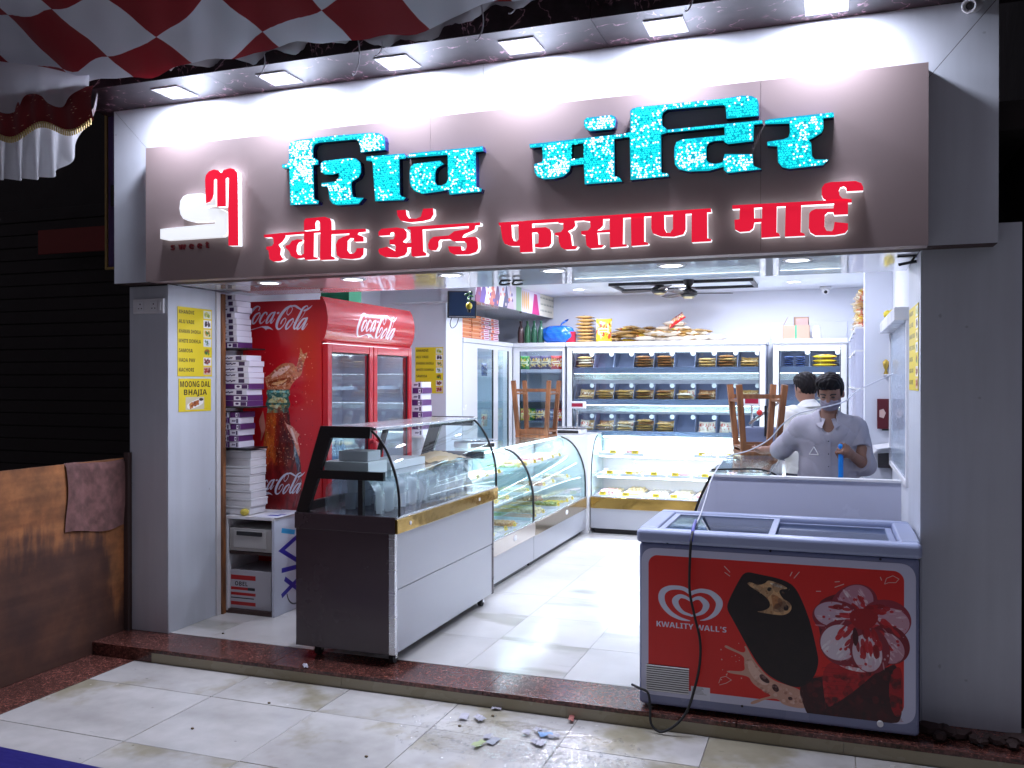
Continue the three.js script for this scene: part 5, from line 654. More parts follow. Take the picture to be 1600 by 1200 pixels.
{ // printed loft along the left wall
  const t = thing('loft', 'white loft box printed with bright food pictures high on the left wall', 'loft', [-3.4, 2.44, -9.2]);
  const pr = canvas(1024, 110, (g, w, h) => { g.fillStyle = '#dcd2e2'; g.fillRect(0, 0, w, h); const tri = (x, ww, c) => poly(g, [[x, h], [x + ww / 2, 4], [x + ww, h]], (a, b) => [a, b], c); ['#7a2a5a', '#5a3a8a', '#e8e0f0', '#c05a4a', '#5a2a6a', '#f0e8f0', '#3a3a6a', '#d8c0d0'].forEach((c, i) => tri(i * 52 - 10, 90, c)); for (let i = 0; i < 40; i++) { g.fillStyle = ['#e0785a', '#5a3a8a', '#f0d8c8'][i % 3]; g.beginPath(); g.arc(30 + 400 * hash(i, 1, 2), 30 + 70 * hash(i, 2, 2), 8, 0, 7); g.fill(); } g.fillStyle = '#8ab08a'; g.fillRect(470, 0, 70, h); g.fillStyle = '#d8a860'; for (let i = 0; i < 4; i++) { g.beginPath(); g.ellipse(560 + i * 26, 55, 11, 46, 0, 0, 7); g.fill(); } g.fillStyle = '#c0307a'; poly(g, [[690, h], [720, 10], [760, 10], [800, h]], (a, b) => [a, b], '#c0307a'); g.fillStyle = '#e6e0cc'; g.fillRect(810, 0, 214, h); for (let i = 0; i < 40; i++) { g.fillStyle = ['#5a6a50', '#8a8a70', '#b0a890'][i % 3]; poly(g, [[0, 12], [6, 0], [12, 12]], (a, b) => [815 + (i % 14) * 15 + a, 10 + Math.floor(i / 14) * 32 + b], g.fillStyle); } });
  put(t, 'underside', bx(-4.11, 2.44, -10.499, -3.212, 2.452, -7.93), M.gloss); const f = bx(-3.211, 2.441, -10.499, -3.205, CEIL - 0.001, -7.93); const fg = faceUV(f, 0), uv = fg.attributes.uv; for (let i = 0; i < uv.count; i++) uv.setX(i, 1 - uv.getX(i)); put(t, 'printed_front', fg, paper(pr)); put(t, 'end', bx(-3.569, 2.453, -7.936, -3.2115, CEIL - 0.001, -7.93), M.wall);
}
{ // monitor on an arm
  const c = onZ(722, 476, -7.9), t = thing('monitor', 'small black monitor tilted on the pier beside the loft', 'monitor', [c.x, c.y, -7.9]); t.rotation.set(0.12, 0.55, 0, 'YXZ');
  part(t, 'case', bx(-0.14, -0.13, -0.02, 0.14, 0.13, 0.01, 0.006), M.black); part(t, 'screen', bx(-0.125, -0.105, 0.0105, 0.125, 0.118, 0.012), phys([0.03, 0.05, 0.10], 0.08)); part(t, 'chin', bx(-0.125, -0.122, 0.0105, 0.125, -0.112, 0.013), M.steel); part(t, 'arm', rod([0, 0, -0.02], [0.02, 0, -0.14], 0.015), M.black); part(t, 'cable', tube([[-0.1, -0.13, -0.01], [-0.11, -0.19, -0.02], [-0.09, -0.23, -0.04], [-0.04, -0.2, -0.08], [0, -0.02, -0.1]], 0.004, 24, 5), M.black);
}
{ // lemon and chillies on a thread under the lintel
  const c = onZ(733, 478, -4.85), t = thing('lemon_chilli_charm', 'yellow lemon with green chillies hanging on a thread from the lintel', 'charm', [c.x, c.y, -4.85]);
  part(t, 'thread', rod([0, 0, 0], [0, SOFFIT - c.y, 0], 0.0012, 5), M.white); part(t, 'lemon', new THREE.SphereGeometry(0.019, 16, 12).scale(1, 1.15, 1), std([0.75, 0.6, 0.04], 0.4)); for (let i = 0; i < 6; i++) part(t, 'chilli', tube([[0, 0, 0], [0.014, 0.004, 0], [0.028, -0.003, 0]], 0.0042, 8, 6), std([0.05, 0.20, 0.03], 0.35), [0, 0.028 + i * 0.010, 0], [0, i * 2.4, 0]); part(t, 'charcoal', new THREE.DodecahedronGeometry(0.012, 0).translate(0, -0.03, 0), M.black);
  for (const [px, py] of [[790, 441], [810, 441]]) { const q = onY(px, py, SOFFIT - 0.012), k = thing('shutter_clip', 'small black metal clip fixed under the white lintel', 'clip', [q.x, SOFFIT - 0.0005, q.z], 'black clips under the lintel'); part(k, 'plate', bx(-0.03, -0.006, -0.02, 0.03, 0, 0.02, 0.002), M.black); part(k, 'hook', tube([[-0.03, -0.004, 0], [-0.04, -0.02, 0], [-0.01, -0.028, 0.01], [0.03, -0.022, 0]], 0.006, 16, 6), M.black); }
  const q = onZ(1416, 412, -4.9); const k = thing('shutter_clip', 'black bracket in the corner of lintel and right pillar', 'bracket', [RIGHT - 0.007, SOFFIT - 0.0005, -4.95]); part(k, 'plate', bx(-0.09, -0.008, -0.02, 0, 0, 0.02, 0.002), M.black); part(k, 'arm', bar([-0.085, -0.045, 0], [0, -0.03, 0], 0.014, 0.02), M.black); part(k, 'stay', bar([-0.01, -0.008, 0], [-0.03, -0.04, 0], 0.01, 0.014), M.black);
}
{ // ceiling: dark trim, fans, dome camera
  const fr = thing('ceiling_trim', 'black rectangular trim on the white ceiling above the fans', 'trim', [-1.45, CEIL, -9.5]); for (const z of [-0.32, 0.32]) part(fr, 'long_bar', bx(-0.74, -0.03, z - 0.02, 0.74, -0.0005, z + 0.02), M.black); for (const x of [-0.72, 0.72]) part(fr, 'short_bar', bx(x - 0.02, -0.028, -0.299, x + 0.02, -0.0005, 0.299), M.black);
  const fan = (x, z, drop, a, label) => { const t = thing('ceiling_fan', label, 'fan', [x, CEIL, z]); part(t, 'rod', rod([0, -drop, 0], [0, -0.0005, 0], 0.012), M.black); part(t, 'canopy', lathe([[0.02, -0.08], [0.05, -0.04], [0.055, -0.0005]], 16), M.black); part(t, 'motor', lathe([[0, -drop - 0.06], [0.07, -drop - 0.055], [0.09, -drop - 0.03], [0.085, -drop], [0.03, -drop + 0.03], [0.012, -drop + 0.05]], 20), M.black); part(t, 'hub_cap', lathe([[0, -drop - 0.075], [0.05, -drop - 0.07], [0.06, -drop - 0.056]], 18), std([0.6, 0.48, 0.28], 0.3, 0.7)); for (let i = 0; i < 3; i++) part(t, 'blade', prism([[0.08, -0.03], [0.2, -0.055], [0.42, -0.06], [0.44, -0.03], [0.42, 0.045], [0.2, 0.04], [0.08, 0.03]], 'z', -0.003, 0.003).rotateX(-Math.PI / 2 + 0.14), std([0.05, 0.045, 0.05], 0.4), [0, -drop - 0.02, 0], [0, a + i * 2.0944, 0]); };
  fan(-1.34, -9.1, 0.12, 0.25, 'dark three blade ceiling fan hanging lower with its pale hub'); fan(-1.72, -9.55, 0.03, 0.9, 'dark ceiling fan tucked close under the black ceiling trim');
  const d = onY(1290, 452, CEIL - 0.03), t = thing('dome_camera', 'white dome security camera on the shop ceiling', 'camera', [d.x, CEIL, d.z]); part(t, 'base', lathe([[0, -0.001], [0.06, -0.001], [0.058, -0.03], [0, -0.03]], 20), M.white); part(t, 'ball', new THREE.SphereGeometry(0.042, 18, 12).translate(0, -0.045, 0), M.white); part(t, 'lens', new THREE.SphereGeometry(0.02, 12, 8).translate(0, -0.06, 0.028), M.black);
}

// ------------------------------------------------------------------ rack of boxes and small cabinet by the left pillar
const boxT = [0, 1, 2].map((k) => canvas(160, 40, (g, w, h) => { g.fillStyle = k === 1 ? '#5a2a6a' : '#e2deea'; g.fillRect(0, 0, w, h); if (k === 1) { g.fillStyle = '#f0eef6'; g.fillRect(96, 6, 62, 30); g.fillStyle = '#4a2060'; g.beginPath(); g.arc(112, 20, 8, 0, 7); g.fill(); g.fillRect(128, 8, 26, 26); } else { g.fillStyle = '#3e2a52'; for (let i = 0; i < 9; i++) { g.beginPath(); g.ellipse(42 + i * 6.5, 20 + 3 * Math.sin(i * 2.3), 3.6, 4 + 3 * hash(i, k, 8), 0.5, 0, 7); g.fill(); } g.fillRect(112, 6, 26, 28); } g.fillStyle = '#b9b4c6'; g.fillRect(0, h - 2, w, 2); }));
const boxM = boxT.map((t) => std(0xffffff, 0.5, 0, { map: t }));
{
  const X0 = -4.25, X1 = -3.885, Z0 = -5.53, Z1 = -5.32, rack = thing('box_rack', 'slim dark metal rack of sweet boxes beside the red cooler', 'rack', [-4.0, 0.70, -5.5]);
  for (const y of [1.178, 1.475, 1.895]) put(rack, 'shelf', bx(X0, y, Z0, X1 + (y > 1.8 ? -0.02 : 0), y + 0.01, Z1), M.black);
  for (const z of [Z0, Z1 - 0.012]) put(rack, 'upright', bx(X0 - 0.014, 0, z, X0 - 0.001, 2.28, z + 0.012), M.black);
  const stack = (x, y, z, n, w, h, d, pat, label, group) => { for (let i = 0; i < n; i++) single('sweet_box', faceUV(box(w, h - 0.0015, d, 0.0015)), boxM[pat[i % pat.length]], label, 'box', [x + rnd(-0.012, 0.012), y + i * h, z + rnd(-0.008, 0.008)], group, [0, rnd(-0.03, 0.03), 0]); };
  stack(-4.125, 1.9055, -5.42, 9, 0.23, 0.043, 0.17, [1, 0, 2, 0, 2, 0, 0, 2, 0], 'white and purple box in the highest stack of the rack', 'boxes on the rack');
  stack(-4.06, 1.4855, -5.42, 9, 0.30, 0.041, 0.18, [1, 1, 0, 1, 0, 2, 0, 0, 2], 'white and purple box in the middle stack of the rack', 'boxes on the rack');
  for (let c = 0; c < 3; c++) stack(-4.20 + c * 0.085, 1.1885, -5.42, 6, 0.081, 0.043, 0.18, c % 2 ? [1, 2, 1, 0, 1, 2] : [2, 1, 0, 1, 2, 1], 'small purple chequered box on the low shelf of the rack', 'boxes on the rack');
  for (let i = 0; i < 8; i++) { const t = thing('white_carton', 'plain white carton in the stack on the small cabinet', 'carton', [-4.05 + rnd(-0.012, 0.012), 0.705 + i * 0.058, -5.46], 'white cartons on the small cabinet'); t.rotation.y = rnd(-0.05, 0.05); part(t, 'tray', box(0.275, 0.042, 0.19, 0.003), M.white); part(t, 'lid', bx(-0.14, 0.043, -0.098, 0.14, 0.0565, 0.098, 0.003), M.white); }
  // small cabinet
  const c = thing('small_cabinet', 'worn white open cabinet with a grey drawer next to the dark counter', 'cabinet', [-3.9, 0, -5.55]), a = -4.09, b = -3.675, f = -5.31, k = -5.82;
  const cabT = canvas(400, 520, (g, w, h) => { g.fillStyle = '#ccd2e0'; g.fillRect(0, 0, w, h); g.strokeStyle = '#2a2a9a'; g.lineWidth = 26; g.lineCap = 'butt'; for (const p of [[[180, 250], [330, 170], [180, 120]], [[130, 290], [330, 280]], [[90, 330], [330, 420]], [[80, 470], [300, 330]]]) { g.beginPath(); p.forEach((q, i) => (i ? g.lineTo(...q) : g.moveTo(...q))); g.stroke(); } g.strokeStyle = '#2fa0d8'; g.beginPath(); g.moveTo(200, 90); g.lineTo(330, 60); g.stroke(); g.strokeStyle = '#1c1c30'; g.lineWidth = 8; g.beginPath(); g.arc(190, 400, 90, 0.2, 2.6); g.stroke(); });
  put(c, 'side', merge([bx(a, 0.02, k, a + 0.02, 0.68, f)]), M.white); put(c, 'side', faceUV(bx(b - 0.02, 0.0, k, b, 0.68, f), 0), std(0xffffff, 0.5, 0, { map: cabT }));
  put(c, 'top', bx(a, 0.681, k, b, 0.70, f), M.white); put(c, 'bottom', bx(a, 0.0, k, b - 0.021, 0.03, f - 0.004), M.brown); put(c, 'back', bx(a + 0.021, 0.031, k, b - 0.021, 0.68, k + 0.01), M.brown); put(c, 'shelf', bx(a + 0.021, 0.425, k + 0.011, b - 0.021, 0.445, f - 0.02), M.brown);
  const d = put(c, 'drawer', bx(a + 0.025, 0.45, k + 0.1, b - 0.03, 0.615, f - 0.012, 0.008), std([0.40, 0.39, 0.37], 0.5)); put(d, 'drawer_face', bx(a + 0.07, 0.475, f - 0.0115, b - 0.07, 0.60, f - 0.002, 0.008), std([0.48, 0.47, 0.45], 0.45)); put(d, 'handle', bx(a + 0.10, 0.565, f - 0.0015, b - 0.10, 0.595, f + 0.008, 0.006), M.black);
  const pap = canvas(256, 256, (g) => { g.fillStyle = '#dfe2ee'; g.fillRect(0, 0, 256, 256); g.fillStyle = '#3a4ab0'; g.fillRect(90, 40, 120, 26); g.fillRect(150, 80, 70, 20); g.fillStyle = '#8890b0'; for (let i = 0; i < 9; i++) g.fillRect(20, 120 + i * 13, 200 * (0.5 + 0.5 * hash(i, 1, 1)), 4); });
  single('printed_sheet', faceUV(bx(-3.86, 0.7012, -5.75, -3.66, 0.7035, -5.32), 1), paper(pap), 'printed blue and white sheet lying on the small cabinet', 'paper');
  single('lemon', new THREE.SphereGeometry(0.028, 16, 12).scale(1.15, 0.9, 1), std([0.62, 0.5, 0.07], 0.45), 'small yellow lemon on the small white cabinet', 'lemon', [-3.95, 0.7262, -5.345]);
  const bt = canvas(256, 220, (g) => { g.fillStyle = '#b4b2b8'; g.fillRect(0, 0, 256, 220); g.fillStyle = '#b01a1a'; g.fillRect(0, 30, 160, 26); g.fillRect(0, 98, 118, 16); g.fillRect(0, 128, 160, 16); g.fillRect(0, 180, 160, 20); g.fillStyle = '#2a2228'; g.font = 'bold 34px sans-serif'; g.fillText('OBEL', 26, 90); g.fillRect(110, 98, 46, 16); g.fillRect(0, 156, 150, 6); });
  single('battery_box', faceUV(bx(a + 0.024, 0.0305, k + 0.15, b - 0.05, 0.31, f - 0.03, 0.004)), std(0xffffff, 0.45, 0, { map: bt }), 'grey battery box with red stripes in the small cabinet', 'box');
  for (let i = 0; i < 9; i++) single('sweet_box', faceUV(box(0.10, 0.052, 0.2, 0.0015)), boxM[i % 2], 'purple and white box in the stack behind the red cooler', 'box', [-3.46 + rnd(-0.01, 0.01), 1.18 + i * 0.0535, -7.26], 'boxes behind the cooler');
  single('box_stand', merge([bx(-3.54, 1.165, -7.4, -3.38, 1.179, -7.13), bx(-3.54, 0, -7.38, -3.52, 1.1645, -7.15), bx(-3.40, 0, -7.38, -3.38, 1.1645, -7.15), bx(-3.519, 0.0, -7.38, -3.401, 0.02, -7.15)]), M.white, 'narrow white stand behind the red cooler carrying purple boxes', 'stand');
}
// ------------------------------------------------------------------ upturned wooden stools
function stool(label, base, turn, W, H, spread) { // upside down: seat board at the bottom, legs up
  const t = thing('wooden_stool', label, 'stool', base); t.rotation.y = turn; const w = W / 2, e = w - 0.025, top = e + spread;
  part(t, 'seat', bx(-w, 0, -w, w, 0.03, w, 0.005), M.wood);
  const sgn = [[-1, -1], [1, -1], [1, 1], [-1, 1]], foot = sgn.map(([a, b]) => V(a * e, 0.03, b * e)), tip = sgn.map(([a, b]) => V(a * top, H, b * top));
  sgn.forEach((_, i) => part(t, 'leg', bar(foot[i], tip[i], 0.042, 0.042), M.wood));
  for (let i = 0; i < 4; i++) { const j = (i + 1) % 4, at = (k) => [foot[i].clone().lerp(tip[i], k), foot[j].clone().lerp(tip[j], k)], f = i % 2 ? 0.76 : 0.82; part(t, 'stretcher', bar(...at(f), 0.03, 0.02), M.wood); part(t, 'apron', bar(...at(0.06), 0.05, 0.018), M.wood); }
  return t;
}
stool('upturned wooden stool on the glass counter in front of the corner cupboard', [-2.93, 1.0725, -8.98], 0.02, 0.36, 0.60, 0.04);
stool('upturned wooden stool beside the man in grey on the service counter', [-0.52, 1.1055, -7.05], 0.30, 0.30, 0.535, 0.045);
{ // scales
  const scale = (label, base, pole) => { const t = thing('weighing_scale', label, 'scale', base); part(t, 'base', bx(-0.15, 0.0, -0.12, 0.15, 0.055, 0.14, 0.01), M.white); part(t, 'pan', bx(-0.17, 0.07, -0.13, 0.17, 0.078, 0.13, 0.004), M.steel); part(t, 'pan_stem', bx(-0.04, 0.0555, -0.04, 0.04, 0.0695, 0.04), M.black); part(t, 'keypad', bx(-0.12, 0.012, 0.1405, 0.12, 0.045, 0.143), M.black); if (pole) { part(t, 'pole', rod([0.03, 0.03, -0.14], [0.03, 0.30, -0.14], 0.012), M.steel); const h = part(t, 'display', bx(-0.05, 0.28, -0.17, 0.13, 0.36, -0.12, 0.006), M.white); part(h, 'screen', bx(-0.03, 0.30, -0.1195, 0.10, 0.34, -0.1185), std([0.35, 0.02, 0.05], 0.3)); } return t; };
  scale('steel scale with a display on a pole on the corner plinth', [-2.72, 1.0755, -9.6], true); scale('low steel weighing scale on the glass counter near the dark counter', [-2.98, 1.0725, -7.35], false).rotation.y = 0.9;
  const t = thing('packing_machine', 'small steel slicing machine behind the upturned stool at the service counter', 'machine', [-0.52, 1.0, -7.9]);
  part(t, 'housing', bx(-0.16, 0, -0.15, 0.2, 0.27, 0.1, 0.008), M.steelBlue); part(t, 'chute', bar([-0.12, 0.30, 0.0], [0.14, 0.50, 0.0], 0.02, 0.14), M.steel); part(t, 'lever', bar([0.02, 0.2, 0.11], [0.02, 0.46, 0.11], 0.02, 0.015), M.black); part(t, 'knob', new THREE.SphereGeometry(0.025, 12, 8).translate(-0.03, 0.40, 0.10), std([0.6, 0.02, 0.02], 0.3)); part(t, 'display', bx(-0.17, 0.46, 0.03, -0.03, 0.53, 0.05, 0.004), M.white); part(t, 'display_screen', bx(-0.155, 0.475, 0.0505, -0.045, 0.515, 0.052), std([0.4, 0.02, 0.06], 0.3)); part(t, 'display_pole', rod([-0.1, 0.27, 0.0], [-0.1, 0.47, 0.03], 0.01), M.steel);
  single('machine_table', merge([bx(-0.74, 0.97, -8.1, -0.28, 0.9995, -7.72), bx(-0.73, 0, -8.09, -0.70, 0.9695, -8.06), bx(-0.32, 0, -8.09, -0.29, 0.9695, -8.06), bx(-0.73, 0, -7.76, -0.70, 0.9695, -7.73), bx(-0.32, 0, -7.76, -0.29, 0.9695, -7.73)]), M.laminate, 'small white table carrying the steel machine', 'table');
}
{ // right wall: obscure glass window, ledge, ticket box, leaflet tray
  const t = thing('obscure_window', 'tall pane of rippled obscure glass in a white frame on the right wall', 'window', [0.44, 0, -6.3]); const rip = pixels(256, 256, (x, y) => 255 * fbm(x * 22, y * 22, 22, 3, 77), false, 0.4);
  put(t, 'pane', bx(0.437, 1.08, -7.10, 0.443, 2.02, -5.66), phys([0.38, 0.47, 0.60], 0.22, { bumpMap: rip, bumpScale: 0.02, clearcoat: 0.3 })); put(t, 'frame', merge([bx(0.425, 1.05, -7.15, 0.4495, 2.02, -7.101), bx(0.425, 1.05, -5.659, 0.4495, 2.02, -5.60), bx(0.425, 1.05, -7.10, 0.4495, 1.0795, -5.66)]), M.white);
  put(t, 'ledge', bx(0.36, 2.021, -7.15, 0.4495, 2.10, -5.60, 0.006), M.laminate);
  const m = thing('ticket_box', 'maroon box with a white emblem hanging on the white pier', 'box', [0.40, 1.42, -7.2]); part(m, 'case', bx(-0.055, -0.11, 0.0005, 0.05, 0.115, 0.03, 0.003), std([0.12, 0.012, 0.02], 0.4)); part(m, 'emblem', prism([[-0.04, -0.02], [-0.01, -0.03], [0.005, 0.01], [-0.012, 0.04], [-0.04, 0.03]], 'z', 0.0305, 0.032), std([0.7, 0.5, 0.45], 0.5)); part(m, 'strap', bx(-0.02, -0.122, 0.001, 0.05, -0.112, 0.012), M.black);
  const l = thing('leaflet_holder', 'dark holder with white leaflets fixed low on the white pier', 'holder', [0.38, 1.12, -7.2]); part(l, 'pocket', bx(-0.03, -0.1, 0.0005, 0.06, 0.04, 0.05, 0.003), std([0.05, 0.045, 0.05], 0.5)); for (let i = 0; i < 4; i++) part(l, 'leaflet', bx(-0.07, 0.041, -0.001, 0.06, 0.0435, 0.10), M.white, [0, i * 0.012, 0.002 + i * 0.004], [0.25, 0.1 * i, 0.08]);
  const o = thing('ornament', 'small gold figure on a bracket beside the obscure glass window', 'ornament', [0.405, 1.72, -7.2]); part(o, 'figure', lathe([[0, 0], [0.018, 0], [0.008, 0.03], [0.02, 0.06], [0.024, 0.09], [0.006, 0.11], [0, 0.11]], 14).translate(0, 0, 0.035), std([0.6, 0.42, 0.08], 0.3, 0.6)); part(o, 'bracket', bx(-0.02, -0.01, 0.0005, 0.02, -0.0005, 0.06), M.white);
  single('yellow_garland', merge([0, 1, 2, 3, 4, 5].map((i) => new THREE.IcosahedronGeometry(0.02, 1).toNonIndexed().translate(0.39 + 0.02 * Math.sin(i * 2), 2.118 + 0.018 * (i % 2), -6.5 - i * 0.035))), std([0.7, 0.55, 0.03], 0.7), 'bunch of yellow flowers on the ledge over the obscure glass', 'flowers');
  const cb = thing('wall_shelf', 'tall narrow white shelf unit along the right wall behind the pier', 'shelf', [0.3, 0, -8.6]); put(cb, 'back', bx(0.42, 0, -9.9, 0.4495, 2.08, -7.51), M.laminate); for (const z of [-9.9, -9.1, -8.3, -7.53]) put(cb, 'upright', bx(0.20, 0, z, 0.4195, 2.08, z + 0.02), M.lavender); for (const y of [0.5, 0.9, 1.25, 1.6, 1.9, 2.081]) put(cb, 'shelf', bx(0.20, y, -9.9, 0.4195, y + 0.015, -7.509 + 0.0), M.laminate);
  for (let i = 0; i < 18; i++) pack(0.30 + rnd(-0.02, 0.02), 2.097 + Math.floor(i / 3) * 0.058, -8.0 - (i % 3) * 0.3 + rnd(-0.03, 0.03), [5, 3, 5, 6][i % 4], 2, Math.PI / 2 + rnd(-0.2, 0.2), `${['white', 'tan', 'white', 'yellow'][i % 4]} bag in the high pile on the right wall shelf`, 'bags piled on the right wall shelf');
  for (let i = 0; i < 24; i++) pack(0.31, [1.266, 1.616, 0.916][i % 3] + Math.floor(i / 12) * 0.05, -7.72 - (i % 12) * 0.18, [5, 7, 5][i % 3], 1, Math.PI / 2, `${['white', 'blue', 'white'][i % 3]} bag on the right wall shelf unit`, 'bags on the right wall shelf');
}
// ------------------------------------------------------------------ cables
single('white_cable', tube([onZ(1396, 584, -6.9), onZ(1348, 606, -6.8), onZ(1312, 630, -6.05), onZ(1280, 638, -6.0), onZ(1245, 647, -6.05), onZ(1222, 664, -6.2), onZ(1200, 688, -6.35), onZ(1170, 704, -6.3), onZ(1143, 711, -6.2), onZ(1128, 722, -5.75), onZ(1112, 748, -5.5), onZ(1104, 775, -5.3), onZ(1096, 800, -5.12), onZ(1088, 818, -4.75)], 0.0042, 120, 7), std([0.62, 0.63, 0.70], 0.5), 'long white cable sagging from the right wall over the service counter', 'cable');
single('black_cable', tube([onZ(1088, 819, -4.73), onZ(1083, 829, -4.50), onZ(1080, 845, -4.42), onZ(1078, 880, -4.425), onZ(1078, 925, -4.425), onZ(1086, 965, -4.425), onZ(1094, 1000, -4.425), onZ(1094, 1035, -4.425), onZ(1086, 1075, -4.425), onZ(1072, 1115, -4.40), onZ(1050, 1138, -4.38), onZ(1030, 1144, -4.38), onZ(1018, 1132, -4.39), onZ(1016, 1105, -4.41), onZ(1012, 1082, -4.425), onZ(1000, 1076, -4.435), onZ(988, 1070, -4.50)], 0.0065, 160, 8), M.rubber, 'black power cable hanging down the front of the chest freezer', 'cable');
single('cable_wrap', tube([onZ(1087, 814, -4.78), onZ(1083, 828, -4.506), onZ(1080, 846, -4.42)], 0.0085, 20, 8), std([0.03, 0.03, 0.35], 0.4), 'blue tape wrapped round the cable at the freezer rim', 'tape');
single('black_cable', tube([onZ(1112, 734, -5.65), onZ(1150, 733, -5.7), onZ(1190, 734, -5.75), onZ(1212, 742, -5.75), onZ(1224, 757, -5.75)], 0.006, 50, 6), M.rubber, 'black cable lying across the glass top of the service counter', 'cable');
// ------------------------------------------------------------------ litter and wet patches on the pavement
{
  const pud = (px, py, rx, rz, n, label) => { const c = onY(px, py, GROUND + 0.0016), pts = []; for (let i = 0; i < 40; i++) { const a = i / 40 * 6.2832, r = 0.6 + 0.55 * fbm(3 + Math.cos(a) * 1.6 + n, 3 + Math.sin(a) * 1.6, 64, 3, 200 + n); pts.push(new THREE.Vector2(c.x + rx * r * Math.cos(a), -(c.z + rz * r * Math.sin(a)))); } const g = new THREE.ShapeGeometry(new THREE.Shape(pts)); g.rotateX(-Math.PI / 2); g.translate(0, GROUND + 0.0022, 0); const m = single('puddle', metreUV(g), phys([0.96, 0.955, 0.94], 0.07, { transmission: 1, thickness: 0, bumpMap: pudB, bumpScale: 0.005 }), label, 'puddle'); const dr = [], dg = new THREE.SphereGeometry(1, 7, 3, 0, 6.2832, 0, 1.5708).toNonIndexed(); for (let i = 0; i < 420; i++) { const a = rnd(6.2832), r = Math.sqrt(rnd()) * 1.25, s = 0.003 + 0.010 * rnd() * rnd(); dr.push(dg.clone().scale(s * rnd(1, 1.8), s * 0.7, s).rotateY(rnd(3)).translate(c.x + rx * r * Math.cos(a), GROUND + 0.0023, c.z + rz * r * Math.sin(a))); } part(m, 'water_drops', merge(dr), phys([0.95, 0.96, 0.97], 0.02, { transmission: 1, thickness: 0 })).userData.kind = 'stuff'; return m; };
  const pudB = pixels(256, 256, (x, y) => 255 * (fbm(x * 8, y * 8, 8, 3, 140)), false, 0.3);
  pud(800, 1160, 0.52, 0.26, 1, 'wet patch with paper scraps on the pavement before the step'); pud(905, 1198, 0.3, 0.18, 9, 'small wet patch on the pavement near the freezer');
  const scrapG = [0, 1, 2].map((k) => sheet(6, 5, (u, v) => [(u - 0.5) * 0.075, 0.002 + 0.016 * fbm(u * 3 + k * 5, v * 3, 64, 3, 300 + k) , (v - 0.5) * 0.045]));
  const cols = [[0.42, 0.41, 0.46], [0.33, 0.33, 0.37], [0.3, 0.32, 0.36], [0.45, 0.16, 0.14], [0.2, 0.35, 0.6], [0.35, 0.42, 0.22]].map((c) => std(c, 0.7));
  const spots = [[725, 1122, 0, 'grey'], [748, 1124, 0, 'grey'], [752, 1127, 1, 'grey'], [822, 1148, 0, 'crumpled grey'], [840, 1144, 0, 'crumpled grey'], [848, 1146, 2, 'dark'], [853, 1151, 4, 'blue'], [836, 1162, 1, 'crumpled grey'], [846, 1164, 0, 'crumpled grey'], [770, 1160, 2, 'dark'], [762, 1154, 1, 'grey'], [748, 1166, 5, 'green'], [893, 1126, 3, 'red'], [776, 1109, 0, 'white'], [477, 1043, 0, 'white'], [866, 1153, 1, 'grey']];
  spots.forEach(([px, py, k, c], i) => { const q = onY(px, py, i === 14 ? 0.001 : GROUND + 0.003); single('paper_scrap', scrapG[i % 3], cols[k], i === 14 ? 'white scrap of paper under the dark counter on the granite step' : `${c} scrap of litter on the wet pavement in front of the step`, 'scrap', [q.x, i === 14 ? 0.0005 : GROUND + 0.0015, q.z], 'scraps of litter on the pavement', [0, rnd(3), 0]).scale.set(rnd(0.6, 1.1), rnd(0.8, 1.5), rnd(0.6, 1.1)); });
  for (const [px, py] of [[718, 1136], [572, 1184], [348, 990], [300, 1140], [770, 1120], [420, 1100]]) { const q = onY(px, py, px === 348 ? 0.004 : GROUND); single('pebble', new THREE.DodecahedronGeometry(0.007, 1).scale(1.3, 0.7, 1), std([0.16, 0.12, 0.07], 0.9), px === 348 ? 'small brown crumb on the shop floor by the left pillar' : 'small brown pebble lying on the pavement tiles', 'pebble', [q.x, (px === 348 ? 0.0 : GROUND) + 0.0042, q.z], 'pebbles on the pavement'); }
  for (let i = 0; i < 4; i++) { const q = onY(20 + i * 9, 1058 - i * 3, GROUND + 0.01); single('paper_scrap', scrapG[i % 3], cols[0], 'pale torn scrap lying on the ledge at the foot of the plywood', 'scrap', [q.x, GROUND + 0.0045, q.z], 'scraps by the plywood', [0, 0.9, 0]).scale.set(1.3, 1, 0.6); }
}

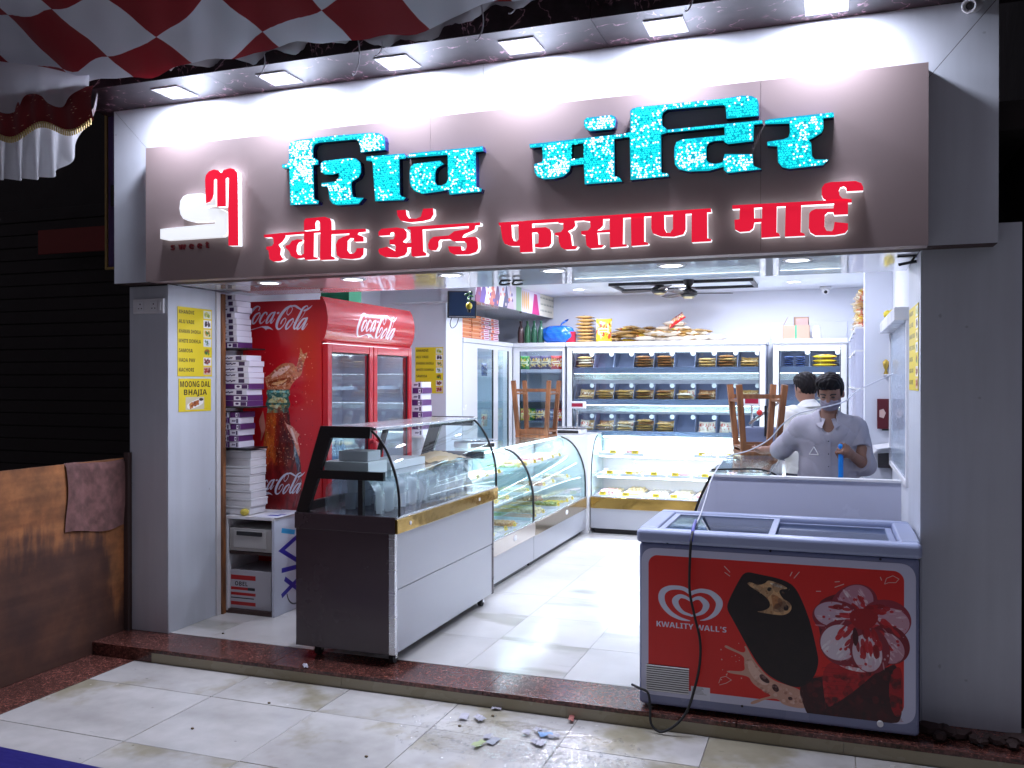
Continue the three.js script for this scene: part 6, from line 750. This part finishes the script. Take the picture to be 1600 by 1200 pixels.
// ------------------------------------------------------------------ the neighbours: dark stall at the left, wall at the right
{
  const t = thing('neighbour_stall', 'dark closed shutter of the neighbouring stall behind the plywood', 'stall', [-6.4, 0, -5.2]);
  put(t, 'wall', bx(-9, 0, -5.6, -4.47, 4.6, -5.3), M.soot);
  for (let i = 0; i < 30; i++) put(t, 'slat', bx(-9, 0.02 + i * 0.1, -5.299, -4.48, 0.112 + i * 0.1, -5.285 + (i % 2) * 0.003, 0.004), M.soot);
  put(t, 'post', bx(-4.475, 0, -5.28, -4.432, 3.9, -4.90), M.brown);
  single('red_banner', bx(-5.6, 2.62, -5.1, -4.78, 2.80, -5.08), std([0.16, 0.02, 0.015], 0.8), 'dull red cloth band hanging in the dark behind the swag curtain', 'banner');
  const p = thing('purple_cloth', 'dark purple cloth panel with a gold border beside the fascia', 'cloth', [-4.55, 2.4, -4.85]);
  put(p, 'panel', sheet(14, 6, (u, v) => [mix(-4.72, -4.45, u), mix(2.46, 3.6, v), -4.86 + 0.012 * Math.sin(u * 20)]), std([0.07, 0.035, 0.12], 0.7)); put(p, 'border', merge([bx(-4.728, 2.44, -4.855, -4.71, 3.6, -4.84), bx(-4.71, 2.44, -4.855, -4.60, 2.458, -4.84)]), std([0.28, 0.18, 0.05], 0.5, 0.3));
  const w = thing('neighbour_wall', 'dark wall of the next building beyond the right pillar', 'wall', [2, 0, -5]); put(w, 'wall', bx(0.92, 0, -6, 5, 5, -4.9), M.soot); put(w, 'pipe', rod([0.98, 0, -4.84], [0.98, 4.5, -4.84], 0.035, 14), M.brown); put(w, 'bracket', bx(0.90, 2.36, -4.88, 1.1, 2.44, -4.8), std([0.2, 0.19, 0.2], 0.7));
  const pl = thing('plywood_screen', 'weathered stained plywood screen standing along the ledge', 'screen', [-4.44, 0, -3.9]); put(pl, 'board', faceUV(bx(-4.455, GROUND + 0.0045, -4.735, -4.435, 1.155, -3.45, 0.002), 0), M.ply); put(pl, 'board', faceUV(bx(-4.455, GROUND + 0.0045, -3.449, -4.435, 1.14, -2.1, 0.002), 0), M.ply); put(pl, 'batten', bx(-4.434, GROUND + 0.0045, -4.736, -4.40, 1.19, -4.70), M.brown); put(pl, 'stay', bx(-4.50, GROUND - 0.1, -3.5, -4.456, 1.1, -3.45), M.brown);
  const c = thing('sacking', 'brown sacking draped over the top of the plywood screen', 'sack', [-4.43, 1.15, -4.45]);
  put(c, 'cloth', sheet(24, 24, (u, v) => { const z = mix(-4.70, -4.22, u), s = v * 0.62, over = s < 0.17; const y = over ? 1.162 - (0.17 - s) : 1.162 - (s - 0.17) - 0.02 * Math.sin(u * 5) * v; const bulge = 0.006 + 0.012 * (0.5 + 0.5 * Math.sin(u * 13 + v * 4)) * v; return [over ? -4.458 - 0.004 - 0.006 * Math.sin(u * 9) : s < 0.19 ? -4.445 + (s - 0.18) * 0.4 + 0.006 : -4.432 + bulge, y + 0.004, z + 0.01 * Math.sin(v * 8)]; }, (u, v) => [u * 0.5, v * 0.6]), M.jute);
  single('rubble_heap', merge([...Array(14)].map((_, i) => { const g = new THREE.DodecahedronGeometry(rnd(0.02, 0.05), 0); g.scale(1.6, 0.7, 1); g.rotateY(rnd(3)); g.translate(0.46 + i * 0.03, 0.02, -4.58 + rnd(-0.05, 0.05)); return metreUV(g); })), M.brown, 'dark crumpled heap at the foot of the right pillar', 'rubble').userData.kind = 'stuff';
  // blue sheet in the near left corner
  const q0 = onY(-60, 1160, GROUND), q1 = onY(150, 1204, GROUND), dir = q1.clone().sub(q0);
  single('blue_tarpaulin', sheet(40, 10, (u, v) => { const a = q0.clone().addScaledVector(dir, u * 1.5), n = V(-dir.z, 0, dir.x).normalize(), s = v * 0.4; return [a.x + (n.z > 0 ? n.x : -n.x) * s, GROUND + 0.004 + 0.03 * Math.exp(-Math.pow((s - 0.02) / 0.02, 2)) + 0.014 * (0.5 + 0.5 * Math.sin(u * 23 + v * 5)) * v, a.z + Math.abs(n.z) * s]; }), phys([0.012, 0.012, 0.17], 0.45, { bumpMap: broadGrain, bumpScale: 0.01 }), 'folded blue tarpaulin edge on the pavement tiles', 'tarpaulin');
}
// ------------------------------------------------------------------ canopy and swag
{
  const check = canvas(256, 256, (g) => { g.fillStyle = '#e2e7f2'; g.fillRect(0, 0, 256, 256); g.fillStyle = '#96101e'; g.fillRect(128, 0, 128, 128); g.fillRect(0, 128, 128, 128);  }); check.wrapS = check.wrapT = THREE.RepeatWrapping;
  const cloth = phys(0xffffff, 0.85, { map: check, transmission: 0.3, thickness: 0, bumpMap: fineGrain, bumpScale: 0.0008 }), A = [-3.862, -3.976], e1 = [0.42, 0.086], e2 = [-0.147, 0.247];
  const tex = (x, z) => { const dx = x - A[0], dz = z - A[1]; const det = e1[0] * e2[1] - e1[1] * e2[0]; const s = (dx * e2[1] - dz * e2[0]) / det, r = (e1[0] * dz - e1[1] * dx) / det; return [s / 2, r / 2 + 0.5]; };
  const edgeZ = (x) => -4.10 + 0.03 * Math.sin(x * 3.1) + 0.02 * Math.sin(x * 7.3 + 1), edgeY = (x) => 3.50 - 0.04 * step(-3.2, -4.1, x) + 0.33 * Math.max(0, -4.15 - x) + 0.03 * Math.sin(x * 4.2 + 0.6) + Math.max(0, x + 2.6) * 0.04;
  const f = (u, v) => { const x = mix(-5.4, 1.2, u), z0 = edgeZ(x), z = mix(z0, -0.6, v), d = z - z0; const rise = d < 1.1 ? 0.7 * d : 0.77 + 0.12 * (d - 1.1); return [x, edgeY(x) - 0.04 + rise + 0.03 * Math.min(1, d * 2) * Math.sin(x * 3.4 + z * 2.3) + 0.012 * Math.sin(x * 11 + z * 6) + 0.006 * Math.sin(x * 23 - z * 17), z]; };
  const t = thing('canopy', 'red and white chequered cloth canopy stretched above the pavement', 'canopy', [-2, 3.5, -3]);
  put(t, 'cloth', sheet(120, 50, f, (u, v, q) => tex(q[0], q[2])), cloth);
  const rag = std([0.40, 0.39, 0.42], 0.9);
  put(t, 'ragged_hem', sheet(220, 5, (u, v) => { const x = mix(-3.55, 0.4, u), z = edgeZ(x), n = fbm(u * 30, 2, 640, 4, 400), drop = (0.015 + 0.10 * Math.pow(n, 1.6)) * (u < 0.02 ? 0.2 : 1); return [x, edgeY(x) - 0.004 - drop * v, z - 0.015 - 0.03 * Math.sin(v * 2 + u * 90) * v - 0.02 * v]; }), rag);
  [[-2.95, 0.17], [-2.35, 0.22], [-2.22, 0.12], [-1.62, 0.19], [-1.45, 0.1], [-0.6, 0.17]].forEach(([x, l], i) => { const y = edgeY(x), z = edgeZ(x) - 0.03; put(t, 'string', tube([[x, y, z], [x + 0.008, y - l * 0.5, z - 0.01], [x - 0.004, y - l * 0.85, z], [x - 0.02, y - l, z + 0.01], [x - 0.03, y - l * 0.93, z]], 0.0035, 24, 5), rag); });
  // poles and cross wire that carry it (behind the viewer's frame)
  for (const x of [-5.3, 1.15]) put(t, 'pole', rod([x, GROUND, -0.65], [x, 4.7, -0.65], 0.035, 12), M.brown);
  // swag: white pleats below a red band with a gold fringe
  const s = thing('swag_curtain', 'white pleated swag curtain with a red spangled band and gold fringe', 'curtain', [-4.5, 3.1, -3.95]);
  const xr = (u) => mix(-5.6, -4.055, u), low = (u) => 2.895 + (u > 0.73 ? 0.46 * Math.pow((u - 0.73) / 0.27, 2.4) : 0.5 * Math.pow(Math.abs(u - 0.73), 2.2)), pleat = (u, k) => 0.022 * Math.sin(u * 62 + 1.2 * Math.sin(u * 9)) * k;
  put(s, 'pleated_skirt', sheet(140, 14, (u, v) => [xr(u), mix(low(u), Math.max(low(u) + 0.01, 3.26 + 0.02 * Math.sin(u * 20)), v), -4.09 + pleat(u, 1.15 - v * 0.7)]), phys([0.80, 0.81, 0.84], 0.95, { transmission: 0.5, thickness: 0 }));
  const spang = canvas(256, 128, (g) => { g.fillStyle = '#7a0d12'; g.fillRect(0, 0, 256, 128); for (let i = 0; i < 90; i++) { g.fillStyle = '#e8c8a0'; g.beginPath(); g.arc(256 * hash(i, 1, 3), 128 * hash(i, 2, 3), 1.2, 0, 7); g.fill(); } });
  const bot2 = (u) => 3.18 - 0.035 * Math.cos(u * 21);
  put(s, 'red_band', sheet(120, 6, (u, v) => [xr(u), mix(bot2(u), 3.40, v), -4.065 + pleat(u, 0.4) + 0.02 * Math.sin(v * 3)]), std(0xffffff, 0.6, 0, { map: spang }));
  put(s, 'fringe', merge([...Array(90)].map((_, i) => { const u = (i + 0.5) / 90; return rod([xr(u), bot2(u) - 0.028, -4.053], [xr(u), bot2(u) + 0.008, -4.051], 0.0055, 5); })), std([0.55, 0.42, 0.16], 0.45, 0.4));
  put(s, 'valance', sheet(120, 8, (u, v) => [xr(u), mix(3.34 - 0.05 * Math.sin(u * 24), edgeY(xr(u)) - 0.03, v), -4.035 + pleat(u * 0.8, 0.6 * (1 - v))]), phys([0.78, 0.79, 0.84], 0.95, { transmission: 0.5, thickness: 0 }));
}
// ------------------------------------------------------------------ people
function nets(f, lo, hi, h) { // surface of f = 0 by naive surface nets
  const n = [0, 1, 2].map((i) => Math.ceil((hi[i] - lo[i]) / h) + 1), [nx, ny, nz] = n, F = new Float32Array(nx * ny * nz), id = (i, j, k) => i + nx * (j + ny * k);
  for (let k = 0; k < nz; k++) for (let j = 0; j < ny; j++) for (let i = 0; i < nx; i++) F[id(i, j, k)] = f(lo[0] + i * h, lo[1] + j * h, lo[2] + k * h);
  const P = [], N = [], X = [], at = new Int32Array(nx * ny * nz).fill(-1);
  for (let k = 0; k < nz - 1; k++) for (let j = 0; j < ny - 1; j++) for (let i = 0; i < nx - 1; i++) {
    let s = 0, c = [0, 0, 0], m = 0; const v = []; for (let q = 0; q < 8; q++) { const a = F[id(i + (q & 1), j + ((q >> 1) & 1), k + (q >> 2))]; v.push(a); if (a < 0) m++; } if (m === 0 || m === 8) continue;
    for (const [a, b] of [[0, 1], [2, 3], [4, 5], [6, 7], [0, 2], [1, 3], [4, 6], [5, 7], [0, 4], [1, 5], [2, 6], [3, 7]]) if ((v[a] < 0) !== (v[b] < 0)) { const t = v[a] / (v[a] - v[b]); for (let d = 0; d < 3; d++) c[d] += mix((a >> d) & 1, (b >> d) & 1, t); s++; }
    const p = [lo[0] + (i + c[0] / s) * h, lo[1] + (j + c[1] / s) * h, lo[2] + (k + c[2] / s) * h]; at[id(i, j, k)] = P.length / 3; P.push(...p);
    const e = h * 0.5, g = V(f(p[0] + e, p[1], p[2]) - f(p[0] - e, p[1], p[2]), f(p[0], p[1] + e, p[2]) - f(p[0], p[1] - e, p[2]), f(p[0], p[1], p[2] + e) - f(p[0], p[1], p[2] - e)).normalize(); N.push(g.x, g.y, g.z);
  }
  for (let k = 1; k < nz - 1; k++) for (let j = 1; j < ny - 1; j++) for (let i = 1; i < nx - 1; i++) { const a = F[id(i, j, k)] < 0; [[1, 0, 0], [0, 1, 0], [0, 0, 1]].forEach((d, ax) => { if (a === F[id(i + d[0], j + d[1], k + d[2])] < 0) return; const u = [[0, 1, 0], [0, 0, 1], [1, 0, 0]][ax], w = [[0, 0, 1], [1, 0, 0], [0, 1, 0]][ax]; const q = [at[id(i, j, k)], at[id(i - u[0], j - u[1], k - u[2])], at[id(i - u[0] - w[0], j - u[1] - w[1], k - u[2] - w[2])], at[id(i - w[0], j - w[1], k - w[2])]]; if (q.some((x) => x < 0)) return; a ? X.push(q[0], q[1], q[2], q[0], q[2], q[3]) : X.push(q[0], q[2], q[1], q[0], q[3], q[2]); }); }
  const g = new THREE.BufferGeometry(); g.setAttribute('position', new THREE.Float32BufferAttribute(P, 3)); g.setAttribute('normal', new THREE.Float32BufferAttribute(N, 3)); g.setAttribute('uv', new THREE.Float32BufferAttribute(P.flatMap((_, i) => (i % 3 ? [] : [P[i], P[i + 1]])), 2)); g.setIndex(X); return g;
}
const cap = (x, y, z, a, b, r0, r1) => { const dx = b[0] - a[0], dy = b[1] - a[1], dz = b[2] - a[2], px = x - a[0], py = y - a[1], pz = z - a[2], t = clamp((px * dx + py * dy + pz * dz) / (dx * dx + dy * dy + dz * dz || 1e-9)), qx = px - dx * t, qy = py - dy * t, qz = pz - dz * t; return Math.sqrt(qx * qx + qy * qy + qz * qz) - mix(r0, r1, t); };
const ell = (x, y, z, c, r) => { const a = (x - c[0]) / r[0], b = (y - c[1]) / r[1], d = (z - c[2]) / r[2], k = Math.sqrt(a * a + b * b + d * d); return (k - 1) * Math.min(...r) * (k < 1 ? 1 : 1); };
const smin = (a, b, k) => { const h = Math.max(k - Math.abs(a - b), 0) / k; return Math.min(a, b) - h * h * k * 0.25; };
function person(o) {
  // local axes: feet at the origin, facing +z, x to the figure's left
  const t = thing('person', o.label, 'person', o.at); t.rotation.y = o.turn; const J = o.joints, H = J.head;
  const toHead = (x, y, z) => { x -= H[0]; y -= H[1]; z -= H[2]; const c = Math.cos(-o.look), s = Math.sin(-o.look), X = c * x + s * z, Z = -s * x + c * z, cp = Math.cos(-o.nod), sp = Math.sin(-o.nod); return [X, cp * y - sp * Z, sp * y + cp * Z]; };
  const skull = (x, y, z) => { const [a, b, c] = toHead(x, y, z); let d = ell(a, b, c, [0, 0.03, -0.01], [0.075, 0.095, 0.095]); d = smin(d, ell(a, b, c, [0, -0.045, 0.022], [0.058, 0.072, 0.068]), 0.04); d = smin(d, cap(a, b, c, [0, 0.01, 0.085], [0, -0.03, 0.105], 0.008, 0.014), 0.02); for (const s of [-1, 1]) { d = smin(d, ell(a, b, c, [s * 0.078, -0.005, -0.005], [0.012, 0.03, 0.018]), 0.008); d = Math.max(d, -ell(a, b, c, [s * 0.03, 0.012, 0.098], [0.018, 0.010, 0.014])); } return d; };
  const torso = (x, y, z) => { const sq = (z - 0) * 1.32; let d = cap(x, y, sq, [-0.0, 1.02, 0], [0, 1.24, 0], 0.158, 0.165); d = smin(d, cap(x, y, sq, [J.sr[0] * 0.75, J.sr[1] - 0.02, 0], [J.sl[0] * 0.75, J.sl[1] - 0.02, 0], 0.062, 0.062), 0.12); d = smin(d, cap(x, y, z * 1.2, [0, J.sl[1] + 0.075, -0.015], [0, J.sl[1] - 0.03, -0.01], 0.045, 0.085), 0.07); d = smin(d, cap(x, y, sq, [0, 0.90, 0], [0, 1.02, 0], 0.155, 0.15), 0.08); return d; };
  const arm = (x, y, z, g = 0) => { let d = 9; for (const [s, e, w] of [[J.sr, J.er, J.wr], [J.sl, J.el, J.wl]]) { d = Math.min(d, smin(cap(x, y, z, s, e, 0.055 + g, 0.042 + g), cap(x, y, z, e, w, 0.042 + g, 0.028 + g), 0.03)); } return d; };
  const legs = (x, y, z) => { let d = 9; for (const s of [-1, 1]) d = Math.min(d, smin(cap(x, y, z, [s * 0.085, 0.88, 0], [s * 0.1, 0.48, 0.02], 0.085, 0.058), smin(cap(x, y, z, [s * 0.1, 0.48, 0.02], [s * 0.105, 0.09, -0.01], 0.056, 0.038), cap(x, y, z, [s * 0.105, 0.035, -0.03], [s * 0.11, 0.03, 0.16], 0.034, 0.03), 0.03), 0.04)); return d; };
  const neck = (x, y, z) => cap(x, y, z, [0, J.sl[1] - 0.01, -0.01], [H[0] * 0.8, H[1] - 0.07, H[2] - 0.025], 0.055, 0.050);
  const body = (x, y, z) => smin(smin(smin(torso(x, y, z), arm(x, y, z), 0.05), neck(x, y, z), 0.04), smin(legs(x, y, z), skull(x, y, z), 0.02), 0.03);
  const fold = (x, y, z) => { const a = Math.abs(Math.sin(x * 15 + y * 11 + 1.6 * Math.sin(y * 13 + x * 4))), b = Math.abs(Math.sin(y * 24 - Math.abs(x) * 20 + z * 12 + 1.3 * Math.sin(x * 19))), c = Math.abs(Math.sin(z * 27 + y * 19 + x * 9)); return 0.004 * (0.5 - Math.sqrt(a)) + 0.006 * (0.5 - Math.pow(b, 0.35)) + 0.003 * (0.5 - c); };
  const skin = std(o.skin, 0.55), ext = [0.62, 1.85, 0.62];
  // hands: palm and five fingers
  const hand = (w, e, curl, side, fan) => { const d = V(...w).sub(V(...e)).normalize(), up = V(...fan), across = d.clone().cross(up).normalize().multiplyScalar(side), nrm = across.clone().cross(d).normalize().multiplyScalar(-side), at = (f, a, n) => V(...w).addScaledVector(d, f).addScaledVector(across, a).addScaledVector(nrm, n).toArray(); const bones = [[at(0, 0, 0), at(0.05, 0, 0), 0.026, 0.03], [at(0.04, -0.022, 0), at(0.085, -0.026, 0), 0.016, 0.012], [at(0.04, 0.022, 0), at(0.085, 0.026, 0), 0.016, 0.013]]; [[-0.032, 0.058], [-0.011, 0.072], [0.011, 0.076], [0.032, 0.068]].forEach(([a, l]) => { const c = curl, p0 = at(0.075, a * 0.85, 0), p1 = at(0.075 + l * 0.5 * Math.cos(c), a, -l * 0.5 * Math.sin(c)), p2 = at(0.075 + l * 0.5 * Math.cos(c) + l * 0.5 * Math.cos(c * 2.1), a, -l * 0.5 * Math.sin(c) - l * 0.5 * Math.sin(c * 2.1)); bones.push([p0, p1, 0.0095, 0.009], [p1, p2, 0.009, 0.0075]); }); bones.push([at(0.02, 0.024, 0), at(0.05, 0.052, -0.012 - 0.02 * curl), 0.013, 0.011], [at(0.05, 0.052, -0.012 - 0.02 * curl), at(0.078, 0.052 - 0.02 * curl, -0.02 - 0.026 * curl), 0.011, 0.009]); return [bones, (x, y, z) => { let q = 9; bones.forEach((b, i) => { const c = cap(x, y, z, b[0], b[1], b[2], b[3]); q = i < 3 ? smin(q, c, 0.02) : smin(q, c, 0.006); }); return smin(q, cap(x, y, z, e, w, 0.042, 0.027), 0.02); }]; };
  const parts = [nets((x, y, z) => smin(smin(torso(x, y, z), arm(x, y, z), 0.05), smin(neck(x, y, z), legs(x, y, z), 0.02), 0.04), [-ext[0], -0.02, -ext[2]], [ext[0], 1.5, ext[2]], 0.02), nets((x, y, z) => smin(skull(x, y, z), neck(x, y, z), 0.03), [H[0] - 0.14, H[1] - 0.17, H[2] - 0.15], [H[0] + 0.14, H[1] + 0.15, H[2] + 0.16], 0.006)];
  for (const [w, e, c, s, fan] of [[J.wr, J.er, o.curl[0], -1, o.fan[0]], [J.wl, J.el, o.curl[1], 1, o.fan[1]]]) { const [b, f] = hand(w, e, c, s, fan), r = 0.17; parts.push(nets(f, w.map((v) => v - r), w.map((v) => v + r), 0.006)); }
  part(t, 'body', merge(parts), skin);
  const sleeve = (x, y, z) => { let d = 9; for (const [s, e, w] of [[J.sr, J.er, J.wr], [J.sl, J.el, J.wl]]) { const m = e.map((v, i) => mix(v, w[i], 0.22)); d = Math.min(d, smin(cap(x, y, z, s, e, 0.072, 0.064), cap(x, y, z, e, m, 0.064, 0.06), 0.03)); const dd = V(...w).sub(V(...e)).normalize(), cut = (x - m[0]) * dd.x + (y - m[1]) * dd.y + (z - m[2]) * dd.z; if (Math.hypot(x - m[0], y - m[1], z - m[2]) < 0.12) d = Math.max(d, cut); } return d; };
  const shirt = (x, y, z) => { let d = smin(torso(x, y, z) - 0.022, sleeve(x, y, z), 0.05) + fold(x, y, z); d = Math.max(d, 0.80 - y + 0.02 * Math.sin(x * 9)); const col = Math.hypot(x, (z - 0.10) * 0.9) ; d = Math.max(d, -(cap(x, y, z, [0, J.sl[1] + 0.08, 0.02], [0, J.sl[1] - 0.02, 0.16], 0.062, 0.028))); return d; };
  const sh = part(t, 'shirt', nets(shirt, [-ext[0], 0.76, -ext[2]], [ext[0], J.sl[1] + 0.14, ext[2]], 0.011), o.shirt);
  const front = (x, y) => { let z = 0.32; for (let i = 0; i < 60; i++) { const d = shirt(x, y, z); if (d < 0.0008) break; z -= Math.max(0.0008, d * 0.6); } return z; };
  part(sh, 'collar', sheet(36, 5, (u, v) => { const a = mix(0.30, 6.2832 - 0.30, u), f = Math.max(0, Math.cos(a)), wing = Math.pow(f, 6), r = mix(0.064, 0.104 + 0.016 * f, v), top = J.sl[1] + 0.112 - 0.05 * Math.pow((1 + Math.cos(a)) / 2, 1.3), y = top - v * (0.036 + 0.034 * wing); return [r * Math.sin(a) * (1 + 0.25 * wing * v), y, -0.012 + (r + 0.028 * f + (v > 0.5 ? 0.03 * wing : 0.008 * wing)) * Math.cos(a)]; }), o.shirt);
  if (o.front) {
    const ys = [...Array(14)].map((_, i) => J.sl[1] - 0.055 - i * 0.035);
    part(sh, 'placket', sheet(3, 13, (u, v) => { const y = ys[Math.round(v * 13)], x = mix(-0.012, 0.016, u); return [x, y, front(x, y) + 0.006]; }), o.shirt);
    for (let i = 0; i < 5; i++) { const y = J.sl[1] - 0.085 - i * 0.085; part(sh, 'button', new THREE.SphereGeometry(0.0045, 8, 6).scale(1, 1, 0.5), M.black, [0.002, y, front(0.002, y) + 0.005]); }
    part(sh, 'pocket', sheet(6, 6, (u, v) => { const x = mix(0.05, 0.125, u), y = mix(J.sl[1] - 0.205, J.sl[1] - 0.115, v); return [x, y, front(x, y) + 0.004]; }), o.shirt);
    const tri = [[-0.122, -0.178], [-0.062, -0.178], [-0.092, -0.125]].map(([x, y]) => V(x, J.sl[1] + y, front(x, J.sl[1] + y) + 0.004)); part(sh, 'badge', merge([rod(tri[0], tri[1], 0.0035, 5), rod(tri[1], tri[2], 0.0035, 5), rod(tri[2], tri[0], 0.0035, 5)]), M.white);
    part(sh, 'pen', rod([0.10, J.sl[1] - 0.16, front(0.10, J.sl[1] - 0.16) + 0.008], [0.10, J.sl[1] - 0.095, front(0.10, J.sl[1] - 0.095) + 0.008], 0.005, 8), M.white);
  }
  part(t, 'trousers', nets((x, y, z) => { let d = 9; for (const s of [-1, 1]) d = Math.min(d, smin(cap(x, y, z, [s * 0.085, 0.88, 0], [s * 0.1, 0.48, 0.02], 0.108, 0.082), cap(x, y, z, [s * 0.1, 0.48, 0.02], [s * 0.105, 0.07, -0.01], 0.082, 0.07), 0.04)); d = smin(d, cap(x, y, z * 1.25, [0, 0.86, 0], [0, 0.95, 0], 0.162, 0.16), 0.05); return Math.max(d + fold(x, y, z), y - 0.97); }, [-0.3, 0, -0.25], [0.3, 1.0, 0.25], 0.016), std([0.03, 0.03, 0.045], 0.8));
  for (const s of [-1, 1]) part(t, 'shoe', nets((x, y, z) => Math.max(smin(cap(x, y, z, [s * 0.105, 0.05, -0.05], [s * 0.112, 0.04, 0.16], 0.046, 0.042), ell(x, y, z, [s * 0.105, 0.07, -0.02], [0.05, 0.05, 0.07]), 0.03), 0.001 - y), [s * 0.105 - 0.08, -0.01, -0.13], [s * 0.105 + 0.08, 0.15, 0.24], 0.008), M.rubber);
  const hairF = (x, y, z) => { const [a, b, c] = toHead(x, y, z); let d = ell(a, b, c, [0, 0.037, -0.015], [0.087, 0.106, 0.108]); d = smin(d, ell(a, b, c, [-0.02, 0.10, 0.03], [0.07, 0.04, 0.065]), 0.03); d += 0.0014 * Math.sin(a * 210 + c * 60 + 3 * Math.sin(b * 40)) + 0.0012 * Math.sin(c * 240 + a * 90); const face = Math.max(c < -5 ? 1 : 0.045 - c + Math.max(0, (b - 0.055)) * 2.2, b - 0.075 - 0.02 * Math.sin(a * 30)); d = Math.max(d, -(Math.max(0.030 - c, b - 0.068 + 0.25 * Math.abs(a)))); d = Math.max(d, -(0.02 + b + (c < -0.02 ? 0.06 : 0) - 0.0) < 0 ? d : -b - (c < -0.02 ? 0.075 : 0.005)); return d; };
  part(t, 'hair', nets(hairF, [H[0] - 0.15, H[1] - 0.14, H[2] - 0.16], [H[0] + 0.15, H[1] + 0.19, H[2] + 0.17], 0.006), phys([0.010, 0.008, 0.009], 0.6, { specularIntensity: 0.25 }));
  const hg = new THREE.Group(); // face pieces sit in head axes
  const place = (m) => { m.position.set(...H); m.rotation.order = 'YXZ'; m.rotation.set(o.nod, o.look, 0); return m; };
  if (o.front) { for (const s of [-1, 1]) { place(part(t, 'eye', new THREE.SphereGeometry(0.0125, 12, 8).scale(1.15, 0.55, 0.6).translate(s * 0.030, 0.008, 0.084), std([0.05, 0.035, 0.03], 0.3))); place(part(t, 'eyebrow', tube([[s * 0.013, 0.028, 0.094], [s * 0.03, 0.034, 0.091], [s * 0.05, 0.029, 0.079]], 0.0045, 10, 5), std([0.012, 0.009, 0.01], 0.6))); } 
    part(t, 'face_mask', nets((x, y, z) => { const [a, b, c] = toHead(x, y, z); let d = smin(ell(a, b, c, [0, -0.052, 0.03], [0.068, 0.060, 0.078]), cap(a, b, c, [0, -0.012, 0.08], [0, -0.035, 0.105], 0.014, 0.016), 0.03); d = Math.max(d, b + 0.012 - 0.01 * Math.cos(a * 30)); d = Math.max(d, -b - 0.108); d = Math.max(d, 0.012 - c); return d + 0.0015 * Math.sin(b * 300); }, [H[0] - 0.13, H[1] - 0.16, H[2] - 0.1], [H[0] + 0.13, H[1] + 0.05, H[2] + 0.17], 0.005), std([0.22, 0.20, 0.26], 0.8)); }
  return t;
}
{
  const shirtA = phys([0.36, 0.345, 0.395], 0.85, { specularIntensity: 0.3, bumpMap: fineGrain, bumpScale: 0.0008 }), shirtB = std([0.72, 0.72, 0.70], 0.8);
  const at = [0.0, 0, -6.47], loc = (p) => [p[0] - at[0], p[1], p[2] - at[2]];
  person({ label: 'man in a grey shirt and face mask leaning over the service counter', at, turn: 0, skin: [0.25, 0.125, 0.085], shirt: shirtA, front: true, look: -0.18, nod: 0.42, curl: [0.35, 1.25], fan: [[0.1, 1, 0.2], [-0.85, 0, -0.53]],
    joints: { head: [0.015, 1.585, 0.045], sr: [-0.178, 1.348, 0.0], sl: [0.178, 1.348, 0.0], er: loc([-0.31, 1.19, -6.50]), wr: loc([-0.43, 1.165, -6.69]), el: loc([0.235, 1.10, -6.42]), wl: loc([0.135, 1.19, -6.26]) } });
  person({ label: 'dark haired man in a white shirt turned away behind the man in grey', at: [-0.155, 0, -7.62], turn: -2.35, skin: [0.27, 0.135, 0.09], shirt: shirtB, front: false, look: 0, nod: 0.22, curl: [0.5, 0.5], fan: [[0, 0, 1], [0, 0, 1]],
    joints: { head: [0, 1.60, 0.03], sr: [-0.18, 1.39, 0], sl: [0.18, 1.39, 0], er: [-0.22, 1.12, 0.04], wr: [-0.17, 0.98, 0.22], el: [0.22, 1.12, 0.04], wl: [0.17, 0.98, 0.22] } });
  const b = thing('broom_handle', 'bright blue broom handle held upright by the man in grey', 'broom', [0.078, 0, -6.215]); part(b, 'handle', rod([0, 0.06, 0], [0, 1.235, 0], 0.0165, 14), std([0.0, 0.22, 0.72], 0.35)); part(b, 'cap', new THREE.SphereGeometry(0.0185, 14, 10).translate(0, 1.238, 0), std([0.0, 0.22, 0.72], 0.35)); part(b, 'head', bx(-0.14, 0.03, -0.03, 0.14, 0.0595, 0.03, 0.006), std([0.0, 0.2, 0.6], 0.4)); part(b, 'bristles', bx(-0.13, 0, -0.02, 0.13, 0.0295, 0.02), M.black);
}

renderer.render(scene, camera);
